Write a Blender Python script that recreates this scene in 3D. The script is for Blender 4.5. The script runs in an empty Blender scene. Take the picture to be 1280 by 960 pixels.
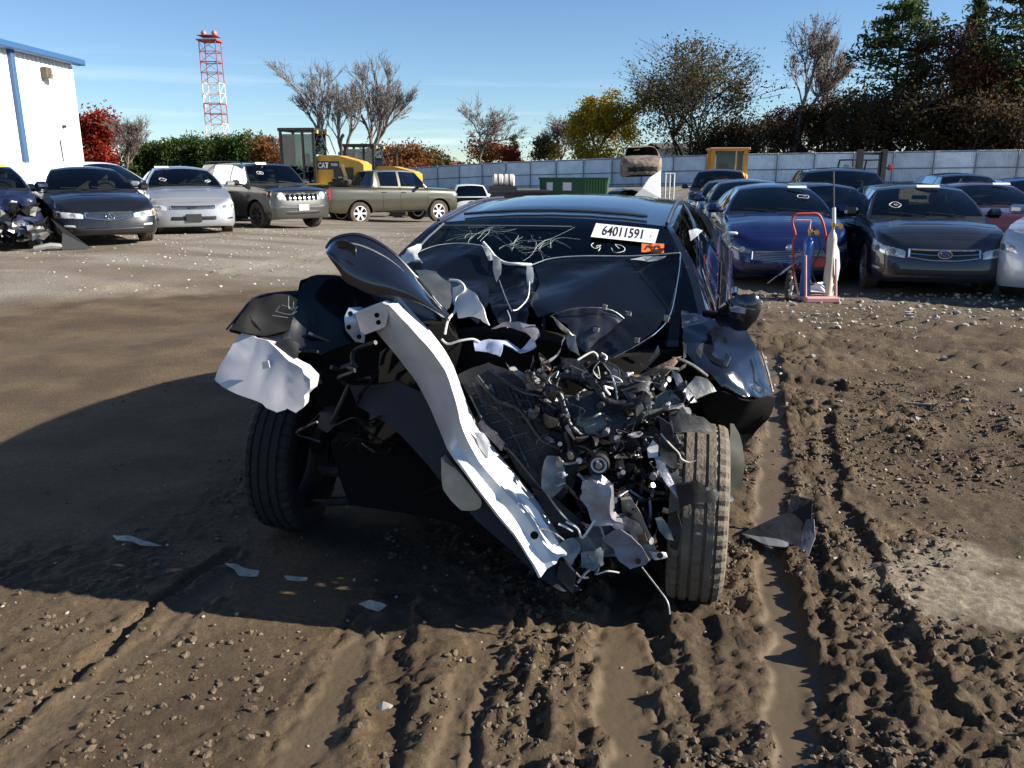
import bpy, bmesh, math, random
import numpy as np
from mathutils import Vector, Matrix, Euler, noise as mnoise
R = math.radians
SC = bpy.context.scene
COL = SC.collection
# ------------------------------------------------------------------ camera
CAM_H = 1.58
F_PX = 1025.0                       # focal length in pixels of the 1280 px photograph
PITCH = math.atan2(480 - 212, F_PX)  # horizon sits on row 212
cam_d = bpy.data.cameras.new('camera')
cam = bpy.data.objects.new('camera', cam_d); COL.objects.link(cam)
cam.location = (0, 0, CAM_H)
cam.rotation_euler = (math.pi / 2 - PITCH, 0, 0)
cam_d.sensor_width = 36.0
cam_d.lens = 36.0 * F_PX / 1280.0
cam_d.clip_start = 0.05
cam_d.clip_end = 3000
SC.camera = cam
# ------------------------------------------------------------------ light
SUN_DIR = Vector((2.0, -0.20, 1.0)).normalized()      # towards the sun
SUN_EL = math.asin(SUN_DIR.z)
w = bpy.data.worlds.new('World'); SC.world = w; w.use_nodes = True
nt = w.node_tree
bg = nt.nodes['Background']
sky = nt.nodes.new('ShaderNodeTexSky'); sky.sky_type = 'NISHITA'; sky.sun_disc = False
sky.sun_elevation = SUN_EL
sky.sun_rotation = math.atan2(SUN_DIR.x, SUN_DIR.y)
sky.air_density = 1.0; sky.dust_density = 0.0; sky.ozone_density = 2.0; sky.altitude = 1500
# thin cirrus streaks that run low round the whole sky
tc = nt.nodes.new('ShaderNodeTexCoord')
mp = nt.nodes.new('ShaderNodeMapping'); mp.inputs['Scale'].default_value = (1.2, 1.2, 26)
nz = nt.nodes.new('ShaderNodeTexNoise'); nz.inputs['Scale'].default_value = 1.7; nz.inputs['Detail'].default_value = 5; nz.inputs['Roughness'].default_value = .55
cr = nt.nodes.new('ShaderNodeValToRGB'); cr.color_ramp.elements[0].position = .52; cr.color_ramp.elements[1].position = .74
sx = nt.nodes.new('ShaderNodeSeparateXYZ')
er = nt.nodes.new('ShaderNodeMapRange'); er.inputs['From Min'].default_value = .015; er.inputs['From Max'].default_value = .13; er.inputs['To Min'].default_value = 1.0; er.inputs['To Max'].default_value = 0.0
ml = nt.nodes.new('ShaderNodeMath'); ml.operation = 'MULTIPLY'
ml2 = nt.nodes.new('ShaderNodeMath'); ml2.operation = 'MULTIPLY'; ml2.inputs[1].default_value = .7
mx = nt.nodes.new('ShaderNodeMix'); mx.data_type = 'RGBA'
mx.inputs['B'].default_value = (9.5, 10.5, 12.0, 1)
nt.links.new(tc.outputs['Generated'], mp.inputs['Vector']); nt.links.new(mp.outputs['Vector'], nz.inputs['Vector'])
nt.links.new(nz.outputs['Fac'], cr.inputs['Fac']); nt.links.new(tc.outputs['Generated'], sx.inputs['Vector'])
nt.links.new(sx.outputs['Z'], er.inputs['Value']); nt.links.new(cr.outputs['Color'], ml.inputs[0]); nt.links.new(er.outputs['Result'], ml.inputs[1])
nt.links.new(ml.outputs[0], ml2.inputs[0]); nt.links.new(ml2.outputs[0], mx.inputs['Factor'])
wb = nt.nodes.new('ShaderNodeMix'); wb.data_type = 'RGBA'; wb.blend_type = 'MULTIPLY'; wb.inputs['Factor'].default_value = 1.0; wb.inputs['B'].default_value = (.88, 1.03, 1.17, 1)   # the camera's cool white balance
nt.links.new(sky.outputs['Color'], wb.inputs['A']); nt.links.new(wb.outputs['Result'], mx.inputs['A']); nt.links.new(mx.outputs['Result'], bg.inputs['Color'])
bg.inputs['Strength'].default_value = 0.058
sl = bpy.data.lights.new('sun', 'SUN'); sl.energy = 5.0; sl.angle = R(0.53); sl.color = (1.0, .93, .82)
so = bpy.data.objects.new('sun', sl); COL.objects.link(so)
so.rotation_euler = SUN_DIR.to_track_quat('Z', 'Y').to_euler()
so.location = SUN_DIR * 60
SC.view_settings.view_transform = 'Standard'; SC.view_settings.look = 'None'
SC.view_settings.gamma = 1.0; SC.view_settings.use_curve_mapping = False
SC.view_settings.exposure = 1.12
SC.cycles.use_denoising = True
SC.cycles.max_bounces = 6; SC.cycles.transparent_max_bounces = 10
SC.cycles.caustics_reflective = False; SC.cycles.caustics_refractive = False
random.seed(7); RNG = np.random.default_rng(7)
# ------------------------------------------------------------------ photo pixel -> place
CP, SP = math.cos(PITCH), math.sin(PITCH)
def ray(px, py):
    a = (px - 640) / F_PX; b = (480 - py) / F_PX
    return Vector((a, CP + b * SP, -SP + b * CP))
def P(px, py, Y):                    # point in that direction at forward distance Y
    r = ray(px, py); k = Y / r.y
    return Vector((r.x * k, Y, CAM_H + r.z * k))
def G(px, py, z=0.0):                # where that direction meets the ground
    r = ray(px, py); k = (z - CAM_H) / r.z
    return Vector((r.x * k, r.y * k, z))
# ------------------------------------------------------------------ numpy value noise
def _h(ix, iy, s):
    n = (ix.astype(np.int64) * 374761393 + iy.astype(np.int64) * 668265263 + s * 982451653) & 0x7fffffff
    n = ((n ^ (n >> 13)) * 1274126177) & 0x7fffffff
    return ((n ^ (n >> 16)) & 0xffff) / 65535.0
def vn(x, y, s=0):
    ix = np.floor(x); iy = np.floor(y); fx = x - ix; fy = y - iy
    fx = fx * fx * (3 - 2 * fx); fy = fy * fy * (3 - 2 * fy)
    a = _h(ix, iy, s); b = _h(ix + 1, iy, s); c = _h(ix, iy + 1, s); d = _h(ix + 1, iy + 1, s)
    return (a * (1 - fx) + b * fx) * (1 - fy) + (c * (1 - fx) + d * fx) * fy
def fbm(x, y, o=4, s=0, g=.5):
    v = 0; a = 1; t = 0
    for i in range(o):
        v = v + a * vn(x * 2 ** i + 17.3 * i, y * 2 ** i - 9.1 * i, s + i); t += a; a *= g
    return v / t
def sst(x, a, b):
    t = np.clip((x - a) / (b - a), 0, 1); return t * t * (3 - 2 * t)
# ------------------------------------------------------------------ materials
MATS = {}
def mat(name, color, rough=.5, metal=0., var=0., vscale=8., bump=0., bscale=60., coat=0., spec=.5, alt=None, transmission=0., dust=0., dcol=(.22, .17, .12), two=False):
    if name in MATS: return MATS[name]
    m = bpy.data.materials.new(name); m.use_nodes = True
    t = m.node_tree; b = t.nodes['Principled BSDF']
    b.inputs['Base Color'].default_value = (*color, 1); b.inputs['Roughness'].default_value = rough
    b.inputs['Metallic'].default_value = metal; b.inputs['Coat Weight'].default_value = coat; b.inputs['Coat Roughness'].default_value = .04
    b.inputs['Specular IOR Level'].default_value = spec; b.inputs['Transmission Weight'].default_value = transmission
    co = t.nodes.new('ShaderNodeTexCoord')
    src = None
    if var > 0 or alt:
        n = t.nodes.new('ShaderNodeTexNoise'); n.inputs['Scale'].default_value = vscale; n.inputs['Detail'].default_value = 6; n.inputs['Roughness'].default_value = .6
        t.links.new(co.outputs['Object'], n.inputs['Vector'])
        r = t.nodes.new('ShaderNodeValToRGB'); r.color_ramp.elements[0].position = .32; r.color_ramp.elements[1].position = .68
        c2 = alt if alt else tuple(min(1, c * (1 + var)) for c in color)
        c1 = color if alt else tuple(c * (1 - var) for c in color)
        r.color_ramp.elements[0].color = (*c1, 1); r.color_ramp.elements[1].color = (*c2, 1)
        t.links.new(n.outputs['Fac'], r.inputs['Fac']); t.links.new(r.outputs['Color'], b.inputs['Base Color']); src = r.outputs['Color']
        mr = t.nodes.new('ShaderNodeMapRange'); mr.inputs['To Min'].default_value = max(.02, rough * .8); mr.inputs['To Max'].default_value = min(1, rough * 1.25)
        t.links.new(n.outputs['Fac'], mr.inputs['Value']); t.links.new(mr.outputs['Result'], b.inputs['Roughness'])
    if dust > 0:
        n2 = t.nodes.new('ShaderNodeTexNoise'); n2.inputs['Scale'].default_value = 5.0; n2.inputs['Detail'].default_value = 8; n2.inputs['Roughness'].default_value = .7
        t.links.new(co.outputs['Object'], n2.inputs['Vector'])
        s2 = t.nodes.new('ShaderNodeSeparateXYZ'); t.links.new(co.outputs['Object'], s2.inputs['Vector'])
        h = t.nodes.new('ShaderNodeMapRange'); h.inputs['From Min'].default_value = .15; h.inputs['From Max'].default_value = .85; h.inputs['To Min'].default_value = 1.0; h.inputs['To Max'].default_value = .28
        t.links.new(s2.outputs['Z'], h.inputs['Value'])
        k = t.nodes.new('ShaderNodeMath'); k.operation = 'MULTIPLY'; t.links.new(h.outputs['Result'], k.inputs[0]); t.links.new(n2.outputs['Fac'], k.inputs[1])
        k2 = t.nodes.new('ShaderNodeMath'); k2.operation = 'MULTIPLY'; k2.inputs[1].default_value = dust; t.links.new(k.outputs[0], k2.inputs[0])
        mxn = t.nodes.new('ShaderNodeMix'); mxn.data_type = 'RGBA'; mxn.inputs['A'].default_value = (*color, 1); mxn.inputs['B'].default_value = (*dcol, 1)
        if src: t.links.new(src, mxn.inputs['A'])
        t.links.new(k2.outputs[0], mxn.inputs['Factor']); t.links.new(mxn.outputs['Result'], b.inputs['Base Color'])
        cw = t.nodes.new('ShaderNodeMath'); cw.operation = 'MULTIPLY_ADD'; cw.inputs[1].default_value = -coat; cw.inputs[2].default_value = coat; cw.use_clamp = True
        t.links.new(k2.outputs[0], cw.inputs[0]); t.links.new(cw.outputs[0], b.inputs['Coat Weight'])
        rr = t.nodes.new('ShaderNodeMath'); rr.operation = 'MULTIPLY_ADD'; rr.inputs[1].default_value = .9; rr.inputs[2].default_value = rough; rr.use_clamp = True
        t.links.new(k2.outputs[0], rr.inputs[0]); t.links.new(rr.outputs[0], b.inputs['Roughness'])
    if bump > 0:
        n3 = t.nodes.new('ShaderNodeTexNoise'); n3.inputs['Scale'].default_value = bscale; n3.inputs['Detail'].default_value = 5
        t.links.new(co.outputs['Object'], n3.inputs['Vector'])
        bm = t.nodes.new('ShaderNodeBump'); bm.inputs['Strength'].default_value = bump; bm.inputs['Distance'].default_value = .02
        t.links.new(n3.outputs['Fac'], bm.inputs['Height']); t.links.new(bm.outputs['Normal'], b.inputs['Normal'])
    MATS[name] = m; return m
def glass_mat(name, tint=(.10, .13, .13), mixf=.75):
    if name in MATS: return MATS[name]
    m = bpy.data.materials.new(name); m.use_nodes = True; t = m.node_tree
    t.nodes.remove(t.nodes['Principled BSDF']); out = t.nodes['Material Output']
    tr = t.nodes.new('ShaderNodeBsdfTransparent'); tr.inputs['Color'].default_value = (*tint, 1)
    gl = t.nodes.new('ShaderNodeBsdfGlossy'); gl.inputs['Roughness'].default_value = .02; gl.inputs['Color'].default_value = (.9, .95, 1, 1)
    fr = t.nodes.new('ShaderNodeFresnel'); fr.inputs['IOR'].default_value = 1.5
    mi = t.nodes.new('ShaderNodeMixShader')
    t.links.new(fr.outputs[0], mi.inputs[0]); t.links.new(tr.outputs[0], mi.inputs[1]); t.links.new(gl.outputs[0], mi.inputs[2]); t.links.new(mi.outputs[0], out.inputs['Surface'])
    MATS[name] = m; return m
# ------------------------------------------------------------------ mesh building
class MB:
    def __init__(s): s.v = []; s.f = []; s.m = []
    def add(s, vs, fs, mi=0):
        o = len(s.v); s.v += [tuple(p) for p in vs]; s.f += [tuple(i + o for i in f) for f in fs]; s.m += [mi] * len(fs); return s
    def box(s, c, d, rot=None, mi=0, bev=0.):
        x, y, z = (k / 2 for k in d); c = Vector(c)
        if bev > 0:
            b = min(bev, x * .9, y * .9, z * .9); vs = []
            for sx_ in (-1, 1):
                for sy_ in (-1, 1):
                    for sz_ in (-1, 1):
                        vs += [(sx_ * x, sy_ * (y - b), sz_ * (z - b)), (sx_ * (x - b), sy_ * y, sz_ * (z - b)), (sx_ * (x - b), sy_ * (y - b), sz_ * z)]
            bm_ = bmesh.new()
            for p in vs: bm_.verts.new(p)
            bmesh.ops.convex_hull(bm_, input=list(bm_.verts))
            bm_.verts.index_update(); vv = [q.co.copy() for q in bm_.verts]; ff = [[q.index for q in f.verts] for f in bm_.faces]; bm_.free()
        else:
            vv = [Vector((a, b, e)) for a in (-x, x) for b in (-y, y) for e in (-z, z)]
            ff = [(0, 1, 3, 2), (4, 6, 7, 5), (0, 4, 5, 1), (2, 3, 7, 6), (0, 2, 6, 4), (1, 5, 7, 3)]
        if rot is not None:
            q = rot if isinstance(rot, Matrix) else Euler(rot).to_matrix()
            vv = [q @ p for p in vv]
        return s.add([p + c for p in vv], ff, mi)
    def tube(s, pts, r, n=6, mi=0, cap=True):
        pts = [Vector(p) for p in pts]; k = len(pts)
        rs = r if isinstance(r, (list, tuple)) else [r] * k
        up = None; vs = []
        for i, p in enumerate(pts):
            d = (pts[min(i + 1, k - 1)] - pts[max(i - 1, 0)])
            d = d.normalized() if d.length > 1e-9 else Vector((0, 0, 1))
            if up is None:
                up = d.cross(Vector((0, 0, 1)))
                if up.length < .1: up = d.cross(Vector((1, 0, 0)))
            u = (up - d * up.dot(d)).normalized(); up = u; q = d.cross(u)
            for j in range(n):
                a = 2 * math.pi * j / n; vs.append(p + (u * math.cos(a) + q * math.sin(a)) * rs[i])
        fs = [(i * n + j, i * n + (j + 1) % n, (i + 1) * n + (j + 1) % n, (i + 1) * n + j) for i in range(k - 1) for j in range(n)]
        if cap: fs += [tuple(range(n))[::-1], tuple((k - 1) * n + j for j in range(n))]
        return s.add(vs, fs, mi)
    def lathe(s, prof, n=24, mi=0, axis='Y', c=(0, 0, 0)):     # prof: (radius, along axis)
        vs = []
        for (r, h) in prof:
            for j in range(n):
                a = 2 * math.pi * j / n; x, z = r * math.cos(a), r * math.sin(a)
                p = (x, h, z) if axis == 'Y' else (x, z, h) if axis == 'Z' else (h, x, z)
                vs.append(Vector(p) + Vector(c))
        k = len(prof)
        fs = [(i * n + j, i * n + (j + 1) % n, (i + 1) * n + (j + 1) % n, (i + 1) * n + j) for i in range(k - 1) for j in range(n)]
        return s.add(vs, fs, mi)
    def prism(s, poly, h, axis='Y', c=0., mi=0):    # poly 2D extruded along axis from c-h/2 to c+h/2
        n = len(poly); vs = []
        for e in (c - h / 2, c + h / 2):
            for a, b in poly:
                vs.append((a, e, b) if axis == 'Y' else (e, a, b) if axis == 'X' else (a, b, e))
        fs = [tuple(range(n))[::-1], tuple(range(n, 2 * n))] + [(i, (i + 1) % n, n + (i + 1) % n, n + i) for i in range(n)]
        return s.add(vs, fs, mi)
    def grid(s, rows, mi=0, keep=None):
        n = len(rows[0]); vs = [p for r in rows for p in r]
        fs = [(i * n + j, i * n + j + 1, (i + 1) * n + j + 1, (i + 1) * n + j) for i in range(len(rows) - 1) for j in range(n - 1) if keep is None or keep(i, j)]
        return s.add(vs, fs, mi)
    def build(s, name, mats, parent=None, smooth=None, loc=None, fix=False, clean=True):
        me = bpy.data.meshes.new(name)
        me.from_pydata([tuple(p) for p in s.v], [], s.f)
        for m_ in (mats if isinstance(mats, (list, tuple)) else [mats]): me.materials.append(m_)
        if any(s.m): me.polygons.foreach_set('material_index', s.m)
        if clean or fix:
            b = bmesh.new(); b.from_mesh(me)
            if clean:
                bmesh.ops.remove_doubles(b, verts=b.verts, dist=1e-5)
                lo = [v_ for v_ in b.verts if not v_.link_faces]
                bmesh.ops.delete(b, geom=lo, context='VERTS')
            if fix: bmesh.ops.recalc_face_normals(b, faces=b.faces)
            b.to_mesh(me); b.free()
        if smooth is not None:
            me.polygons.foreach_set('use_smooth', [True] * len(me.polygons))
            if smooth < 179: me.set_sharp_from_angle(angle=R(smooth))
        o = bpy.data.objects.new(name, me); COL.objects.link(o)
        if parent is not None: o.parent = parent
        if loc is not None: o.location = loc
        return o
def empty(name, loc=(0, 0, 0), rz=0., parent=None):
    o = bpy.data.objects.new(name, None); COL.objects.link(o); o.location = loc; o.rotation_euler = (0, 0, rz); o.empty_display_size = .2
    if parent is not None: o.parent = parent
    return o
def tag(o, label=None, cat=None, group=None, kind=None):
    if label: o['label'] = label
    if cat: o['category'] = cat
    if group: o['group'] = group
    if kind: o['kind'] = kind
    return o
def text_mesh(body, size, name, material, parent, mtx, bold=0., space=1.0, xs=1.0):
    cu = bpy.data.curves.new('t', 'FONT'); cu.body = body; cu.size = size; cu.offset = bold; cu.space_character = space
    cu.align_x = 'CENTER'; cu.align_y = 'CENTER'; cu.resolution_u = 3
    to = bpy.data.objects.new('t', cu); COL.objects.link(to)
    bpy.context.view_layer.update()
    me = bpy.data.meshes.new_from_object(to.evaluated_get(bpy.context.evaluated_depsgraph_get()))
    bpy.data.objects.remove(to); bpy.data.curves.remove(cu)
    me.transform(Matrix.Diagonal((xs, 1, 1, 1))); me.transform(mtx)
    me.materials.clear(); me.materials.append(material); me.name = name
    o = bpy.data.objects.new(name, me); COL.objects.link(o); o.parent = parent
    return o
def crom(pts, n):      # catmull-rom through pts, n samples per span
    pts = [Vector(p) for p in pts]; out = []
    for i in range(len(pts) - 1):
        p0 = pts[max(i - 1, 0)]; p1 = pts[i]; p2 = pts[i + 1]; p3 = pts[min(i + 2, len(pts) - 1)]
        for k in range(n):
            t = k / n
            out.append(.5 * ((2 * p1) + (p2 - p0) * t + (2 * p0 - 5 * p1 + 4 * p2 - p3) * t * t + (3 * p1 - p0 - 3 * p2 + p3) * t ** 3))
    out.append(pts[-1]); return out
# common materials
M_black = mat('black_plastic', (.012, .012, .013), .45, bump=.05)
M_rub = mat('tyre_rubber', (.02, .019, .018), .85, var=.3, vscale=20, dust=.55)
M_chrome = mat('chrome', (.75, .75, .76), .12, 1.0)
M_alloy = mat('alloy_wheel', (.50, .50, .52), .3, .8, dust=.3)
M_alloyd = mat('dark_alloy_wheel', (.03, .03, .032), .35, .4, dust=.3)
M_steel = mat('bare_steel', (.42, .42, .43), .38, .9, var=.25, vscale=15)
M_under = mat('underbody_black', (.004, .004, .004), .9, spec=.2)
M_seat = mat('seat_cloth', (.07, .065, .06), .9, var=.15)
M_glass = glass_mat('car_glass', (.30, .34, .34))
M_glassd = glass_mat('privacy_glass', (.05, .055, .06))
M_lamp = mat('headlamp_lens', (.62, .63, .62), .12, .35, var=.3, vscale=25, coat=1.)
M_lampd = mat('dim_headlamp_lens', (.22, .23, .24), .12, .3, var=.5, vscale=30, coat=1.)
M_amber = mat('amber_lens', (.55, .2, .04), .15, coat=1.)
M_red = mat('red_lens', (.42, .015, .012), .15, coat=1.)
M_white = mat('white_paper', (.80, .80, .78), .7)
M_plate = mat('dark_plate', (.03, .03, .03), .5)
# ================================================================== GROUND
FENCE = [(430, 97, 214), (490, 92, 211), (620, 84, 203), (740, 78, 198.5), (900, 72, 193), (1100, 67, 189.5), (1300, 64, 186.5), (1500, 63, 184)]
FENCE_H = 2.5
FPTS = [P(a, c, b) for a, b, c in FENCE]
_fx = np.array([p.x for p in FPTS]); _fy = np.array([p.y for p in FPTS]); _fz = np.array([p.z - FENCE_H for p in FPTS])
def terr(x, y):
    x = np.asarray(x, float); y = np.asarray(y, float)
    e = .24 * sst(-x, 2.5, 7) * sst(y, 6, 13) * (1 - .75 * sst(y, 17, 25))
    base = np.interp(x, _fx, _fz); fy = np.interp(x, _fx, _fy)
    e = e + base * sst(y, 30, 1) * 0 + base * sst(y / fy, .5, .97)
    e = e + .03 * (fbm(x * .25, y * .25, 3, 5) - .5) * sst(np.hypot(x, y), 4, 10)
    e = e - .30 * np.exp(-((x + 4.5) / 3.2) ** 2 - ((y - 31) / 5) ** 2) - .72 * sst(y, 29, 42) * (1 - sst(y, 56, 72)) * sst(x, -13, -7) * (1 - sst(x, 8, 15)) - .11 * sst(x, 1.5, 3.5) * sst(y, 7.5, 11) * (1 - sst(y, 30, 45))
    return e
def tz(x, y): return float(terr(x, y))
def gpl(pts): return [G(a, b) for a, b in pts]
TRACKS = [  # pixel line, half width, depth, wet, ridge
    ([(1004, 1000), (994, 890), (986, 810), (974, 740), (962, 650), (966, 560), (968, 515), (960, 440)], .072, .040, 1.0, .022),
    ([(800, 1010), (792, 900), (786, 830), (788, 760), (800, 720)], .095, .045, .9, .03),
    ([(868, 1000), (850, 890), (826, 800), (812, 760)], .045, .060, .1, .045),
    ([(-40, 950), (60, 868), (130, 815), (215, 742), (290, 690)], .030, .045, .1, .022),
    ([(-40, 1010), (100, 880), (220, 775), (300, 715)], .06, .012, .6, .012),
    ([(340, 1000), (400, 900), (440, 830), (480, 770)], .07, .018, .8, .016),
    ([(300, 1000), (365, 890), (415, 810), (450, 760)], .018, .02, .0, .010),
    ([(476, 1000), (484, 890), (490, 800), (500, 745)], .05, .050, .0, .045),
    ([(585, 1000), (600, 900), (640, 800), (660, 760)], .020, .03, .0, .025),
    ([(560, 1000), (580, 890), (606, 800), (620, 770)], .06, .015, .7, .0),
    ([(655, 1000), (668, 900), (690, 800), (700, 760)], .025, .03, .0, .025),
    ([(735, 1000), (728, 900), (735, 820), (750, 760)], .022, .03, .0, .022),
    ([(1030, 500), (1040, 600), (1075, 690), (1115, 780), (1170, 870), (1220, 950)], .05, .045, .0, .04),
    ([(1010, 560), (1015, 650), (1025, 740), (1035, 830), (1040, 960)], .03, .025, .0, .03),
    ([(60, 960), (160, 850), (260, 755)], .02, .014, .0, .012),
    ([(900, 960), (890, 880), (880, 780)], .03, .02, .0, .018),
]
LANES = [  # faint tyre lanes farther out
    ([(0, 345), (180, 322), (330, 300), (520, 290)], .22, .02, .0, .02),
    ([(0, 400), (160, 372), (300, 345), (420, 318), (560, 290)], .25, .03, .0, .03),
    ([(0, 440), (200, 420), (420, 390)], .3, .015, .4, .01),
    ([(1280, 470), (1120, 452), (960, 440)], .25, .03, .0, .03),
    ([(1280, 425), (1120, 405), (950, 395)], .25, .025, .0, .03),
    ([(1280, 560), (1130, 520), (1000, 480)], .2, .04, .0, .04),
]
def line_dist(X, Y, pts):
    d = np.full(X.shape, 9e9); sgn = np.zeros(X.shape); al = np.zeros(X.shape); L0 = 0
    for a, b in zip(pts[:-1], pts[1:]):
        vx, vy = b.x - a.x, b.y - a.y; L = math.hypot(vx, vy)
        t = np.clip(((X - a.x) * vx + (Y - a.y) * vy) / L ** 2, 0, 1)
        dd = np.hypot(X - a.x - t * vx, Y - a.y - t * vy); s = np.sign((X - a.x) * vy - (Y - a.y) * vx)
        m = dd < d; d = np.where(m, dd, d); sgn = np.where(m, s, sgn); al = np.where(m, L0 + t * L, al); L0 += L
    return d, sgn, al
def ground_detail(X, Y):
    """height detail and the zone masks (wet, pale, gravel)"""
    wet = np.zeros(X.shape); calm = np.zeros(X.shape); h = np.zeros(X.shape)
    wob = (fbm(X * 4, Y * 4, 5, 40, .65) - .5) * 1.6
    for i, (pp, hw, dep, wt, rid) in enumerate(TRACKS + LANES):
        pts = crom([(p.x, p.y, 0) for p in gpl(pp)], 5)
        d, sg, al = line_dist(X, Y, pts)
        hw2 = hw * (1 + .9 * (fbm(X * 7, Y * 7, 4, 60 + i, .65) - .5) * 2)
        dd = d + wob * hw * .5
        inside = 1 - sst(dd, hw2 * .82, hw2 * 1.18)
        amp = .55 + .9 * vn(al * 1.6, al * 0 + i, 80)
        dep *= .36 if i < len(TRACKS) else .7; rid *= .36
        h -= dep * inside * (amp if wt < .5 else 1)
        if rid: h += rid * np.exp(-((dd - hw2 * 1.5) / (hw2 * .42 + .006)) ** 2) * amp * np.maximum(0, 2.6 * fbm(X * 30, Y * 30, 3, 70 + i, .6) - .75)
        lug = (np.sin(al * 2 * math.pi / .042 + sg * d * 26) > .25) * (np.abs(np.sin(d * math.pi / .03)) > .25)
        if wt < .75: h += .0055 * inside * lug * (.3 + .9 * vn(X * 5, Y * 5, 44 + i)) * (1 - sst(Y, 5, 8))
        wet = np.maximum(wet, wt * inside); calm = np.maximum(calm, inside * min(1, wt + .1))
    near = 1 - sst(Y, 6, 14)
    right = sst(X + .15 * Y * 0, -.5, .3)
    lane = sst(-X, .9, 2.0) * sst(Y, 2.9, 3.6)                # smooth packed lane left of the wreck
    rough = (.48 + .62 * right) * (1 - .88 * lane)
    patchy = sst(fbm(X * 1.3, Y * 1.3, 3, 11), .36, .60)
    patchy = np.where(X < -.3, patchy * .8, .35 + .65 * patchy)
    k = rough * patchy * (1 - .93 * calm)
    pc = G(1225, 742); k = k * (1 - .75 * (1 - sst(np.hypot((X - pc.x) / .45, (Y - pc.y) / .42), .5, 1.2)))
    c1 = np.maximum(0, fbm(X * 9, Y * 9, 3, 21) - .45) * .060
    c2 = np.maximum(0, vn(X * 34, Y * 34, 23) - .40) * .040
    c3 = np.maximum(0, vn(X * 75 + 3, Y * 75, 25) - .38) * .026
    c4 = np.maximum(0, vn(X * 17 + 9, Y * 17, 27) - .5) * .045
    h += k * (c1 + c2 + c3 + c4)
    h += (.018 * (fbm(X * 1.1, Y * 1.1, 3, 31) - .5) + .004 * (fbm(X * 12, Y * 12, 3, 33) - .5)) * (1 - .7 * calm)
    # rippled lug marks on the right beyond the wreck
    rip = sst(Y, 3.6, 4.6) * (1 - sst(Y, 8.5, 10)) * sst(X, .9, 1.5)
    h += rip * .055 * np.maximum(0, fbm(X * 1.6 + Y * .5, Y * 5.5, 3, 91) - .47) * 2
    h += rip * .02 * np.maximum(0, fbm(X * 5, Y * 12, 2, 92) - .5) * 2
    pc = G(1225, 742); pd = np.hypot((X - pc.x) / .45, (Y - pc.y) / .42) + 1.3 * (fbm(X * 6, Y * 6, 4, 51) - .5)
    pale = 1 - sst(pd, .45, 1.05)
    pc = G(180, 370); pd2 = np.hypot((X - pc.x) / 1.1, (Y - pc.y) / .5) + 1.2 * (fbm(X * 3, Y * 3, 3, 52) - .5)
    pale = np.maximum(pale, .7 * (1 - sst(pd2, .4, 1.0)))
    bl = (Y - np.interp(X, [-9, -6, -3.4, -1.5, 1, 30], [7.6, 8.4, 10.4, 13, 17, 24])) + 2.2 * (fbm(X * .7, Y * .7, 3, 53) - .5)
    grav = sst(bl, 0, 1.6) * (.55 + .45 * sst(fbm(X * .4, Y * 1.4, 3, 54), .38, .55))
    bl2 = (Y - np.interp(X, [0, 1, 3, 9], [30, 11, 9.0, 7.5])) + 2.0 * (fbm(X * .7, Y * .7, 3, 55) - .5)
    grav = np.maximum(grav, .45 * sst(bl2, 0, 2.5))
    h += grav * near * .012 * (fbm(X * 14, Y * 14, 2, 56) - .3)
    far = 1 - .8 * sst(Y, 14, 40)
    return h * far, wet, pale, grav
def axis_lines(lo, hi, step0, flat, pw, cap=40.):
    out = [0.0]; x = 0.
    while x < hi: x += min(cap, step0 * max(1, x / flat) ** pw); out.append(x)
    neg = []; x = 0.
    while x > lo: x -= min(cap, step0 * max(1, -x / flat) ** pw); neg.append(x)
    return np.array(neg[::-1] + out)
xs = axis_lines(-900, 900, .0138, 1.7, 1.6)
yy = [1.35]; 
while yy[-1] < 1400: yy.append(yy[-1] + min(60, .0115 * max(1, yy[-1] / 2.3) ** 1.5))
ys = np.array([-900, -300, -100, -40, -15, -6, -2, 0, .7] + yy)
XX, YY = np.meshgrid(xs, ys)
hh, wet, pale, grav = ground_detail(XX, YY)
hh = np.where(YY < 1.2, 0, hh)
ZZ = terr(XX, YY) + hh
def np_mesh(name, V, F, mats, smooth=True):
    me = bpy.data.meshes.new(name); nv, nf, k = len(V), len(F), F.shape[1]
    me.vertices.add(nv); me.vertices.foreach_set('co', V.astype(np.float32).ravel())
    me.loops.add(nf * k); me.loops.foreach_set('vertex_index', F.astype(np.int32).ravel())
    me.polygons.add(nf); me.polygons.foreach_set('loop_start', np.arange(0, nf * k, k, dtype=np.int32))
    me.polygons.foreach_set('use_smooth', np.full(nf, smooth)); me.update(calc_edges=True)
    for m_ in mats: me.materials.append(m_)
    return me
ny, nx = XX.shape; idx = np.arange(ny * nx).reshape(ny, nx)
F = np.stack([idx[:-1, :-1], idx[:-1, 1:], idx[1:, 1:], idx[1:, :-1]], -1).reshape(-1, 4)
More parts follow.
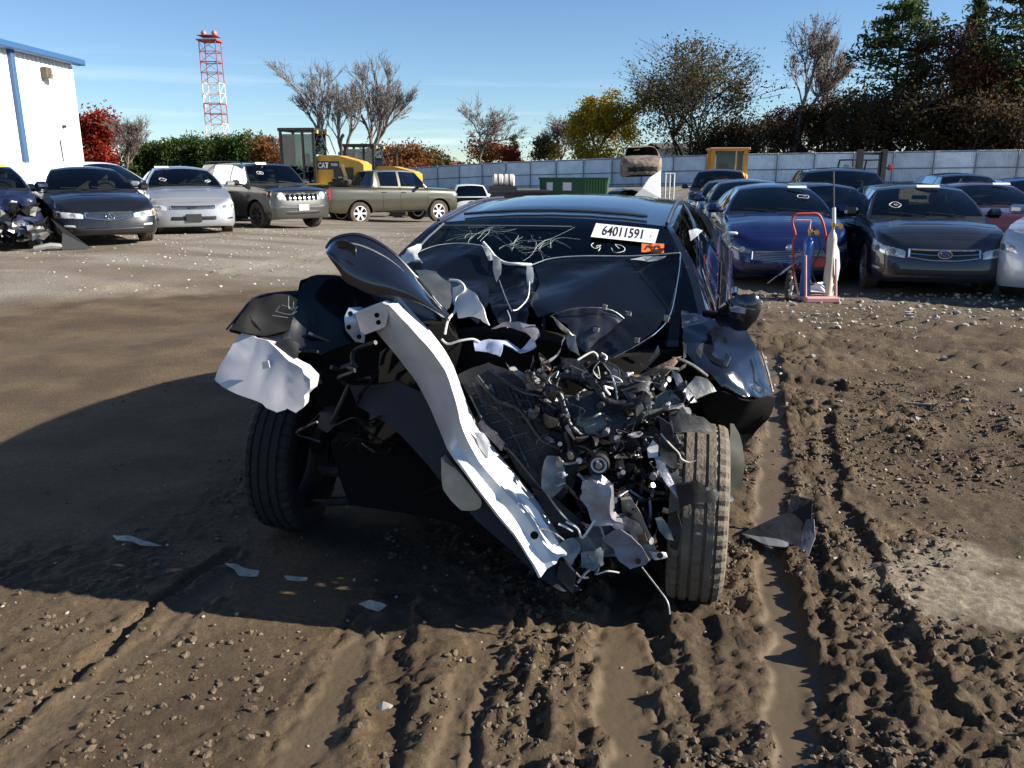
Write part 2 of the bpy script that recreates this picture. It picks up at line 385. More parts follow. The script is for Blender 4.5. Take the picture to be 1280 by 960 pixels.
def ground_material():
    m = bpy.data.materials.new('muddy_yard'); m.use_nodes = True; t = m.node_tree; b = t.nodes['Principled BSDF']; N = t.nodes.new; L = t.links.new
    co = N('ShaderNodeTexCoord')
    def nz_(s, d=6, r=.6):
        n = N('ShaderNodeTexNoise'); n.inputs['Scale'].default_value = s; n.inputs['Detail'].default_value = d; n.inputs['Roughness'].default_value = r; L(co.outputs['Object'], n.inputs['Vector']); return n.outputs['Fac']
    def ramp(f, a, b_, c1, c2):
        r = N('ShaderNodeValToRGB'); r.color_ramp.elements[0].position = a; r.color_ramp.elements[1].position = b_; r.color_ramp.elements[0].color = (*c1, 1); r.color_ramp.elements[1].color = (*c2, 1); L(f, r.inputs['Fac']); return r.outputs['Color']
    def att(nm):
        a = N('ShaderNodeAttribute'); a.attribute_name = nm; return a.outputs['Fac']
    def mixc(f, a, b_):
        x = N('ShaderNodeMix'); x.data_type = 'RGBA'; L(f, x.inputs['Factor'])
        for k, s in (('A', a), ('B', b_)):
            if isinstance(s, tuple): x.inputs[k].default_value = (*s, 1)
            else: L(s, x.inputs[k])
        return x.outputs['Result']
    c = ramp(nz_(.9, 8), .36, .66, (.092, .063, .037), (.155, .111, .067))
    c = mixc(ramp(nz_(38, 4), .45, .7, (0, 0, 0), (.55, .55, .55)), c, (.205, .150, .096))
    damp = ramp(nz_(1.7, 8), .42, .60, (0, 0, 0), (.62, .62, .62))
    c = mixc(damp, c, (.066, .046, .029))
    gcol = ramp(nz_(55, 3), .38, .68, (.17, .15, .12), (.43, .39, .33))
    gcol = mixc(ramp(nz_(.6, 5), .4, .65, (0, 0, 0), (.6, .6, .6)), gcol, (.15, .118, .083))
    c = mixc(att('gravel'), c, gcol)
    c = mixc(att('pale'), c, ramp(nz_(30, 6), .35, .65, (.19, .155, .11), (.36, .30, .225)))
    c = mixc(att('wet'), c, (.098, .072, .046))
    L(c, b.inputs['Base Color'])
    rr = N('ShaderNodeMapRange'); rr.inputs['To Min'].default_value = .86; rr.inputs['To Max'].default_value = .6; L(att('wet'), rr.inputs['Value']); L(rr.outputs['Result'], b.inputs['Roughness'])
    b.inputs['Specular IOR Level'].default_value = .22
    bp = N('ShaderNodeBump'); bp.inputs['Distance'].default_value = .03
    bs = N('ShaderNodeMapRange'); bs.inputs['To Min'].default_value = .8; bs.inputs['To Max'].default_value = .08; L(att('wet'), bs.inputs['Value']); L(bs.outputs['Result'], bp.inputs['Strength'])
    L(nz_(62, 9, .78), bp.inputs['Height'])
    vo = N('ShaderNodeTexVoronoi'); vo.inputs['Scale'].default_value = 48; L(co.outputs['Object'], vo.inputs['Vector'])
    b2 = N('ShaderNodeBump'); b2.inputs['Distance'].default_value = .005; b2.invert = True; L(vo.outputs['Distance'], b2.inputs['Height']); L(bs.outputs['Result'], b2.inputs['Strength']); L(bp.outputs['Normal'], b2.inputs['Normal']); L(b2.outputs['Normal'], b.inputs['Normal'])
    return m
me = np_mesh('ground', np.stack([XX, YY, ZZ], -1).reshape(-1, 3), F, [ground_material()])
for nm, arr in (('wet', wet), ('pale', pale), ('gravel', grav)):
    a = me.attributes.new(nm, 'FLOAT', 'POINT'); a.data.foreach_set('value', arr.astype(np.float32).ravel())
g = bpy.data.objects.new('ground', me); COL.objects.link(g); tag(g, kind='structure')
# ---- scattered clods and stones
def ico():
    b = bmesh.new(); bmesh.ops.create_icosphere(b, subdivisions=1, radius=1.0); b.verts.index_update()
    V = np.array([v.co[:] for v in b.verts]); Fc = np.array([[v.index for v in f.verts] for f in b.faces]); b.free(); return V, Fc
ICO = ico()
def scatter(name, pos, size, squash, mats, label, cat, smooth=False, lift=.3, detail=True):
    V0, F0 = ICO; n = len(pos); k = len(V0)
    ang = RNG.uniform(0, 6.28, n); ca, sa = np.cos(ang), np.sin(ang)
    jit = RNG.uniform(.55, 1.3, (n, k, 1)); st = RNG.uniform(.7, 1.5, (n, 1, 1))
    V = V0[None] * jit; V[..., 0:1] *= st; V[..., 2] *= squash
    X = V[..., 0] * ca[:, None] - V[..., 1] * sa[:, None]; Y = V[..., 0] * sa[:, None] + V[..., 1] * ca[:, None]
    V = np.stack([X, Y, V[..., 2]], -1) * size[:, None, None]
    z = terr(pos[:, 0], pos[:, 1]) + (ground_detail(pos[:, 0], pos[:, 1])[0] if detail else 0) + size * squash * lift
    V += np.stack([pos[:, 0], pos[:, 1], z], -1)[:, None, :]
    Fc = (F0[None] + (np.arange(n) * k)[:, None, None]).reshape(-1, 3)
    me = np_mesh(name, V.reshape(-1, 3), Fc, mats, smooth)
    o = bpy.data.objects.new(name, me); COL.objects.link(o); tag(o, label, cat, kind='stuff'); return o
def cloud(n, xr, yr, pw=1.0):
    return np.stack([RNG.uniform(*xr, n), yr[0] + (yr[1] - yr[0]) * RNG.uniform(0, 1, n) ** pw], -1)
c = cloud(60000, (-2.8, 3.4), (1.5, 6.5), 1.7)
_, cw_, cp_, cg_ = ground_detail(c[:, 0], c[:, 1])
dens = sst(fbm(c[:, 0] * 2.2, c[:, 1] * 2.2, 3, 11), .38, .6) * (.32 + .68 * sst(c[:, 0], -.5, .4)) * (1 - .95 * np.minimum(1, cw_ * 1.4)) * (1 - .9 * sst(-c[:, 0], .9, 1.8) * sst(c[:, 1], 2.9, 3.5))
c = c[RNG.uniform(0, 1, len(c)) < dens]
M_clod = mat('mud_clod', (.085, .060, .037), .9, alt=(.165, .12, .077), vscale=6, bump=.4, bscale=120)
scatter('mud_clods', c, .003 + .0125 * RNG.uniform(0, 1, len(c)) ** 3, .75, [M_clod], 'crumbled brown mud clods along the wheel ruts', 'mud', lift=.25)
M_stone = mat('pale_stone', (.22, .19, .155), .8, alt=(.52, .48, .42), vscale=9)
c1 = cloud(750, (1.1, 9), (3.6, 11.5), .8); c2 = cloud(2600, (-11, 1), (8, 22), .8); c3 = cloud(160, (-2, 2.5), (1.6, 4)); c4 = cloud(900, (3, 8.5), (8.3, 11.5), 1)
_, _, _, g2 = ground_detail(c2[:, 0], c2[:, 1]); c2 = c2[RNG.uniform(0, 1, len(c2)) < g2]
c1 = np.concatenate([c1, c3, c4]); sz = np.concatenate([.007 + .024 * RNG.uniform(0, 1, 750) ** 3, .003 + .007 * RNG.uniform(0, 1, 160) ** 2, .008 + .035 * RNG.uniform(0, 1, 900) ** 3])
scatter('pale_stones', c1, sz, .7, [M_stone], 'pale stones strewn over the mud in front of the parked cars', 'stones')
scatter('gravel_chips', c2, .008 + .02 * RNG.uniform(0, 1, len(c2)) ** 2, .6, [M_stone], 'light grey gravel chips on the yard lane', 'gravel')
# ================================================================== CARS
def lerp(a, b, t): return a + (b - a) * t
def interp(x, pts):
    if x <= pts[0][0]: return pts[0][1]
    for (a, u), (b, v) in zip(pts[:-1], pts[1:]):
        if x <= b:
            t = (x - a) / (b - a); t = t * t * (3 - 2 * t) * .5 + t * .5; return u + (v - u) * t
    return pts[-1][1]
WHEEL_CACHE = {}
def wheel_parts(Rw, wid, style, spokes):
    key = (round(Rw, 3), round(wid, 3), style, spokes)
    if key in WHEEL_CACHE: return WHEEL_CACHE[key]
    h = wid / 2; rr = Rw * .66
    t = MB()
    prof = [(rr, -h * .8), (rr * 1.04, -h * .96), (Rw * .86, -h), (Rw * .955, -h * .93), (Rw * .985, -h * .72)]
    for k in range(3):
        y0 = -h * .5 + k * h * .5
        prof += [(Rw, y0 - h * .17), (Rw, y0 - .006 - h * .0), (Rw - .008, y0 - .005), (Rw - .008, y0 + .005), (Rw, y0 + .006)]
    prof += [(Rw, h * .7), (Rw * .985, h * .72), (Rw * .955, h * .93), (Rw * .86, h), (rr * 1.04, h * .96), (rr, h * .8)]
    t.lathe(prof, 36)
    # outside is +Y
    r = MB()
    r.lathe([(rr * 1.0, h * .80), (rr * .99, h * .88), (rr * .93, h * .90), (rr * .90, h * .6), (rr * .88, -h * .8), (rr, -h * .8)], 36)
    for k in range(spokes):
        a = 2 * math.pi * k / spokes
        wv = .23 if spokes <= 6 else .15
        for (r0, r1, w0, w1, y0, y1) in ((.0, .96, wv * .8, wv, h * .62, h * .80),):
            ca, sa = math.cos(a), math.sin(a); vs = []
            for (rad, w_, y_) in ((rr * .12, rr * w0 * .7, y0), (rr * .55, rr * w0 * .75, h * .76), (rr * .95, rr * w1, y1)):
                for sgn, dy in ((-1, -.03), (-1, 0), (1, 0), (1, -.03)):
                    x, z = rad, sgn * w_ / 1.0 * .9
                    vs.append((x * ca - z * sa, y_ + dy, x * sa + z * ca))
            fs = []
            for i in range(2):
                for j in range(3): fs.append((i * 4 + j, i * 4 + j + 1, i * 4 + j + 5, i * 4 + j + 4))
            r.add(vs, fs)
    r.lathe([(0.001, h * .70), (rr * .12, h * .70), (rr * .2, h * .64), (rr * .26, h * .60), (rr * .26, h * .45)], 18)
    d = MB(); d.lathe([(.001, -h * .1), (rr * .9, -h * .1)], 24)     # dark disc behind the spokes
    WHEEL_CACHE[key] = (t, r, d); return WHEEL_CACHE[key]
WMESH = {}
def add_wheel(parent, s, loc, Rw, wid, side, rimm, spokes=5, steer=0., camber=0., tyre_mat=None):
    e = empty('wheel', loc, 0, parent)
    e.rotation_euler = (camber, random.uniform(0, 6) * 0, steer + (math.pi if side < 0 else 0))
    key = (round(Rw, 3), round(wid, 3), spokes, rimm.name, (tyre_mat or M_rub).name)
    if key not in WMESH:
        t, r, d = wheel_parts(Rw, wid, 0, spokes)
        a = t.build('tyre', tyre_mat or M_rub, e, 40); b = r.build('rim', rimm, e, 35); c = d.build('brake_disc', M_under, e)
        WMESH[key] = (a.data, b.data, c.data)
    else:
        for nm, me in zip(('tyre', 'rim', 'brake_disc'), WMESH[key]):
            o = bpy.data.objects.new(nm, me); COL.objects.link(o); o.parent = e
    return e
class Car:
    """X forward, Y left, Z up; s = metres back from the nose"""
    D = dict(L=4.7, W=1.83, H=1.45, fo=.95, wb=2.75, R=.325, tw=.215, gc=.19, hn=.70, hc=.98, belt=.99, zd=1.04, zt=.98,
             xc=1.28, xw=2.05, xr=3.25, xd=4.0, yr=.57, crown=.06, hcrown=.045, lean=.07, bow=.16, tail_bow=.10, sB=2.35, sC=3.35, cut=0., bed=False,
             arch=.055, flat=1.0, hood=True, paint=None, rim=None, spokes=5, glass=None, rear_glass=None, squeeze=.085, tuck=.05, wf=None, wtop=.93)
    def __init__(c, **k):
        for a, b in Car.D.items(): setattr(c, a, b)
        for a, b in k.items(): setattr(c, a, b)
        c.hw = c.W / 2
        L, h = c.L, c.hw; b, tb = c.bow, c.tail_bow
        c.per = crom([(0, 0, 0), (b * .10, h * .38, 0), (b * .42, h * .68, 0), (b * 1.15, h * .875, 0), (b * 2.6, h * .965, 0), (c.fo + .15, h * .992, 0), (L * .4, h, 0), (L * .6, h, 0),
                      (L - c.fo * .7, h * .985, 0), (L - tb * 2.4, h * .95, 0), (L - tb * 1.1, h * .86, 0), (L - tb * .4, h * .66, 0), (L - tb * .1, h * .36, 0), (L, 0, 0)], 24)
        c.al = [0.]
        for p, q in zip(c.per[:-1], c.per[1:]): c.al.append(c.al[-1] + (q - p).length)
        c.alen = c.al[-1]
        c.topl = [(0, c.hn), (b * .6, c.hn + .045), (c.xc * .45, lerp(c.hn, c.hc, .66)), (c.xc * .75, lerp(c.hn, c.hc, .87)), (c.xc, c.hc), (c.sB, c.belt), (c.sC, c.belt + .02), (c.xd, c.zd), (c.L - .12, c.zt + .01), (c.L, c.zt - .03)]
    def at(c, a):            # perimeter point and outward normal at arc a
        a = min(max(a, 0), c.alen); lo, hi = 0, len(c.al) - 1
        while hi - lo > 1:
            m = (lo + hi) // 2
            if c.al[m] <= a: lo = m
            else: hi = m
        t = (a - c.al[lo]) / max(1e-9, c.al[hi] - c.al[lo]); p = c.per[lo].lerp(c.per[hi], t)
        d = (c.per[hi] - c.per[lo]).normalized(); return p, Vector((d.y, -d.x, 0)) * -1 if False else Vector((-d.y, d.x, 0))
    def zb(c, s):
        z = c.gc + .03 * max(0, 1 - s / .3) + .06 * max(0, (s - (c.L - .4)) / .4)
        for sw in (c.fo, c.fo + c.wb):
            Ra = c.R + c.arch; d = abs(s - sw)
            if d < Ra:
                za = c.R + math.sqrt(max(0, Ra * Ra - d * d)) * .98; z = max(z, za)
        return z
    def S(c, a, v, side=1, off=0.):
        p, n = c.at(a); s = p.x
        n = Vector((-abs(n.x) if s < c.L / 2 else abs(n.x), abs(n.y), 0))
        zt = interp(s, c.topl); zb = c.zb(s); z = zb + (zt - zb) * v
        zz = (z - c.gc) / max(.01, zt - c.gc)          # height fraction of the whole side
        e = interp(zz, [(0, c.tuck), (.12, .012), (.3, .0), (.55, .0), (.66, .010), (.8, .018), (.92, .045), (1.0, c.squeeze)])
        if s < c.L * .3: e += c.lean * zz * zz * max(0, -n.x) ** 1.5
        if s > c.L * .7: e += c.lean * .6 * zz * zz * max(0, n.x) ** 1.5
        q = Vector((s, p.y, z)) - Vector((n.x, n.y, 0)) * (e - off)
        q.y = max(q.y, 0)
        if a < 1e-6 or a > c.alen - 1e-6: q.y = 0
        return Vector((c.L / 2 - q.x, q.y * side, q.z))
    def patch(c, a0, a1, vl, vu, side=1, off=.006, n=8, m=4, mi=0, mb=None, both=False, curve=0.):
        mb = mb or MB()
        rows = []
        for j in range(m + 1):
            t = j / m; row = []
            for i in range(n + 1):
                u = i / n
                l = interp(u, [(k / (len(vl) - 1), q) for k, q in enumerate(vl)]); h = interp(u, [(k / (len(vu) - 1), q) for k, q in enumerate(vu)])
                edge = min(t, 1 - t, u, 1 - u)
                a = lerp(a0, a1, u)
                row.append(c.S(abs(a), lerp(l, h, t), side if a >= 0 else -side, off if edge > 1e-6 else -.004))
            rows.append(row)
        mb.grid(rows, mi); return mb
def side_ok(mb):      # mirror copy in Y
    v = [(x, -y, z) for x, y, z in mb.v]; o = MB(); o.v = v; o.f = [tuple(reversed(f)) for f in mb.f]; o.m = list(mb.m); return o
def build_car(c, name, loc, heading, label, cat, group=None, pitch=0., roll=0., bend=None, feats=None, scale=1.):
    """heading = direction (radians) in which the nose points"""
    f = dict(head=None, grille=None, lower=None, fog=None, plate=None, mirrors=True, handles=True, tail=True, seats=True, wheels='1111', seams=True, windshield=True, cutfront=0.)
    f.update(feats or {})
    root = empty(name, loc, heading); root.rotation_euler = (roll, pitch, heading)
    root.scale = (scale,) * 3
    tag(root, label, cat, group)
    B = (lambda q: bend(q)) if bend else None
    def fin(mb, nm, m_, par=None, sm=32, fix=False):
        if B: mb.v = [tuple(B(Vector(p))) for p in mb.v]
        return mb.build(nm, m_, par or root, sm, fix=fix)
    G_ = c.glass or M_glass; RG = c.rear_glass or G_
    # --- lower body
    n = 150; arcs = []
    for i in range(n + 1): arcs.append(c.alen * i / n)
    for sw in (c.fo, c.fo + c.wb):          # refine at the arch ends
        for d in (-1, 1):
            s0 = sw + d * (c.R + c.arch)
            a0 = min(range(len(c.per)), key=lambda i: abs(c.per[i].x - s0)); arcs += [c.al[a0] - .012, c.al[a0] + .012, c.al[a0] - .03, c.al[a0] + .03]
    arcs = sorted(a for a in arcs if c.at(a)[0].x >= f['cutfront'] - 1e-6); vs = [0, .05, .12, .22, .34, .46, .58, .68, .78, .86, .92, .96, 1.0]
    mb = MB()
    for sd in (1, -1):
        mb.grid([[c.S(a, v, sd) for a in arcs] for v in vs])
    # top of fenders, hood, deck
    top = [(a, c.S(a, 1.0, 1), c.at(a)[0].x) for a in arcs]
    def crown(p, y, k): t = (y / p.y) if p.y > 1e-6 else 0; return Vector((p.x, y, p.z + k * (1 - t * t)))
    hoodm = MB(); deckm = MB()
    fr = [q for q in top if q[2] <= c.xc + .03]
    if c.hood and fr:
        hk = lambda s: c.hcrown * (.5 - .5 * math.cos(math.pi * min(1., s / .5)))
        for sd in (1, -1):
            mb.grid([[crown(p, p.y * sd * t, hk(s)) for t in (1.0, .93, .86)] for a, p, s in fr])
        mb.grid([[crown(p, p.y * t, hk(s) - .004) for t in (-.87, -.5, 0, .5, .87)] for a, p, s in fr if s < .45])
        ts = [-.86 + 1.72 * i / 16 for i in range(17)]
        hoodm.grid([[crown(p, p.y * t, hk(s) + .004 + .012 * min(1, s / .5) * math.exp(-((abs(t) - .55) / .16) ** 2)) for t in ts] for a, p, s in fr])
    re = [q for q in top if q[2] >= c.xd - .03]
    if c.bed:
        re = [q for q in top if q[2] >= c.xd + .05]
        for sd in (1, -1): mb.grid([[crown(p, p.y * sd * t, 0) for t in (1.0, .95, .92)] for a, p, s in re])
        bed = MB(); xe = c.L / 2 - c.xd - .06; x1 = -c.L / 2 + .10; yb = c.hw - .16; zt = c.zt
        bed.box(((xe + x1) / 2, 0, .72), (xe - x1, 2 * yb, .04)); bed.box((xe, 0, .95), (.04, 2 * yb, .5))
        for sd in (1, -1): bed.box(((xe + x1) / 2, sd * yb, (zt + .72) / 2), (xe - x1, .03, zt - .70))
        bed.box((x1, 0, (zt + .72) / 2), (.05, 2 * yb, zt - .72))
        fin(bed, 'cargo_bed', M_under)
    elif len(re) > 1:
        ts = [-1 + 2 * i / 14 for i in range(15)]
        deckm.grid([[crown(p, p.y * t, .03) for t in ts] for a, p, s in re])
    body = fin(mb, 'body', c.paint, fix=True)
    if hoodm.f: fin(hoodm, 'hood', f.get('hood_mat') or c.paint)
    if deckm.f: fin(deckm, 'trunk_lid', c.paint)
    # --- greenhouse
    def topat(s):
        a = min(range(len(c.per)), key=lambda i: abs(c.per[i].x - s) + (0 if c.per[i].y > c.hw * .5 else 9))
        q = c.S(c.al[a], 1.0, 1); return q
    def rail(k):         # k in 0..3: 0-1 windshield, 1-2 roof, 2-3 rear
        i = min(2, int(k)); t = k - i
        b0 = topat(c.xc); b1 = topat(c.xd)
        zr = c.H - c.crown
        pts = [(c.xc, b0.y, b0.z), (c.xw, c.yr, zr - .025), (c.xr, c.yr * .985, zr - .02), (c.xd, b1.y, b1.z)]
        p, q = Vector(pts[i]), Vector(pts[i + 1])
        r = p.lerp(q, t)
        if i == 1: r.z += .030 * math.sin(math.pi * t); r.y += .012 * math.sin(math.pi * t)
        if i in (0, 2):
            r.z += .028 * math.sin(math.pi * t) ; r.y += .02 * math.sin(math.pi * t)
        return Vector((c.L / 2 - r.x, r.y, r.z))
    ks = [0, .04, .12, .25, .4, .55, .7, .82, .92, 1.0] + [1 + i / 8 for i in range(1, 8)] + [2.0, 2.08, 2.2, 2.35, 2.5, 2.65, 2.8, 2.92, 3.0]
    tsx = [-1, -.955, -.9, -.6, -.3, 0, .3, .6, .9, .955, 1]
    def tp(k, t):
        r = rail(k); cr_ = c.crown * (1 - t * t); i = min(2, int(k - 1e-9)); bul = 0
        if k < 1: bul = .10 * (1 - k * .6) * (1 - t * t); cr_ *= k
        if k > 2: bul = -.06 * (1 - t * t); cr_ *= (3 - k)
        return Vector((r.x + bul, r.y * t, r.z + cr_))
    rows = [[tp(k, t) for t in tsx] for k in ks]
    def cls(i, j):
        k = (ks[i] + ks[i + 1]) / 2; t = abs(tsx[j] + tsx[j + 1]) / 2
        if k < c.wtop and t < .93 and k > .02: return 'w'
        if k > 2.1 and k < 2.95 and t < .88: return 'r'
        return 'p' if (k < 1 or k > 2) else 'o'
    rf = MB().grid(rows, 0, lambda i, j: cls(i, j) in 'op')
    # sides
    yb_cols = []
    s_cols = sorted(set([round(c.xc + (c.xd - c.xc) * i / 40, 4) for i in range(41)] + [c.sB - .045, c.sB + .045, c.sC, c.sC + .04, c.xw - .0]))
    def rail_s(s):
        x = c.L / 2 - s; lo, hi = 0., 3.
        for _ in range(26):
            m = (lo + hi) / 2
            if rail(m).x > x: lo = m
            else: hi = m
        return rail((lo + hi) / 2)
    vcols = [0, .06, .13, .4, .7, .93, 1.0]
    side = []
    for s in s_cols:
        r = rail_s(s); b = topat(s); b = Vector((r.x, b.y, min(b.z, r.z)))
        side.append([b.lerp(r, 1 - v) + Vector((0, .015 * math.sin(math.pi * (1 - v)), 0)) for v in vcols])
    w0 = c.xc + (c.xw - c.xc) * .30 if c.wf is None else c.wf
    def win(i, j):
        s = (s_cols[i] + s_cols[i + 1]) / 2; v = (vcols[j] + vcols[j + 1]) / 2
        if not .06 < v < .93 and not (.06 < v < .93): return None
        h = side[i][0].z - side[i][-1].z
        if h < .10: return None
        if w0 < s < c.sB - .045: return 'a'
        if c.sB + .045 < s < c.sC: return 'b'
        return None
    for sd in (1, -1):
        fl = [[Vector((p.x, p.y * sd, p.z)) for p in r] for r in side]
        rf.grid(fl, 0, lambda i, j: win(i, j) is None)
        for key, nm in (('a', 'front_side_window'), ('b', 'rear_side_window')):
            if f.get('no_' + key + str(sd)): continue
            gm = MB().grid(fl, 0, lambda i, j: win(i, j) == key)
            if gm.f: fin(gm, nm, G_ if key == 'a' else RG)
    fin(rf, 'roof', c.paint, fix=True)
    if f['windshield'] and f['cutfront'] == 0:
        ck_ = MB(); ck_.grid([[tp(k_, t) + Vector((.012, 0, .010)) for t in tsx[1:-1]] for k_ in (.0, .045, .085)]); fin(ck_, 'wiper_cowl', M_black)
        for t0, t1 in ((.62, -.02), (-.05, -.68)):
            wi = MB(); wi.tube([tp(.05, t0) + Vector((.03, 0, .02)), tp(.11, lerp(t0, t1, .5)) + Vector((.02, 0, .022)), tp(.14, t1) + Vector((.012, 0, .02))], .010, 5); fin(wi, 'wiper', M_black)
    if f['windshield']:
        fin(MB().grid(rows, 0, lambda i, j: cls(i, j) == 'w'), 'windshield', G_)
    gm = MB().grid(rows, 0, lambda i, j: cls(i, j) == 'r')
    if gm.f: fin(gm, 'rear_window', RG)
    # --- inside and underside
    ub = MB(); x0 = c.L / 2 - max(.25, f['cutfront'] + .1); x1 = -c.L / 2 + .25
    ub.box(((x0 + x1) / 2, 0, c.gc + .21), (x0 - x1, 2 * (c.hw - .27), .36))
    fin(ub, 'underbody', M_under, sm=None)
    for sw in (c.fo, c.fo + c.wb):
        if sw < f['cutfront']: continue
        for sd in (1, -1):
            wl = MB(); prof = []; Ra = c.R + c.arch - .004
            for i in range(11):
                a = math.pi * i / 10; prof.append((c.L / 2 - sw + Ra * math.cos(a), c.R + Ra * math.sin(a)))
            wl.grid([[(x, sd * (c.hw - .02 - .03 * 0), z) for x, z in prof], [(x, sd * (c.hw - .32), z) for x, z in prof]])
            fin(wl, 'wheel_liner', M_under)
    if f['seats']:
        da = MB(); xd_ = c.L / 2 - c.xc - .30
        da.box((xd_, 0, c.belt - .10), (.50, 2 * (c.hw - .2), .18), bev=.05)
        fin(da, 'dashboard', M_black)
        for sd in (1, -1):
            st = MB(); xs_ = c.L / 2 - c.xw - .22
            st.box((xs_ - .05, sd * .36, c.belt - .10), (.14, .48, .56), (0, -.2, 0), bev=.05); st.box((xs_ - .12, sd * .36, c.belt + .26), (.09, .26, .17), (0, -.2, 0), bev=.04)
            st.box((xs_ + .22, sd * .36, c.belt - .42), (.5, .48, .16), bev=.05)
            fin(st, 'front_seat', f.get('seat_mat') or M_seat)
        bs = MB(); xb = c.L / 2 - c.sC + .12
        bs.box((xb, 0, c.belt - .08), (.14, 1.15, .5), (0, -.25, 0), bev=.05)
        fin(bs, 'rear_bench', f.get('seat_mat') or M_seat)
        sw_ = MB(); cx, cz = c.L / 2 - c.xw + .08, c.belt - .02
        ring = [(cx + .18 * math.cos(a) * math.sin(.45) * -1, .36 + .18 * math.sin(a), cz + .18 * math.cos(a) * math.cos(.45)) for a in [2 * math.pi * i / 16 for i in range(17)]]
        sw_.tube(ring, .014, 5); sw_.box((cx + .01, .36, cz), (.03, .3, .035))
        fin(sw_, 'steering_wheel', M_black)
        mr = MB(); mr.box((c.L / 2 - c.xw + .12, 0, c.H - .20), (.03, .22, .06), bev=.01); fin(mr, 'interior_mirror', M_black)
    # --- trim
    if f['seams']:
        for sd in (1, -1):
            for s in (w0 - .12 if c.wf is None else w0 - .03, c.sB, c.sC - .08):
                a0 = min(range(len(c.per)), key=lambda i: abs(c.per[i].x - s)); aa = c.al[a0]
                sm = MB(); sm.grid([[c.S(aa - .005, v, sd, .0025), c.S(aa + .005, v, sd, .0025)] for v in (.04, .12, .3, .5, .7, .9, 1.0)]); fin(sm, 'door_seam', M_under, sm=None)
            a0 = min(range(len(c.per)), key=lambda i: abs(c.per[i].x - (c.fo + c.R + .2))); a1 = min(range(len(c.per)), key=lambda i: abs(c.per[i].x - (c.fo + c.wb - c.R - .2)))
            sm = MB(); sm.grid([[c.S(lerp(c.al[a0], c.al[a1], i / 12), v, sd, .004) for i in range(13)] for v in (.015, .06)]); fin(sm, 'sill_trim', M_under, sm=None)
        for sd in (1, -1):
          for wk in 'ab':
            bt = MB()
            for i in range(len(s_cols) - 1):
                if win(i, 3) == wk:
                    p, q = side[i][-1], side[i + 1][-1]
                    bt.add([(p.x, (p.y + .006) * sd, p.z + .004), (q.x, (q.y + .006) * sd, q.z + .004), (q.x, (q.y + .012) * sd, q.z - .022), (p.x, (p.y + .012) * sd, p.z - .022)], [(0, 1, 2, 3)])
            if bt.f: fin(bt, 'window_belt_trim', f.get('belt_mat') or M_black, sm=None)
    if f['handles']:
        for sd in (1, -1):
            for s in (c.sB - .16, c.sC - .16):
                a0 = min(range(len(c.per)), key=lambda i: abs(c.per[i].x - s)); p = c.S(c.al[a0], .80, sd, .012)
                h = MB(); h.box(p, (.19, .03, .028), bev=.008); fin(h, 'door_handle', f.get('handle_mat') or c.paint)
    if f['mirrors']:
        for sd in (1, -1):
            p = topat(c.xc + .38); h = MB()
            base = Vector((p.x, p.y * sd, p.z + .03))
            h.box(base + Vector((0, .06 * sd, .01)), (.06, .12, .04), bev=.01)
            h.box(base + Vector((.02, .18 * sd, .055)), (.11, .21, .14), (0, 0, .15 * sd), bev=.045)
            fin(h, 'wing_mirror', f.get('mirror_mat') or c.paint)
    if f['head']:
        a0, a1, vl, vu = f['head']
        for sd in (1, -1):
            o = fin(c.patch(a0, a1, vl, vu, sd, .008, 10, 4), 'headlight', f.get('lamp_mat') or M_lamp)
            for q in (.3, .68):
                rm = MB()
                a = lerp(a0, a1, q); v = (interp(q, [(k / (len(vl) - 1), z) for k, z in enumerate(vl)]) + interp(q, [(k / (len(vu) - 1), z) for k, z in enumerate(vu)])) / 2
                p = c.S(a, v, sd, .010); nr = c.at(a)[1]; nn = Vector((abs(nr.x), abs(nr.y) * sd, .1)).normalized()
                M_ = nn.to_track_quat('Z', 'Y').to_matrix()
                r_ = f.get('lamp_r', .045)
                for j in range(12):
                    a_, b_ = 2 * math.pi * j / 12, 2 * math.pi * (j + 1) / 12
                    rm.add([p, p + M_ @ Vector((r_ * math.cos(a_), r_ * math.sin(a_), .002)), p + M_ @ Vector((r_ * math.cos(b_), r_ * math.sin(b_), .002))], [(0, 1, 2)])
                fin(rm, 'reflector', M_lampd if (f.get('lamp_mat') or M_lamp) is M_lamp else M_lamp, o)
            if f.get('signal'):
                b0, b1, wl_, wu_ = f['signal']; fin(c.patch(b0, b1, wl_, wu_, sd, .011, 5, 3), 'turn_signal', M_amber)
    if f['grille']:
        a, vl, vu, gm_, fm_, bars = f['grille']
        o = fin(c.patch(-a, a, vl, vu, 1, .004, 16, 4), 'grille', gm_)
        if fm_:
            fr_ = MB(); N = 24
            lo = [c.S(abs(lerp(-a, a, i / N)), interp(i / N, [(k / (len(vl) - 1), q) for k, q in enumerate(vl)]), 1 if lerp(-a, a, i / N) >= 0 else -1, .014) for i in range(N + 1)]
            hi = [c.S(abs(lerp(-a, a, i / N)), interp(i / N, [(k / (len(vu) - 1), q) for k, q in enumerate(vu)]), 1 if lerp(-a, a, i / N) >= 0 else -1, .014) for i in range(N + 1)]
            fr_.tube(lo + hi[::-1] + lo[:1], f.get('frame_r', .012), 6); fin(fr_, 'grille_frame', fm_, o)
        for b in range(bars):
            t = (b + 1) / (bars + 1); br = MB()
            br.tube([c.S(abs(lerp(-a, a, i / 12)), lerp(interp(i / 12, [(k / (len(vl) - 1), q) for k, q in enumerate(vl)]), interp(i / 12, [(k / (len(vu) - 1), q) for k, q in enumerate(vu)]), t), 1 if i >= 6 else -1, .010) for i in range(13)], .007, 5)
            fin(br, 'grille_bar', f.get('bar_mat') or fm_ or M_black, o)
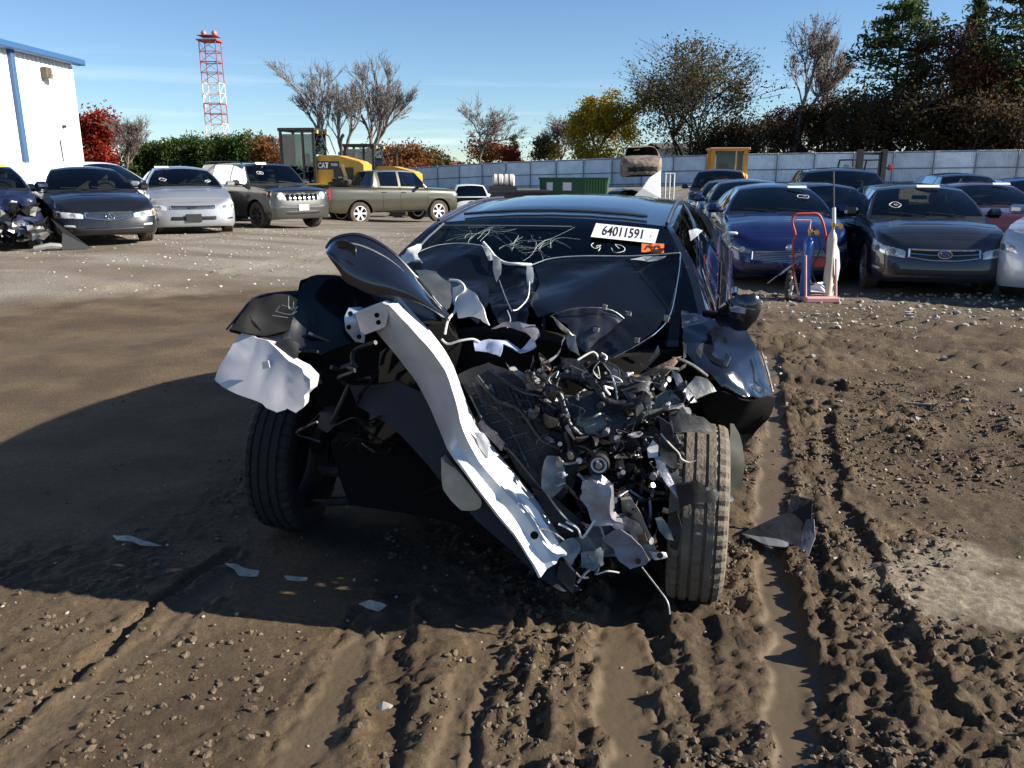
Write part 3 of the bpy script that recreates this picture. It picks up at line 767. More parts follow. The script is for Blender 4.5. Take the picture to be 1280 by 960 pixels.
    if f['lower']:
        for (a, vl, vu, lm) in f['lower']: fin(c.patch(-a, a, vl, vu, 1, .004, 14, 3), 'bumper_intake', lm)
    if f['fog']:
        a0, a1, vl, vu, fm = f['fog']
        for sd in (1, -1): fin(c.patch(a0, a1, vl, vu, sd, .007, 5, 3), 'fog_light', fm)
    if f['plate']:
        v, wv, hv, pm = f['plate']; p = c.S(0, v, 1, .02); h = MB(); h.box(p, (.015, wv, hv), bev=.004); fin(h, 'licence_plate', pm)
    if f['tail']:
        for sd in (1, -1): fin(c.patch(c.alen - .78, c.alen - .42, [.62, .62], [.90, .86], sd, .008, 6, 3), 'tail_light', M_red)
        p = c.S(c.alen, .55, 1, .012); h = MB(); h.box(p, (.012, .31, .155)); fin(h, 'rear_plate', M_white)
    # --- wheels
    tr = c.hw - c.tw / 2 - .025; i = 0
    for sw in (c.fo, c.fo + c.wb):
        for sd in (1, -1):
            if f['wheels'][i] == '1':
                add_wheel(root, c, (c.L / 2 - sw, sd * tr, c.R), c.R, c.tw, sd, c.rim or M_alloy, c.spokes, f.get('steer', 0.) if sw == c.fo else 0.)
            i += 1
    return root
def sticker_on(root, c, y, k, w_, h_, m_, name='lot_sticker'):   # paper lot sticker lying on the windshield (k along glass, y across)
    b0x, b0z = c.L / 2 - c.xc, c.hc; b1x, b1z = c.L / 2 - c.xw, c.H - c.crown - .02
    d = Vector((b1x - b0x, 0, b1z - b0z)); u = d.normalized(); nn = Vector((-u.z, 0, u.x)) if u.x > 0 else Vector((u.z, 0, -u.x))
    p = Vector((b0x, y, b0z)) + d * k + nn * (.052 + .028)
    p += Vector((.10 * (1 - k * .6) * (1 - (y / .6) ** 2) * .55, 0, .02 * k))
    mb = MB(); ex = Vector((0, 1, 0)) * w_ / 2; ey = u * h_ / 2
    mb.add([p - ex - ey, p + ex - ey, p + ex + ey, p - ex + ey], [(0, 1, 2, 3)])
    mb.add([p - ex - ey + nn * .002, p + ex - ey + nn * .002, p + ex + ey + nn * .002, p - ex + ey + nn * .002], [(0, 1, 2, 3)])
    return mb.build(name, m_, root)
def ring_on(root, c, y, k, r_, m_):      # hand-drawn marker ring on the windshield
    o = sticker_on(root, c, y, k, .01, .01, m_, 'marker_ring'); b = sum((v.co for v in o.data.vertices), Vector()) / len(o.data.vertices)
    d = Vector((c.xc - c.xw, 0, c.H - c.hc)).normalized(); mb = MB(); mb.tube([b + Vector((0, 1, 0)) * r_ * 1.5 * math.cos(a) + d * r_ * (1 + .35 * math.sin(2 * a + y * 31 + k * 17)) * math.sin(a) for a in [6.6 * i / 18 + y * 9 for i in range(19)]], .006, 4)
    q_ = math.sin(y * 50 + k * 9); mb.tube([b - Vector((0, 1, 0)) * r_ * .6 * q_, b + d * r_ * (.6 - q_ * .5), b + Vector((0, 1, 0)) * r_ * .8, b - d * r_ * .5 * q_], .006, 4)
    o2 = mb.build('marker_ring', m_, root); bpy.data.objects.remove(o); return o2
def paint(name, col, rough=.32, metal=.25, dust=.35, coat=1.):
    return mat(name, col, rough, metal, coat=coat, dust=dust * (.55 if max(col) > .2 else .16), bump=0)
def place(px, D, e=None):
    x = (px - 640) / F_PX * (D * CP + (CAM_H - .5) * SP)
    return Vector((x, D, tz(x, D)))
def car_at(c, px, D, yaw, *a, **k):
    """nose centre stands at px, D; yaw=0 faces the camera, positive turns its nose to the picture's right"""
    hd = -math.pi / 2 + yaw
    p = place(px, D); sc_ = k.get('scale', 1.)
    ctr = p - Vector((math.cos(hd), math.sin(hd), 0)) * c.L / 2 * sc_; ctr.z = tz(ctr.x, ctr.y) - .005
    return build_car(c, a[0], ctr, hd, *a[1:], **k)
# ---------------------------------------------------------------- parked cars
LOT_L = 'salvage cars parked along the white building'
LOT_R = 'salvage cars parked in the row behind the cylinder cart'
# black luxury sedan
c = Car(L=4.85, W=1.80, H=1.42, fo=.98, wb=2.75, hn=.66, hc=.93, belt=.95, zd=1.02, zt=.98, xc=1.38, xw=2.12, xr=3.35, xd=4.15, sB=2.45, sC=3.5, paint=paint('black_paint', (.006, .006, .008), dust=.5), rim=M_alloy, spokes=7, bow=.17)
r = car_at(c, 140, 14.9, R(36), 'sedan', 'black sedan with amber corner lamps and chrome grille in front of the white building', 'car', LOT_L,
    feats=dict(head=(.40, 1.06, [.62, .58], [.84, .84]), signal=(.86, 1.05, [.60, .59], [.83, .83]), grille=(.40, [.68, .58, .68], [.86, .88, .86], M_black, M_chrome, 4),
    lower=[(.62, [.14, .12, .14], [.27, .26, .27], M_black)], fog=(.55, .78, [.30, .30], [.40, .40], M_lamp), seat_mat=mat('tan_leather', (.16, .13, .10), .6), bar_mat=M_chrome, frame_r=.014))
em = MB(); p = c.S(0, .74, 1, .03); em.tube([p + Vector((0, .075 * math.cos(a), .06 * math.sin(a))) for a in [2 * math.pi * i / 14 for i in range(15)]], .008, 5)
em.tube([p + Vector((0, -.035, -.05)), p + Vector((0, 0, .045)), p + Vector((0, .035, -.05))], .008, 5); em.build('emblem', M_chrome, r)
# silver sedan
c = Car(L=5.05, W=1.85, H=1.48, fo=1.03, wb=2.81, hn=.72, hc=1.0, belt=1.0, zd=1.05, zt=1.0, xc=1.35, xw=2.1, xr=3.4, xd=4.25, sB=2.5, sC=3.55, paint=paint('silver_paint', (.42, .43, .45), .35, .6, dust=.25), spokes=9, bow=.14)
r = car_at(c, 243, 17.9, R(26), 'sedan', 'silver sedan with an empty dark plate panel parked next to the black sedan', 'car', LOT_L,
    feats=dict(head=(.52, 1.08, [.64, .58], [.84, .90]), grille=(.46, [.74, .74, .74], [.86, .86, .86], M_plate, M_chrome, 1), lower=[(.50, [.22, .22, .22], [.46, .46, .46], M_black)], fog=(.70, .88, [.26, .28], [.36, .34], M_black), plate=(.36, .32, .17, M_plate), frame_r=.006))
em = MB(); p = c.S(0, .80, 1, .03); em.box(p, (.01, .15, .025)); em.box(p, (.012, .06, .045)); em.build('emblem', M_chrome, r)
sticker_on(r, c, -.42, .93, .30, .075, M_white); M_mark = mat('marker_white', (.6, .62, .6), .7); ring_on(r, c, -.45, .28, .05, M_mark); ring_on(r, c, .50, .18, .04, M_mark)
# white minivan behind
c = Car(L=5.1, W=1.96, H=1.74, fo=1.0, wb=3.0, hn=.80, hc=1.12, belt=1.10, zd=1.12, zt=1.06, xc=1.1, xw=2.0, xr=4.7, xd=5.0, sB=2.6, sC=3.7, yr=.66, paint=paint('white_van_paint', (.78, .78, .77), .4, 0, dust=.15), glass=M_glassd)
car_at(c, 200, 23, R(70), 'minivan', 'white minivan parked behind the silver sedan', 'minivan', LOT_L, feats=dict(head=(.6, 1.05, [.64, .6], [.84, .86]), grille=(.4, [.66, .66], [.8, .8], M_plate, M_chrome, 1)))
# blue hatchback almost hidden behind the jeep
c = Car(L=4.4, W=1.78, H=1.50, xr=3.5, xd=4.15, sB=2.2, sC=3.2, paint=paint('blue_grey_paint', (.10, .16, .30), .3, .4))
car_at(c, 300, 25.5, R(26), 'hatchback', 'blue hatchback mostly hidden between the silver sedan and the grey jeep', 'car', LOT_L, feats=dict(head=(.55, .95, [.64, .6], [.84, .86])))
# grey compact off-roader
c = Car(L=4.23, W=1.84, H=1.69, fo=.82, wb=2.57, R=.36, tw=.23, gc=.26, hn=.93, hc=1.10, belt=1.10, zd=1.12, zt=1.08, xc=1.12, xw=1.62, xr=3.85, xd=4.14, sB=2.15, sC=3.1, yr=.66, crown=.035, lean=.03, bow=.09, squeeze=.07, arch=.07, spokes=8, rim=M_alloyd,
        paint=paint('granite_grey_paint', (.060, .060, .052), .34, .5, dust=.35), rear_glass=M_glassd, hcrown=.03)
r = car_at(c, 380, 21.6, R(47), 'off_roader', 'dark grey boxy off-roader with a seven-slot grille and round headlights', 'car', LOT_L, feats=dict(hood_mat=mat('black_hood', (.012, .012, .014), .3, coat=1), lower=[(.55, [.14, .14], [.34, .34], M_black)], plate=(.44, .30, .15, M_white), handle_mat=M_black, mirror_mat=M_black, belt_mat=M_black, roofrail=1))
for sd in (1, -1):
    q = c.S(.62, .84, sd, .012); h = MB(); h.lathe([(.001, .02), (.07, .018), (.10, .0), (.105, -.03)], 18, axis='X', c=q); h.build('headlight', M_lamp, r, 40)
    q2 = c.S(1.02, .86, sd, .01); h = MB(); h.box(q2, (.03, .03, .10)); h.build('side_marker', M_amber, r)
    rl = MB(); rl.tube([(c.L / 2 - c.xw - .2, sd * .62, c.H - .03), (c.L / 2 - c.xw - .3, sd * .63, c.H + .03), (-c.L / 2 + .6, sd * .63, c.H + .03), (-c.L / 2 + .45, sd * .62, c.H - .02)], .018, 6); rl.build('roof_rail', M_black, r)
gp = c.patch(-.50, .50, [.70, .70], [.96, .96], 1, .010, 14, 3).build('grille', M_chrome, r, 30)
for k in range(7):
    a = -.42 + k * .14; q = c.S(abs(a), .83, 1 if a >= 0 else -1, .010); sl_ = MB(); sl_.box(q, (.03, .082, .17), bev=.012); sl_.build('grille_slot', M_under, gp)
c.patch(-.7, .7, [.40, .40], [.50, .50], 1, .02, 12, 3).build('bumper_bar', mat('grey_trim', (.10, .10, .10), .5), r, 30)
sticker_on(r, c, -.25, .93, .30, .075, M_white); ring_on(r, c, -.42, .5, .06, M_mark)
# olive pickup
c = Car(L=5.4, W=1.89, H=1.90, fo=.95, wb=3.26, R=.40, tw=.26, gc=.42, hn=1.13, hc=1.24, belt=1.28, zd=1.29, zt=1.32, xc=1.42, xw=1.92, xr=3.50, xd=3.74, sB=2.6, sC=3.38, yr=.68, crown=.03, bow=.09, tail_bow=.03, lean=.02, squeeze=.035, arch=.09, bed=True, spokes=6, hcrown=.03,
        paint=paint('olive_paint', (.050, .046, .028), .36, .3, dust=.35), rear_glass=M_glassd, rim=mat('bright_alloy', (.72, .72, .72), .35, .4))
hd = R(36)
fw = Vector((math.cos(hd), math.sin(hd), 0)); bp = place(436, 30.5); ctr = bp + fw * (c.fo + c.wb - c.L / 2); ctr.z = tz(ctr.x, ctr.y)
r = build_car(c, 'pickup_truck', ctr, hd, 'olive green crew cab pickup truck with pale alloy wheels', 'pickup', LOT_L, feats=dict(head=(.62, 1.1, [.66, .66], [.84, .84]), grille=(.5, [.5, .5], [.86, .86], M_black, M_chrome, 2), handle_mat=M_chrome, mirror_mat=M_black, tail=False))
for sd in (1, -1): c.patch(c.alen - .98, c.alen - .72, [.46, .46], [.95, .95], sd, .012, 6, 3).build('tail_light', M_red, r, 30)
h = MB(); h.box((-c.L / 2 - .07, 0, .52), (.16, 1.7, .18), bev=.03); h.build('rear_bumper', M_black, r)
h = MB(); h.box((-c.L / 2 - .01, 0, .95), (.012, 1.3, .38), bev=.004); h.build('tailgate_panel', c.paint, r)
# white pickup beyond
c = Car(L=5.6, W=2.0, H=1.88, fo=1.0, wb=3.5, R=.39, tw=.26, gc=.34, hn=1.0, hc=1.2, belt=1.22, zd=1.22, zt=1.25, xc=1.5, xw=2.15, xr=3.7, xd=3.86, sB=2.7, sC=3.5, yr=.68, bow=.12, tail_bow=.04, squeeze=.05, bed=True, paint=paint('white_truck_paint', (.72, .73, .74), .4, 0, dust=.2), glass=M_glassd)
p = place(590, 41); r = build_car(c, 'pickup_truck', Vector((p.x - .3, 44, tz(p.x, 44) - .3)), R(98), 'white pickup truck with red tail lights parked in front of the metal fence', 'pickup', 'trucks near the metal fence', feats=dict(tail=False, head=None))
for sd in (1, -1): c.patch(c.alen - 1.02, c.alen - .82, [.52, .52], [.96, .96], sd, .012, 4, 3).build('tail_light', M_red, r, 30)
h = MB(); h.box((-c.L / 2 - .06, 0, .60), (.16, 1.8, .2), bev=.03); h.build('rear_bumper', M_chrome, r)
h = MB(); h.box((-c.L / 2 + .03, .0, 1.04), (.02, .42, .13)); h.build('tailgate_badge', M_black, r)
# wrecked dark blue car at the left edge
def crush_l(q):
    k = max(0., (q.x - .9) / 1.3); s_ = max(0., .2 - q.y) 
    n_ = mnoise.noise_vector(q * 3.2) * .16 * min(1, k) + mnoise.noise_vector(q * 9) * .05 * min(1, k)
    return q + n_ - Vector((.25 * k * (.4 + (1 if q.y > 0 else .2)), 0, .02 * k))
c = Car(L=4.7, W=1.82, H=1.46, hn=.74, hc=.98, bow=.15, paint=paint('navy_paint', (.012, .016, .05), .28, .3, dust=.3))
r = car_at(c, -26, 13.4, R(30), 'wrecked_sedan', 'dark blue sedan with a smashed front corner next to the white building', 'car', LOT_L, bend=crush_l,
    feats=dict(head=None, grille=(.46, [.56, .52, .56], [.84, .86, .84], M_black, M_chrome, 4), lower=[(.6, [.1, .1], [.3, .3], M_black)], wheels='1111'))
sticker_on(r, c, .35, .85, .30, .075, mat('yellow_paper', (.75, .5, .05), .7))
rs = random.Random(3)
JUNKM = [mat('dull_grey_metal', (.20, .20, .20), .5, .6, var=.3), M_black, mat('light_torn_plastic', (.22, .22, .21), .6), mat('blue_plastic', (.02, .04, .09), .4), M_under, M_steel]
for k in range(26):
    h = MB(); b = Vector((2.05 + rs.uniform(-.25, .25), rs.uniform(-.05, .95), rs.uniform(.22, .72)))
    n_ = 3; rows_ = [[b + Vector((rs.uniform(-.05, .05), (i / n_ - .5) * rs.uniform(.12, .34), (j / n_ - .5) * rs.uniform(.08, .28))) for i in range(n_ + 1)] for j in range(n_ + 1)]
    h.grid(rows_); h.build('torn_panel', JUNKM[[0, 1, 4, 3, 4, 5, 1, 2][k % 8]], r)
h = MB(); h.tube([(2.15, .75, .05), (2.2, 1.0, .10), (2.1, 1.25, .06)], .05, 7); h.build('bumper_scrap', JUNKM[2], r, 40)
h = MB(); h.add([(2.2, 1.15, .02), (2.15, 1.62, .02), (2.1, 1.05, .55), (2.12, 1.2, .3)], [(0, 1, 3), (3, 1, 2)]); h.build('fender_liner_scrap', M_black, r)
# ---------------------------------------------------------------- right row
# dark blue sedan
c = Car(L=4.87, W=1.85, H=1.47, fo=.98, wb=2.85, hn=.72, hc=1.0, belt=.99, zd=1.06, zt=1.0, xc=1.42, xw=2.25, xr=3.35, xd=4.25, sB=2.5, sC=3.5, bow=.20, paint=paint('deep_blue_paint', (.012, .022, .105), .25, .4, dust=.25))
r = car_at(c, 988, 12.0, R(-10), 'sedan', 'deep blue sedan with a torn front corner behind the gas cylinder cart', 'car', LOT_R,
    feats=dict(head=(.50, 1.12, [.54, .62], [.68, .82]), lamp_mat=M_lampd, grille=(.52, [.40, .34, .40], [.62, .66, .62], M_black, M_chrome, 5), lower=[(.7, [.06, .06], [.2, .2], M_black)], frame_r=.008))
sticker_on(r, c, .34, .86, .30, .075, M_white); ring_on(r, c, .40, .5, .06, M_mark)
em = MB(); p = c.S(0, .76, 1, .012); em.lathe([(.001, .008), (.05, .006), (.055, 0)], 14, axis='X', c=p); em.build('emblem', M_chrome, r, 50)
tr_ = MB(); tr_.tube(crom([c.S(.88, .98, -1, .0), c.S(.95, .95, -1, .12), c.S(1.05, .72, -1, .10), c.S(1.1, .42, -1, .04)], 5), [.012] + [.03] * 14 + [.02], 6); tr_.build('torn_bumper_strip', mat('pale_trim', (.55, .56, .58), .4), r, 50)
# grey crossover
c = Car(L=4.45, W=1.79, H=1.49, fo=.95, wb=2.635, R=.335, gc=.20, hn=.76, hc=.99, belt=1.0, zd=1.05, zt=1.0, xc=1.28, xw=2.05, xr=3.75, xd=4.25, sB=2.35, sC=3.35, yr=.60, bow=.16, paint=paint('dark_grey_metallic', (.030, .032, .042), .3, .5, dust=.25))
r = car_at(c, 1182, 11.0, R(-14), 'crossover', 'dark grey crossover with a silver rimmed grille and an oval badge', 'car', LOT_R,
    feats=dict(head=(.46, 1.12, [.56, .60], [.78, .88]), grille=(.44, [.60, .54, .54, .60], [.80, .80, .80, .80], M_black, M_chrome, 1), lower=[(.66, [.12, .12], [.34, .34], M_black)], fog=(.80, .98, [.24, .26], [.34, .36], M_lampd), frame_r=.014), scale=1.0)
em = MB(); p = c.S(0, .70, 1, .035)
em.tube([p + Vector((0, .085 * math.cos(a), .05 * math.sin(a))) for a in [2 * math.pi * i / 16 for i in range(17)]], .010, 5); e_ = em.build('emblem', M_chrome, r, 60)
em = MB(); em.add([p + Vector((-.004, 0, 0))] + [p + Vector((-.004, .083 * math.cos(a), .048 * math.sin(a))) for a in [2 * math.pi * i / 16 for i in range(16)]], [(0, 1 + i, 1 + (i + 1) % 16) for i in range(16)]); em.build('emblem_field', mat('badge_blue', (.02, .05, .25), .2, coat=1), e_)
em = MB()
for (dy, dz, r_) in ((-.045, .012, .014), (.0, .018, .008), (.03, .012, .008), (.045, -.006, .008), (.0, -.02, .008), (-.02, -.012, .008)): em.box(p + Vector((.003, dy, dz)), (.004, r_ * 1.4, r_ * 1.4), (R(45), 0, 0))
em.build('emblem_stars', M_chrome, e_)
sticker_on(r, c, .10, .90, .32, .075, M_white); ring_on(r, c, -.42, .3, .055, M_mark)
h = MB(); h.box((c.L / 2 - c.xc - .55, -.35, 1.22), (.02, .36, .09), (0, .6, .0)); h.build('sun_visor_shade', mat('pale_blue_plastic', (.10, .32, .50), .5), r)
# crumpled black sedan squeezed between
def crush_r(q):
    k = max(0., (q.x - .2) / 1.8)
    n_ = mnoise.noise_vector(q * 2.6 + Vector((5, 0, 0))) * .22 * min(1, k) + mnoise.noise_vector(q * 8) * .06 * min(1, k)
    return q + n_ - Vector((.35 * k, .12 * k, 0))
c = Car(L=4.6, W=1.78, H=1.48, hn=.72, hc=.98, paint=paint('gloss_black_paint', (.012, .013, .018), .25, .2, dust=.2))
r = car_at(c, 1070, 12.4, R(-4), 'wrecked_sedan', 'black sedan with a crushed nose squeezed between the blue sedan and the grey crossover', 'car', LOT_R, bend=crush_r, feats=dict(head=(.6, 1.0, [.6, .6], [.82, .84]), lamp_mat=M_lampd))
# black suv behind them
c = Car(L=4.7, W=1.88, H=1.68, R=.36, gc=.24, hn=.90, hc=1.10, belt=1.10, zd=1.14, zt=1.06, xc=1.2, xw=1.95, xr=4.1, xd=4.55, sB=2.4, sC=3.4, yr=.64, paint=paint('midnight_paint', (.012, .016, .030), .25, .3, dust=.25))
car_at(c, 1062, 15.0, R(-14), 'suv', 'midnight blue sport utility vehicle behind the crushed black sedan', 'car', LOT_R, feats=dict(head=(.55, 1.0, [.6, .6], [.8, .82]), lamp_mat=M_lampd, grille=(.45, [.5, .5], [.8, .8], M_black, M_chrome, 2)), scale=1.03)
# three dark cars behind the blue sedan, on its left
c = Car(L=4.8, W=1.85, H=1.46, paint=paint('steel_blue_paint', (.03, .05, .10), .28, .5, dust=.2))
car_at(c, 940, 16.6, R(-12), 'sedan', 'steel blue sedan directly behind the deep blue sedan', 'car', LOT_R, feats=dict(head=(.6, 1.0, [.62, .6], [.82, .84]), lamp_mat=M_lampd), scale=1.02)
c = Car(L=4.6, W=1.8, H=1.45, paint=paint('grey_blue_paint', (.06, .08, .12), .3, .5, dust=.2))
car_at(c, 916, 20.5, R(-12), 'sedan', 'grey blue sedan third behind the deep blue sedan', 'car', LOT_R, feats=dict(head=(.6, 1.0, [.62, .6], [.82, .84]), lamp_mat=M_lampd))
c = Car(L=4.8, W=1.9, H=1.72, xr=4.2, xd=4.65, hn=.9, hc=1.1, belt=1.12, zd=1.15, zt=1.1, sB=2.4, sC=3.4, yr=.65, paint=paint('plum_paint', (.035, .014, .05), .25, .4, dust=.2))
car_at(c, 897, 24.5, R(-14), 'suv', 'plum coloured sport utility vehicle last in line behind the deep blue sedan', 'car', LOT_R, feats=dict(head=(.6, 1.0, [.62, .6], [.82, .84])))
# maroon sedan, and cars behind it
c = Car(L=4.8, W=1.84, H=1.45, paint=paint('maroon_paint', (.085, .018, .022), .3, .4, dust=.25))
r = car_at(c, 1268, 15.2, R(-12), 'sedan', 'maroon sedan with a white windshield sticker beyond the grey crossover', 'car', LOT_R, feats=dict(head=(.6, 1.0, [.62, .6], [.82, .84]), lamp_mat=M_lampd))
sticker_on(r, c, .30, .90, .32, .08, M_white)
c = Car(L=4.7, W=1.84, H=1.6, xr=3.9, xd=4.5, paint=paint('black_blue_paint', (.015, .017, .024), .25, .2, dust=.2))
car_at(c, 1238, 20.2, R(-10), 'hatchback', 'black hatchback with silver roof trim behind the maroon sedan', 'car', LOT_R, feats=dict(head=(.6, 1.0, [.62, .6], [.82, .84])))
c = Car(L=4.6, W=1.8, H=1.5, paint=paint('bright_blue_paint', (.02, .06, .28), .25, .3, dust=.2))
car_at(c, 1330, 19.0, R(-12), 'hatchback', 'bright blue hatchback behind the maroon sedan', 'car', LOT_R, feats=dict(head=(.6, 1.0, [.62, .6], [.82, .84])))
# pale car at the right edge
c = Car(L=4.9, W=1.88, H=1.62, hn=.85, hc=1.06, belt=1.06, xr=4.1, xd=4.6, zd=1.1, zt=1.05, yr=.62, paint=paint('pale_silver_paint', (.52, .56, .62), .3, .3, dust=.15))
car_at(c, 1338, 10.2, R(-44), 'crossover', 'pale silver crossover next to the dark grey crossover', 'car', LOT_R, feats=dict(head=(.6, 1.0, [.62, .6], [.82, .84])))
# ================================================================== BACKGROUND
# ---- white metal building with blue trim
M_wall = mat('white_metal_siding', (.80, .80, .79), .55, var=.04, vscale=.6)
M_blue = mat('blue_trim_metal', (.035, .10, .22), .45)
BX = -15.3; BY0, BY1 = -6.0, 30.3; BZ = 5.25
root = empty('metal_building', (BX, (BY0 + BY1) / 2, 0)); tag(root, 'white ribbed metal building with blue eave trim and blue downpipe', 'building')
ox, oy = BX, (BY0 + BY1) / 2
n = int((BY1 - BY0) / 1.0)
for k in range(n):         # ribbed siding sheets facing the yard
    y0 = BY0 + (BY1 - BY0) * k / n; y1 = BY0 + (BY1 - BY0) * (k + 1) / n
    if y1 < 6: continue
    prof = []
    for j in range(4):
        a = y0 + (y1 - y0) * j / 4; d = (y1 - y0) / 4
        prof += [(a, 0), (a + d * .70, 0), (a + d * .78, .028), (a + d * .90, .028)]
    prof.append((y1, 0))
    m_ = MB(); m_.grid([[(b, a - oy, z) for a, b in prof] for z in (-.3, BZ - .12)]); m_.build('siding_sheet', M_wall, root)
m_ = MB()
for y in (BY0, BY1 - .02): m_.box((-9.5, y - oy, BZ / 2 - .1), (19, .04, BZ - .2))
m_.box((-9.5, BY1 - .02 - oy, BZ / 2 + .3), (18.9, .036, BZ + .4)) if False else None
m_.build('end_wall', M_wall, root)
m_ = MB(); m_.grid([[(.35, BY0 - .2 - oy, BZ - .02), (.35, BY1 + .35 - oy, BZ - .02)], [(-9.5, BY0 - .2 - oy, BZ + 1.1), (-9.5, BY1 + .35 - oy, BZ + 1.1)], [(-19.3, BY0 - .2 - oy, BZ - .02), (-19.3, BY1 + .35 - oy, BZ - .02)]]); m_.build('roof', M_blue, root)
m_ = MB(); m_.box((.22, .08, BZ - .06), (.30, BY1 - BY0 + .5, .20), bev=.03); m_.build('gutter', M_blue, root)
DY = G(47, 140, 0) and 26.6
m_ = MB(); m_.box((.09, DY - oy, BZ / 2 - .2), (.14, .18, BZ + .1), bev=.02); m_.build('downpipe', M_blue, root)
m_ = MB(); m_.box((.0, BY1 - oy, BZ / 2 - .1), (.06, .06, BZ - .2)); m_.build('corner_trim', M_wall, root)
m_ = MB(); m_.box((.14, 28.4 - oy, 4.63), (.22, .34, .34), bev=.03); lp = m_.build('wall_lamp', mat('bronze_lamp', (.10, .07, .045), .5), root)
m_ = MB(); m_.box((.29, 28.55 - oy, 4.52), (.14, .30, .20), (0, .4, 0), bev=.03); m_.build('lamp_glass', mat('lamp_glass', (.45, .44, .40), .3), lp)
m_ = MB(); m_.tube([(.03, 28.9 - oy, 2.55), (.03, 28.95 - oy, 1.75), (.03, 29.5 - oy, 1.72)], .018, 5); m_.build('conduit', M_under, root)
m_ = MB(); m_.box((.05, 29.25 - oy, 3.0), (.08, .14, .09)); m_.build('junction_box', M_black, root)
# ---- red and white lattice tower
M_tr = mat('tower_red', (.34, .07, .06), .6); M_tw = mat('tower_white', (.72, .70, .70), .5)
TD = 100.; tb = P(276, 212, TD); tzp = P(266, 52, TD).z; root = empty('lattice_tower', (tb.x, TD, 0)); tag(root, 'red and white lattice mast with two round lamps on top', 'tower')
def tw(z): return lerp(1.02, .92, z / tzp)
lv = [tzp * k / 14 for k in range(15)]
for i in range(14):
    z0, z1 = lv[i], lv[i + 1]; red = (i // 2) % 2 == 1 or i >= 12; a, b = tw(z0), tw(z1)
    m_ = MB(); cs = ((-1, -1), (1, -1), (1, 1), (-1, 1))
    for (x, y) in cs: m_.tube([(x * a, y * a, z0), (x * b, y * b, z1)], .055, 5)
    for k in range(4):
        p, q = cs[k], cs[(k + 1) % 4]
        m_.tube([(p[0] * b, p[1] * b, z1), (q[0] * b, q[1] * b, z1)], .06 if i % 3 == 2 else .045, 4)
        m_.tube([(p[0] * a, p[1] * a, z0), (q[0] * b, q[1] * b, z1)], .026, 4)
    m_.build('lattice_section', M_tr if red else M_tw, root)
m_ = MB(); m_.box((0, 0, tzp + .08), (2.3, 2.3, .16)); m_.box((0, 0, tzp + .55), (2.1, 2.1, .06)); m_.build('platform', M_tr, root)
for sx_ in (-.6, .6):
    m_ = MB(); m_.lathe([(.001, .55), (.22, .48), (.32, .22), (.26, .02), (.15, -.1)], 14, axis='Z', c=(sx_, 0, tzp + .65)); m_.build('beacon_lamp', mat('beacon_red', (.42, .20, .16), .4), root, 60)
for k, z in enumerate((.55, .62)):
    m_ = MB(); m_.box((-1.15, -.2, tzp * z), (.35, .3, .5), bev=.1); m_.build('antenna_box', M_tw, root)
# ---- corrugated metal fence
M_fence = mat('galvanised_fence', (.74, .80, .86), .42, .12, var=.14, vscale=1.2); M_fpost = mat('fence_post', (.22, .25, .29), .5, .3)
_t = M_fence.node_tree; _oi = _t.nodes.new('ShaderNodeObjectInfo'); _mr = _t.nodes.new('ShaderNodeMapRange'); _mr.inputs['To Min'].default_value = .74; _mr.inputs['To Max'].default_value = 1.1
_mm = _t.nodes.new('ShaderNodeMix'); _mm.data_type = 'RGBA'; _mm.blend_type = 'MULTIPLY'; _mm.inputs['Factor'].default_value = 1.0     # each sheet weathered a little differently
_b = _t.nodes['Principled BSDF']; _src = _b.inputs['Base Color'].links[0].from_socket
_t.links.new(_oi.outputs['Random'], _mr.inputs['Value']); _t.links.new(_src, _mm.inputs['A']); _t.links.new(_mr.outputs['Result'], _mm.inputs['B']); _t.links.new(_mm.outputs['Result'], _b.inputs['Base Color'])
root = empty('metal_fence', (FPTS[3].x, FPTS[3].y, 0)); tag(root, 'long galvanised corrugated metal fence with rails and posts at the yard edge', 'fence')
O = root.location.copy()
pts = crom(FPTS, 12); al = [0.]
for a, b in zip(pts[:-1], pts[1:]): al.append(al[-1] + (b - a).length)
def fat(d):
    for i in range(len(al) - 1):
        if al[i + 1] >= d: return pts[i].lerp(pts[i + 1], (d - al[i]) / (al[i + 1] - al[i]))
    return pts[-1].copy()
d = 0; bay = 2.9
while d + bay < al[-1]:
    a, b = fat(d), fat(d + bay); u = (b - a); un = Vector((u.y, -u.x, 0)).normalized()
    if un.y > 0: un = -un
    m_ = MB(); row0 = []; row1 = []; N = 44
    for k in range(N + 1):
        p = a.lerp(b, k / N); off = un * (.022 * (1 if k % 2 else -1))
        row0.append(p + off - O - Vector((0, 0, FENCE_H))); row1.append(p + off - O)
    m_.grid([row0, row1]); m_.build('fence_panel', M_fence, root)
    for fr, th in ((.03, .08), (.52, .07), (.93, .07)):
        m_ = MB(); m_.tube([a + un * .06 - O - Vector((0, 0, FENCE_H * fr)), b + un * .06 - O - Vector((0, 0, FENCE_H * fr))], th / 2, 4); m_.build('fence_rail', M_fpost, root)
    m_ = MB(); m_.tube([a + un * .10 - O - Vector((0, 0, FENCE_H)), a + un * .10 - O + Vector((0, 0, .03))], .06, 6); m_.build('fence_post', M_fpost, root)
    d += bay
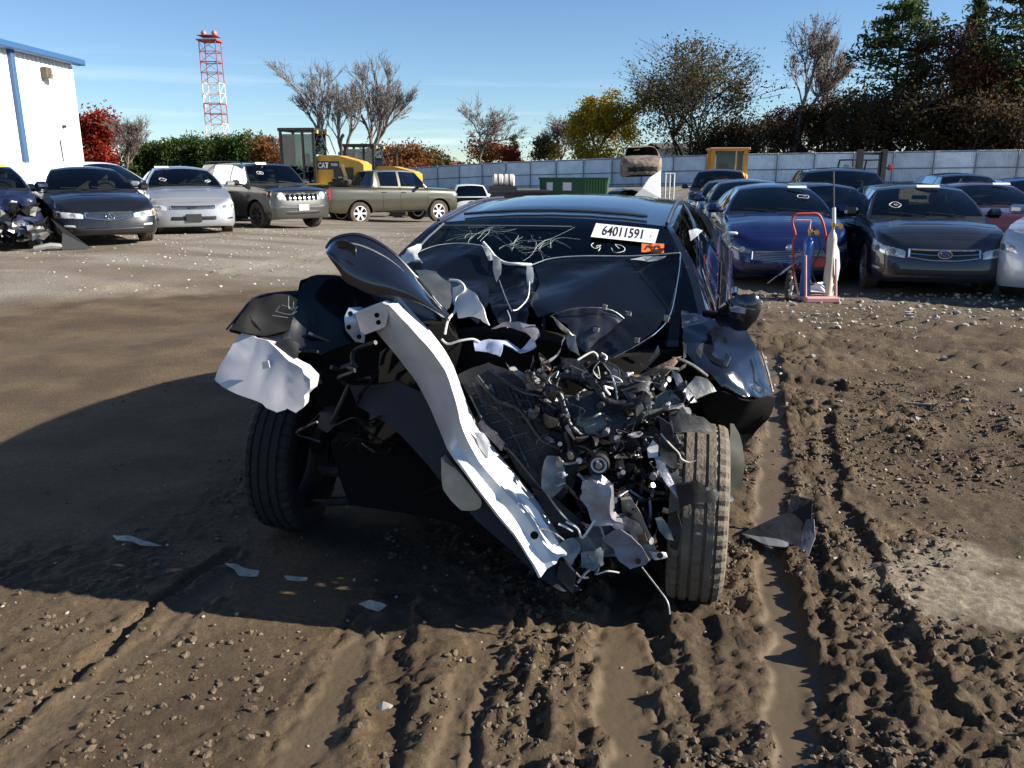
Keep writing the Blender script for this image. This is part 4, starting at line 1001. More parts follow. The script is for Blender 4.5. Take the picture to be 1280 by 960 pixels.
# ---- low buildings beyond the fence
def shed(name, pa, pb, D, zt, dep, wallm, roofm, label, rise=.8):
    a, b = P(pa, 212, D), P(pb, 212, D); r_ = empty(name, ((a.x + b.x) / 2, D, 0)); tag(r_, label, 'building'); L_ = b.x - a.x
    m_ = MB(); m_.box((0, dep / 2, zt / 2 - .6), (L_, dep, zt + 1.2)); m_.build('wall', wallm, r_)
    m_ = MB(); m_.add([(-L_ / 2 - .4, -.4, zt), (L_ / 2 + .4, -.4, zt), (L_ / 2 + .4, dep / 2, zt + rise), (-L_ / 2 - .4, dep / 2, zt + rise), (L_ / 2 + .4, dep + .4, zt), (-L_ / 2 - .4, dep + .4, zt)], [(0, 1, 2, 3), (3, 2, 4, 5)]); m_.build('roof', roofm, r_)
    for k in range(4):
        m_ = MB(); m_.box((-L_ / 2 + L_ * (k + .5) / 4, -.02, zt * .6), (L_ * .1, .06, zt * .22)); m_.build('window', M_glassd, r_)
    return r_
shed('flat_building', 828, 892, 118, 4.4, 18, mat('tan_wall', (.34, .30, .25), .8), mat('dark_roof', (.09, .075, .065), .8), 'low tan building with a dark roof between the yellow tree and the tall leafy tree', 1.0)
shed('warehouse', 478, 566, 125, 2.0, 20, mat('brown_wall', (.25, .17, .12), .8), mat('rust_red_roof', (.24, .075, .05), .7), 'long low warehouse with a rust red roof beyond the fence', .9)
# ---- plants
def leaf_mat(name, c1, c2, c3=None):
    if name in MATS: return MATS[name]
    m = bpy.data.materials.new(name); m.use_nodes = True; t = m.node_tree; b = t.nodes['Principled BSDF']
    oi = t.nodes.new('ShaderNodeNewGeometry'); r = t.nodes.new('ShaderNodeValToRGB')
    r.color_ramp.elements[0].color = (*c1, 1); r.color_ramp.elements[1].color = (*c2, 1)
    if c3: e = r.color_ramp.elements.new(.8); e.color = (*c3, 1)
    t.links.new(oi.outputs['Random Per Island'], r.inputs['Fac']); t.links.new(r.outputs['Color'], b.inputs['Base Color'])
    b.inputs['Roughness'].default_value = .7; b.inputs['Specular IOR Level'].default_value = .2
    tl = t.nodes.new('ShaderNodeBsdfTranslucent'); ms = t.nodes.new('ShaderNodeMixShader'); ms.inputs[0].default_value = .42
    t.links.new(r.outputs['Color'], tl.inputs['Color']); t.links.new(b.outputs[0], ms.inputs[1]); t.links.new(tl.outputs[0], ms.inputs[2]); t.links.new(ms.outputs[0], t.nodes['Material Output'].inputs['Surface'])
    MATS[name] = m; return m
M_bark = mat('bark', (.16, .13, .105), .9, var=.3, vscale=3); M_barkd = mat('dark_bark', (.035, .028, .025), .9, var=.3, vscale=3); M_barkp = mat('purple_grey_bark', (.17, .15, .14), .9, var=.3, vscale=3)
def tubes(segs, name, m_, parent, n=4):
    """segs: list of (p, q, r0, r1) -> one mesh of tapered tubes"""
    if not segs: return None
    A = np.array([[*s[0], *s[1], s[2], s[3]] for s in segs]); p, q, r0, r1 = A[:, 0:3], A[:, 3:6], A[:, 6], A[:, 7]
    d = q - p; L = np.linalg.norm(d, axis=1, keepdims=True); d = d / np.maximum(L, 1e-6)
    ref = np.where(np.abs(d[:, 2:3]) < .9, np.array([[0, 0, 1.]]), np.array([[1., 0, 0]])); u = np.cross(d, ref); u /= np.linalg.norm(u, axis=1, keepdims=True); v = np.cross(d, u)
    V = []
    for j in range(n):
        a = 2 * math.pi * j / n; o = u * math.cos(a) + v * math.sin(a); V.append(p + o * r0[:, None])
    for j in range(n):
        a = 2 * math.pi * j / n; o = u * math.cos(a) + v * math.sin(a); V.append(q + o * r1[:, None])
    V = np.stack(V, 1); k = len(segs); F_ = []
    for j in range(n): F_.append(np.stack([np.full(k, j), np.full(k, (j + 1) % n), np.full(k, n + (j + 1) % n), np.full(k, n + j)], -1))
    F_ = np.stack(F_, 1) + (np.arange(k) * 2 * n)[:, None, None]
    me = np_mesh(name, V.reshape(-1, 3), F_.reshape(-1, 4), [m_]); o = bpy.data.objects.new(name, me); COL.objects.link(o); o.parent = parent; return o
def leaves(pos, size, name, m_, parent, rng, flat=.0, aspect=.6):
    n = len(pos)
    a = rng.normal(size=(n, 3)); a /= np.linalg.norm(a, axis=1, keepdims=True); b = rng.normal(size=(n, 3)); b -= a * (a * b).sum(1, keepdims=True); b /= np.linalg.norm(b, axis=1, keepdims=True)
    sz = (size if np.ndim(size) else np.full(n, size))[:, None] * rng.uniform(.6, 1.3, (n, 1)); a = a * sz; b = b * sz * aspect
    V = np.stack([pos - a, pos + b * .9 - a * .1, pos + a, pos - b * .9 - a * .1], 1).reshape(-1, 3); F_ = np.arange(n * 4).reshape(n, 4)
    me = np_mesh(name, V, F_, [m_], False); o = bpy.data.objects.new(name, me); COL.objects.link(o); o.parent = parent; return o
def grow(rng, H_, r0, spread=.55, levels=5, split=(2, 3), up=.3, trunk=.25, fork=1, crook=.11, ratio=.72, droop=0., fine=2):
    segs = []; tips = []
    def rec(p, d, L, r, lv):
        n = 5 if lv < 2 else 3
        q = p.copy()
        for i in range(n):
            d = (d + Vector(rng.normal(0, crook, 3)) + Vector((0, 0, up * .12 - droop * lv * .02))).normalized()
            q2 = q + d * (L / n); ra = r * (1 - .35 * i / n); rb = r * (1 - .35 * (i + 1) / n); segs.append((q, q2, ra, rb, lv))
            if lv >= 1 and i > 0 and lv < levels:
                if rng.uniform() < .85: child(q2, d, L * ratio * .8, rb * .55, lv + 1, 1.0)
            q = q2
            if lv >= levels - 1: tips.append(q)
        if lv == levels and fine:
            for k in range(fine):
                a = p.lerp(q, rng.uniform(.2, 1)); e_ = (d + Vector(rng.normal(0, .55, 3)) + Vector((0, 0, .25))).normalized(); b_ = a + e_ * L * rng.uniform(.5, 1.0); segs.append((a, b_, .010, .005, lv + 1))
        if lv < levels:
            for k in range(int(rng.integers(split[0], split[1] + 1))): child(q, d, L * ratio, r * .62, lv + 1, 1.)
    def child(p, d, L, r, lv, sp):
        ax = Vector(rng.normal(0, 1, 3)).cross(d).normalized(); ang = spread * sp * rng.uniform(.45, 1.25)
        d2 = (Matrix.Rotation(ang, 3, ax) @ d); d2 = (d2 + Vector((0, 0, up * .35))).normalized()
        rec(p, d2, L * rng.uniform(.75, 1.15), max(r, .012), lv)
    for k in range(fork):
        d0 = Vector((rng.normal(0, .05 + .12 * (fork > 1)), rng.normal(0, .05 + .12 * (fork > 1)), 1)).normalized()
        rec(Vector((0, 0, 0)), d0, H_ * trunk, r0, 0)
    zt = max(s[1].z for s in segs); k = H_ / zt
    segs = [(s[0] * k, s[1] * k, s[2], s[3], s[4]) for s in segs]; tips = [t * k for t in tips]
    return segs, tips
def tree(name, label, px, row_top, D, seed, bark, group=None, leafm=None, nleaf=0, lsize=.16, width=None, base_z=None, leaf_jit=.5, thin=1., cat='tree', fill=0., low=.15, **kw):
    rng = np.random.default_rng(seed); x = P(px, 212, D).x; z0 = tz(x, D) if base_z is None else base_z
    H_ = P(px, row_top, D).z - z0; r_ = empty(name, (x, D, z0 - .1)); tag(r_, label, cat, group)
    if leafm and nleaf > 2000: kw.setdefault('fine', 0)
    segs, tips = grow(rng, H_, kw.pop('r0', .022 * H_), **kw)
    if width:
        wx = np.percentile([abs(t.x) for t in tips], 96); k = width / 2 / max(wx, .1)
        segs = [(Vector((a.x * k, a.y * k, a.z)), Vector((b.x * k, b.y * k, b.z)), c_, d_, l_) for a, b, c_, d_, l_ in segs]; tips = [Vector((t.x * k, t.y * k, t.z)) for t in tips]
    mn = D / F_PX * .24 * thin
    lo = [(a, b, max(c_, mn), max(d_, mn)) for a, b, c_, d_, l_ in segs if l_ <= 1]; hi = [(a, b, max(c_, mn * .8), max(d_, mn * .5)) for a, b, c_, d_, l_ in segs if l_ > 1]
    tubes(lo, 'trunk', bark, r_, 6)
    tubes(hi, 'branches' if leafm else 'crown', bark, r_, 3)
    if leafm:
        T = np.array([t[:] for t in tips]); i = rng.integers(0, len(T), nleaf); L_ = T[i] + rng.normal(0, leaf_jit, (nleaf, 3))
        if fill > 0:         # leafy clumps spread through the crown's egg-shaped volume, with gaps
            nc = int(90 * fill); cu = rng.normal(size=(nc, 3)); cu /= np.linalg.norm(cu, axis=1, keepdims=True); cu *= rng.uniform(.35, 1, (nc, 1)) ** .5
            wx = (width or 5) / 2; cc = cu * np.array([[wx * .9, wx * .9, H_ * (1 - low) / 2 * .95]]) + np.array([[0, 0, H_ * (1 + low) / 2]])
            k_ = rng.integers(0, nc, nleaf); cs = rng.uniform(.35, 1.0, nc)
            add = cc[k_] + rng.normal(0, 1, (nleaf, 3)) * (cs[k_] * wx * .17)[:, None]; L_ = np.concatenate([L_[:nleaf // 2], add])
        leaves(L_, lsize, 'crown', leafm, r_, rng)
    return r_
L_red = leaf_mat('red_leaves', (.22, .022, .010), (.40, .06, .02), (.30, .035, .02)); L_yel = leaf_mat('golden_leaves', (.24, .17, .012), (.62, .42, .04), (.42, .32, .03))
L_grn = leaf_mat('dull_green_leaves', (.04, .06, .02), (.17, .16, .06), (.13, .085, .05)); L_brn = leaf_mat('russet_leaves', (.11, .042, .014), (.32, .15, .05), (.20, .085, .025)); L_dark = leaf_mat('dark_brush_leaves', (.022, .024, .011), (.13, .11, .04), (.11, .06, .022))
L_ev = leaf_mat('evergreen_sprays', (.02, .045, .010), (.13, .19, .045), (.07, .11, .025)); L_pine = leaf_mat('pine_needles', (.024, .042, .014), (.12, .15, .045), (.07, .10, .03)); L_plum = leaf_mat('plum_brown_leaves', (.07, .035, .028), (.21, .115, .085), (.13, .07, .055))
L_olive = leaf_mat('olive_leaves', (.05, .06, .02), (.17, .14, .04), (.12, .09, .03))
tree('maple_tree', 'scarlet maple tree standing behind the corner of the white building', 119, 140, 56, 1, M_barkd, leafm=L_red, nleaf=6500, lsize=.12, width=3.6, levels=3, leaf_jit=.3, fill=1., low=.1)
tree('bare_tree', 'small pale bare tree with upright twigs in front of the evergreen hedge', 160, 138, 50, 2, M_bark, levels=4, width=2.6, fork=3, spread=.3, up=.6)
tree('bare_tree', 'tall bare tree with a twiggy crown behind the yellow wheel loaders', 424, 60, 95, 3, M_barkp, levels=5, width=9.0, spread=.44, fork=2, up=.38, group='pair of bare trees behind the loader', trunk=.26)
tree('bare_tree', 'tall bare tree with a twiggy crown behind the yellow wheel loaders', 464, 62, 96, 4, M_barkp, levels=5, width=8.0, spread=.44, fork=2, up=.38, group='pair of bare trees behind the loader', trunk=.24)
tree('bare_tree', 'spreading bare tree beyond the fence between the red bush and the warehouse', 602, 112, 100, 5, M_bark, levels=5, width=7.6, spread=.7, trunk=.22)
tree('maple_bush', 'small bright red bush beyond the fence', 638, 178, 98, 6, M_barkd, leafm=L_red, nleaf=3000, lsize=.13, width=2.8, levels=3, leaf_jit=.25, fill=.6, low=.0, cat='bush')
tree('russet_bush', 'russet and red bush at the foot of the spreading bare tree', 612, 172, 103, 16, M_barkd, leafm=L_brn, nleaf=2600, lsize=.17, width=4.5, levels=3, leaf_jit=.5, cat='bush')
tree('bare_tree', 'thin bare sapling next to the golden tree', 704, 138, 105, 7, M_barkp, levels=5, width=4.6, spread=.5, leafm=L_plum, nleaf=700, lsize=.12)
tree('olive_tree', 'small olive brown tree beneath the thin bare sapling', 690, 172, 104, 8, M_barkd, leafm=L_olive, nleaf=3200, lsize=.17, width=4.0, levels=4, leaf_jit=.4)
tree('golden_tree', 'golden yellow broadleaf tree beyond the fence', 756, 112, 95, 9, M_barkd, leafm=L_yel, nleaf=15000, lsize=.15, width=8.6, levels=4, leaf_jit=.4, trunk=.2, spread=.5, fill=1.3, low=.02)
tree('leafy_tree', 'tall airy tree with sparse dull green leaves and several dark stems', 866, 42, 90, 10, M_barkd, leafm=L_grn, nleaf=10000, lsize=.15, width=12, levels=4, fork=5, spread=.4, trunk=.3, leaf_jit=.4, r0=.17, fill=1.6, low=.12)
tree('bare_tree', 'large bare tree with purplish twigs next to the big pine', 988, 10, 84, 11, M_barkp, leafm=L_plum, nleaf=1600, lsize=.12, levels=5, width=9.5, spread=.55, trunk=.25, leaf_jit=.3)
tree('bare_tree', 'slender bare tree tucked against the big pine', 1030, 30, 88, 12, M_barkp, levels=5, width=5.0, spread=.4)
tree('plum_tree', 'plum brown leafed tree between the two tall pines', 1172, 18, 76, 13, M_barkd, leafm=L_plum, nleaf=8000, lsize=.15, levels=4, width=9.0, spread=.55, leaf_jit=.5, fill=1.5, low=.2)
tree('russet_tree', 'russet leafed tree in front of the tall pine', 1216, 60, 74, 14, M_barkd, leafm=L_brn, nleaf=8000, lsize=.15, levels=4, width=7, spread=.55, leaf_jit=.5, fill=1.3, low=.1)
def conifer(name, label, px, row_top, D, seed, width, leafm, n_wh=26, tuft=26, lsize=.28, group=None, conic=1., bare=.18, ragged=.35, cat='tree'):
    rng = np.random.default_rng(seed); x = P(px, 212, D).x; z0 = tz(x, D); H_ = P(px, row_top, D).z - z0
    r_ = empty(name, (x, D, z0 - .1)); tag(r_, label, cat, group); segs = [(Vector((0, 0, H_ * k / 6)), Vector((0, 0, H_ * (k + 1) / 6)), .018 * H_ * (1 - k / 6.5), .018 * H_ * (1 - (k + 1) / 6.5)) for k in range(6)]
    tubes(segs, 'trunk', M_barkd, r_, 6); br = []; pos = []
    for w_ in range(n_wh):
        t = bare + (1 - bare) * (w_ / n_wh) ** .9; z = H_ * t; rad = width / 2 * (min(1, (1 - t) * 1.5 + .06) if conic >= 1 else math.sqrt(max(.02, 1 - ((t - .5) / .52) ** 2)))
        nb = 5 + int(rng.integers(0, 3))
        for b in range(nb):
            a = rng.uniform(0, 6.28); L = rad * rng.uniform(1 - ragged, 1.12); d = Vector((math.cos(a), math.sin(a), rng.uniform(-.12, .3))); p0 = Vector((0, 0, z)); p1 = p0 + d * L
            br.append((p0, p1, .05, .02))
            for k in range(tuft):
                u = rng.uniform(.25, 1.05); q = p0.lerp(p1, u); pos.append((q.x + rng.normal(0, .22 + .03 * L), q.y + rng.normal(0, .22 + .03 * L), q.z + rng.normal(0, .16) + .06 * L * u))
    tubes(br, 'branches', M_barkd, r_, 3); leaves(np.array(pos), lsize, 'crown', leafm, r_, rng, aspect=.35); return r_
conifer('pine_tree', 'tall dark pine tree with a ragged top beside the bare purplish tree', 1108, 2, 78, 21, 9.0, L_pine, 34, 30, .30, 'tall pines beyond the fence', conic=.5, bare=.2)
conifer('pine_tree', 'tallest dark pine tree, standing beyond the maroon sedan', 1262, -70, 72, 22, 10.0, L_pine, 36, 34, .30, 'tall pines beyond the fence', conic=.5, bare=.15)
conifer('pine_tree', 'slim dark pine behind the plum brown tree', 1196, -10, 90, 23, 6.5, L_pine, 30, 24, .30, 'tall pines beyond the fence', bare=.15)
conifer('spruce_tree', 'small dark spruce behind the red bush', 642, 166, 112, 24, 3.0, L_pine, 12, 14, .22)
# brush and low trees in the dark belt behind the fence
for k, (px, top, D, wd, lm, sd) in enumerate([(905, 150, 88, 5, L_dark, 31), (945, 142, 86, 6, L_dark, 32), (975, 128, 92, 6, L_plum, 33), (1012, 120, 84, 6, L_dark, 34), (1050, 110, 82, 6, L_dark, 35), (1085, 118, 76, 6, L_dark, 36), (1130, 105, 74, 7, L_dark, 37), (1165, 110, 72, 6, L_dark, 38), (1200, 120, 70, 6, L_dark, 39), (1235, 105, 71, 6, L_dark, 40), (1275, 110, 69, 7, L_dark, 41), (1310, 90, 70, 7, L_dark, 42), (1345, 60, 72, 8, L_dark, 43)]):
    tree('brush_tree', 'dark tangled brush in the belt right behind the metal fence', px, top, D, sd, M_barkd, 'dark brush beyond the fence', leafm=lm, nleaf=4200, lsize=.15, width=wd, levels=4, trunk=.15, fork=3, spread=.7, leaf_jit=.5, cat='brush', fill=.9, low=.0)
# evergreen hedge row on the left
for k in range(11):
    px = 168 + k * 15.6; top = [184, 180, 178, 175, 172, 170, 172, 168, 170, 166, 170][k]
    conifer('arborvitae', 'dense green arborvitae in the clipped hedge row below the lattice mast', px, top, 50 + (k % 3) * .5, 50 + k, 1.05, L_ev, 22, 26, .12, 'evergreen hedge row', conic=.5, bare=.02, ragged=.12, cat='shrub')
tree('russet_bush', 'orange brown bush between the hedge row and the loader cab', 334, 168, 48, 71, M_barkd, leafm=L_brn, nleaf=3200, lsize=.10, width=1.8, levels=3, leaf_jit=.2, cat='bush', fill=.6, low=0.)
tree('russet_bush', 'wide russet brush beyond the fence behind the wheel loaders', 505, 180, 110, 72, M_barkd, leafm=L_brn, nleaf=5000, lsize=.2, width=9, levels=3, fork=3, leaf_jit=.5, cat='bush', fill=.8, low=0.)
tree('olive_bush', 'yellowish brush beyond the fence behind the olive pickup', 535, 186, 114, 73, M_barkd, leafm=L_olive, nleaf=4000, lsize=.2, width=7, levels=3, fork=3, leaf_jit=.5, cat='bush', fill=.8, low=0.)
# far treeline low on the horizon
rng = np.random.default_rng(77); n = 9000; fx = rng.uniform(-260, 260, n); fyy = 240 + rng.uniform(0, 30, n)
hgt = 2.0 + 5.0 * fbm(fx * .03, fx * 0, 4, 9); T = np.stack([fx, fyy, rng.uniform(-1, 1, n) ** 2 * hgt - .5], -1)
o = leaves(T, 1.1, 'far_woods', leaf_mat('far_woods_leaves', (.05, .04, .025), (.13, .10, .05), (.10, .06, .03)), None, rng); tag(o, 'low distant line of autumn woods on the horizon', 'woods', kind='stuff')
# grass strip beyond the stacked wreck
rng = np.random.default_rng(5); gc_ = place(856, 34); n = 7000; gx = gc_.x + rng.normal(0, .7, n); gy = 36 + rng.uniform(-2.5, 9, n)
T = np.stack([gx, gy, terr(gx, gy) + rng.uniform(0, .22, n)], -1); o = leaves(T, .07, 'grass', leaf_mat('grass_blades', (.06, .10, .015), (.16, .22, .04)), None, rng, aspect=.25); tag(o, 'green weedy grass patch beside the stacked wrecks', 'grass', kind='stuff')
# ================================================================== MACHINES AND YARD THINGS
M_cat = mat('loader_yellow', (.62, .33, .03), .4, var=.08, dust=.2); M_catp = mat('pale_yellow', (.66, .46, .14), .45, var=.08)
M_cabg = glass_mat('cab_glass', (.22, .30, .28)); M_dk = mat('dark_machine', (.018, .018, .02), .5)
def bigwheel(parent, loc, r, w_):
    e = empty('wheel', loc, 0, parent); m_ = MB(); h = w_ / 2
    m_.lathe([(r * .5, -h * .9), (r * .8, -h), (r * .96, -h * .85), (r, -h * .4), (r, h * .4), (r * .96, h * .85), (r * .8, h), (r * .5, h * .9)], 28)
    for k in range(18):
        a = 2 * math.pi * k / 18
        for s in (1, -1): m_.box((r * 1.01 * math.cos(a + .08 * s), s * h * .5, r * 1.01 * math.sin(a + .08 * s)), (.05, h * 1.0, .11), (0, -a, 0.5 * s))
    m_.build('tyre', M_rub, e, 40); m_ = MB(); m_.lathe([(.001, -h * .5), (r * .3, -h * .55), (r * .46, -h * .8), (r * .5, -h * .9)], 20); m_.build('rim', M_catp, e, 40)
def loader(name, px, D, yaw, label, sc_, mark):
    p = P(px, 212, D); z = tz(p.x, D); root = empty(name, (p.x, D, z), yaw); root.scale = sc_; tag(root, label, 'wheel loader', 'wheel loaders')
    # x to the right is the engine end; camera side is -y
    m_ = MB(); m_.prism([(.15, 1.15), (.15, 2.18), (.35, 2.26), (1.2, 2.24), (2.3, 2.02), (2.5, 1.9), (2.5, 1.35), (1.55, 1.35), (1.4, 1.15)], 1.30, 'Y'); m_.build('engine_hood', M_cat, root)
    m_ = MB(); m_.prism([(1.35, 1.92), (1.50, 1.92), (1.85, 1.05), (1.68, 1.05)], 1.34, 'Y'); m_.build('hood_pillar', M_catp, root)
    m_ = MB(); m_.box((1.5, -.655, 1.56), (1.0, .012, .5)); m_.build('engine_side_panel', M_dk, root)
    m_ = MB(); m_.box((.75, 0, 1.0), (3.2, 1.1, .5), bev=.06); m_.box((-1.6, 0, .95), (2.2, .9, .5), bev=.06); m_.build('chassis', M_dk, root)
    m_ = MB(); m_.box((.5, -.9, 1.20), (1.6, .5, .06)); m_.build('platform', M_catp, root)
    cab = MB()
    for x in (-1.5, -.42, .12):
        for y in (-.75, .75): cab.box((x, y, 2.05), (.11, .11, 2.1))
    cab.box((-.69, 0, 1.12), (1.74, 1.6, .24)); cab.box((-.69, -.75, 1.02), (1.7, .1, .1)); cab.box((-.35, .74, 1.6), (.9, .05, .8))
    ca = cab.build('cab_frame', M_dk, root)
    m_ = MB(); m_.box((-.69, 0, 3.16), (1.86, 1.66, .12), bev=.03); m_.build('cab_roof', M_dk, root)
    for (x0, x1) in ((-1.42, -.5), (-.36, .06)):
        m_ = MB(); m_.box(((x0 + x1) / 2, -.76, 2.15), (x1 - x0, .012, 1.7)); m_.build('cab_window', M_cabg, root)
    m_ = MB(); m_.box((.15, 0, 2.65), (.012, 1.4, .75)); m_.build('cab_window', M_cabg, root)
    m_ = MB(); m_.box((-1.52, 0, 2.15), (.012, 1.4, 1.7)); m_.build('cab_window', M_cabg, root)
    m_ = MB(); m_.box((-.8, .1, 1.6), (.5, .5, .16), bev=.04); m_.box((-.58, .1, 1.95), (.14, .5, .75), bev=.05); m_.build('operator_seat', M_seat, root)
    m_ = MB(); m_.box((-.96, -.5, 1.45), (.5, .1, .42)); m_.build('side_console', mat('console_grey', (.22, .22, .21), .7), root)
    m_ = MB(); m_.tube([(1.15, .15, 2.2), (1.15, .15, 2.75), (1.22, .15, 2.92), (1.32, .15, 3.0)], .075, 8); m_.build('exhaust_stack', M_dk, root, 50)
    for y in (-.5, .5):
        m_ = MB(); m_.tube([(.25, y, 3.05), (.45, y, 2.95), (.75, y, 2.3)], .028, 5); m_.build('grab_rail', M_dk, root)
        m_ = MB(); m_.box((.25, y * 1.3, 3.08), (.14, .16, .12)); m_.build('work_light', M_catp, root)
    m_ = MB(); m_.tube([(-1.55, -.8, 2.3), (-1.75, -.95, 2.4), (-1.75, -.95, 2.9)], .02, 5); m_.box((-1.76, -.97, 2.65), (.04, .16, .42)); m_.build('cab_mirror', M_dk, root)
    for x in (-1.9, 1.5):
        for y in (-.95, .95): bigwheel(root, (x, y, .72), .72, .52)
    m_ = MB(); m_.prism([(-2.3, 1.1), (-3.3, .45), (-3.3, .65), (-2.3, 1.4)], .25, 'Y', -.35); m_.prism([(-2.3, 1.1), (-3.3, .45), (-3.3, .65), (-2.3, 1.4)], .25, 'Y', .35); m_.build('lift_arm', M_cat, root)
    m_ = MB(); m_.grid([[(x, y, z) for y in (-1.3, 1.3)] for x, z in ((-4.1, .02), (-3.2, .1), (-3.3, .9), (-3.6, 1.15))]); m_.build('bucket', M_dk, root)
    if mark:
        MX = Matrix.Translation((.0, -.668, 0)) @ Matrix.Rotation(math.pi / 2, 4, 'X')
        m_ = MB(); m_.box((.75, -.657, 1.88), (1.1, .010, .30)); pl = m_.build('maker_plate', M_dk, root)
        text_mesh('CAT', .27, 'lettering', M_white, pl, Matrix.Translation((.50, -.666, 1.87)) @ Matrix.Rotation(math.pi / 2, 4, 'X'), bold=.012)
        text_mesh('906M', .14, 'lettering', M_white, pl, Matrix.Translation((1.06, -.666, 1.90)) @ Matrix.Rotation(math.pi / 2, 4, 'X'), bold=.004)
    return root
loader('wheel_loader', 398, 33.5, R(-6), 'yellow wheel loader with a black cab and maker lettering behind the olive pickup', (.80, .9, 1.04), True)
loader('wheel_loader', 470, 41.0, R(-8), 'second yellow wheel loader partly hidden behind the lettered one', (.86, .9, 1.06), False)
# yellow tractor cab above the parked cars
p = P(908, 212, 38); root = empty('yellow_tractor', (p.x, 38, tz(p.x, 38)), R(-6)); tag(root, 'yellow tractor cab rising behind the row of dark cars', 'tractor')
m_ = MB(); zc = 2.46 - root.location.z
for x in (-.7, .7):
    for y in (-.7, .7): m_ = MB(); m_.box((x, y, zc - .6), (.16, .14, 1.25)); m_.build('cab_post', M_cat, root)
m_ = MB(); m_.box((0, 0, zc), (1.72, 1.7, .11), bev=.03); m_.build('cab_roof', mat('faded_orange', (.55, .27, .12), .5), root)
m_ = MB(); m_.box((-.12, -.72, zc - .52), (.9, .012, .85)); m_.build('cab_window', M_cabg, root); m_ = MB(); m_.box((.42, -.70, zc - .5), (.32, .012, .8)); m_.build('cab_window', M_cabg, root)
m_ = MB(); m_.box((.28, -.74, zc - .5), (.07, .05, .9)); m_.build('window_mullion', M_catp, root)
m_ = MB(); m_.box((0, -.1, zc - 1.35), (1.6, 1.8, .6), bev=.08); m_.box((.1, -1.0, zc - 1.15), (1.0, .9, .32), bev=.08); m_.box((0, -.6, zc - 1.9), (1.4, 2.6, .6), bev=.08); m_.build('body', M_cat, root)
m_ = MB(); m_.box((-.1, .2, zc - .9), (.45, .3, .6), bev=.06); m_.build('operator_seat', M_dk, root)
for x in (-.85, .85):
    for y, r_ in ((-1.2, .55), (.8, .75)):
        e = empty('wheel', (x, y, r_), R(90), root); m_ = MB(); m_.lathe([(r_ * .5, -.2), (r_ * .9, -.22), (r_, -.12), (r_, .12), (r_ * .9, .22), (r_ * .5, .2), (.01, .1)], 22); m_.build('tyre', M_rub, e, 40)
# forklift mast
p = P(1088, 212, 30); root = empty('forklift', (p.x, 30, tz(p.x, 30)), 0); tag(root, 'black forklift with its raised mast standing against the metal fence', 'forklift'); z0 = root.location.z; zt = 2.27 - z0
for x in (-.42, .42):
    m_ = MB(); m_.box((x, 0, zt / 2), (.17, .22, zt)); m_.box((x * .8, .03, zt / 2 - .1), (.07, .16, zt - .1)); m_.build('mast_channel', M_dk, root)
for z in (zt - .14, zt - .95, .5):
    m_ = MB(); m_.box((0, .03, z), (.9, .1, .09 if z > 1 else .2)); m_.build('mast_crossbar', M_dk, root)
m_ = MB(); m_.box((0, .9, .95), (1.1, 1.5, .9), bev=.1); m_.box((0, 1.9, .8), (1.05, .7, .9), bev=.15); m_.build('body', M_dk, root)
m_ = MB()
for x in (-.5, .5):
    m_.tube([(x, .25, 1.3), (x, .35, zt - .35), (x, 1.6, zt - .35), (x, 1.9, 1.2)], .035, 6)
for k in range(5): m_.tube([(-.5, .4 + k * .28, zt - .35), (.5, .4 + k * .28, zt - .35)], .02, 5)
m_.build('overhead_guard', M_dk, root)
for x, mm in ((-.78, M_lampd), (.80, M_red)):
    m_ = MB(); m_.lathe([(.001, -.06), (.10, -.05), (.12, .02), (.05, .08)], 14, c=(x, .2, zt - .62)); m_.tube([(x, .25, zt - .62), (x * .6, .3, zt - .62)], .02, 5); m_.build('work_light', mm, root, 50)
for x in (-.25, .25):
    m_ = MB(); m_.box((x, -.55, .12), (.12, 1.1, .05)); m_.build('fork', M_dk, root)
for x in (-.5, .5):
    for y in (.35, 1.8):
        e = empty('wheel', (x, y, .3), R(90), root); m_ = MB(); m_.lathe([(.01, -.1), (.2, -.1), (.3, -.08), (.3, .08), (.2, .1), (.01, .1)], 20); m_.build('tyre', M_rub, e, 40)
# green waste container
M_gr = mat('container_green', (.02, .085, .035), .5, var=.2); p = P(717, 212, 48); zg = tz(p.x, 48); root = empty('waste_container', (p.x, 48, zg), R(-9)); tag(root, 'dark green steel waste container with white labels in front of the fence', 'container')
hh_ = 1.10 - zg
m_ = MB(); m_.prism([(-1.85, .15), (-1.95, hh_), (1.95, hh_), (1.85, .15)], 1.7, 'Y', .85); m_.box((0, .85, hh_), (4.0, 1.85, .09)); m_.build('bin', M_gr, root)
for k in range(8):
    m_ = MB(); m_.box((.7 + k * .16, -.03, hh_ / 2 + .08), (.07, .07, hh_ - .18)); m_.build('rib', mat('bright_green', (.07, .22, .06), .5), root)
for x, w_ in ((-1.35, .35), (-.35, .5)):
    m_ = MB(); m_.box((x, -.012, hh_ - .45), (w_, .012, .45)); m_.build('paper_label', M_white, root)
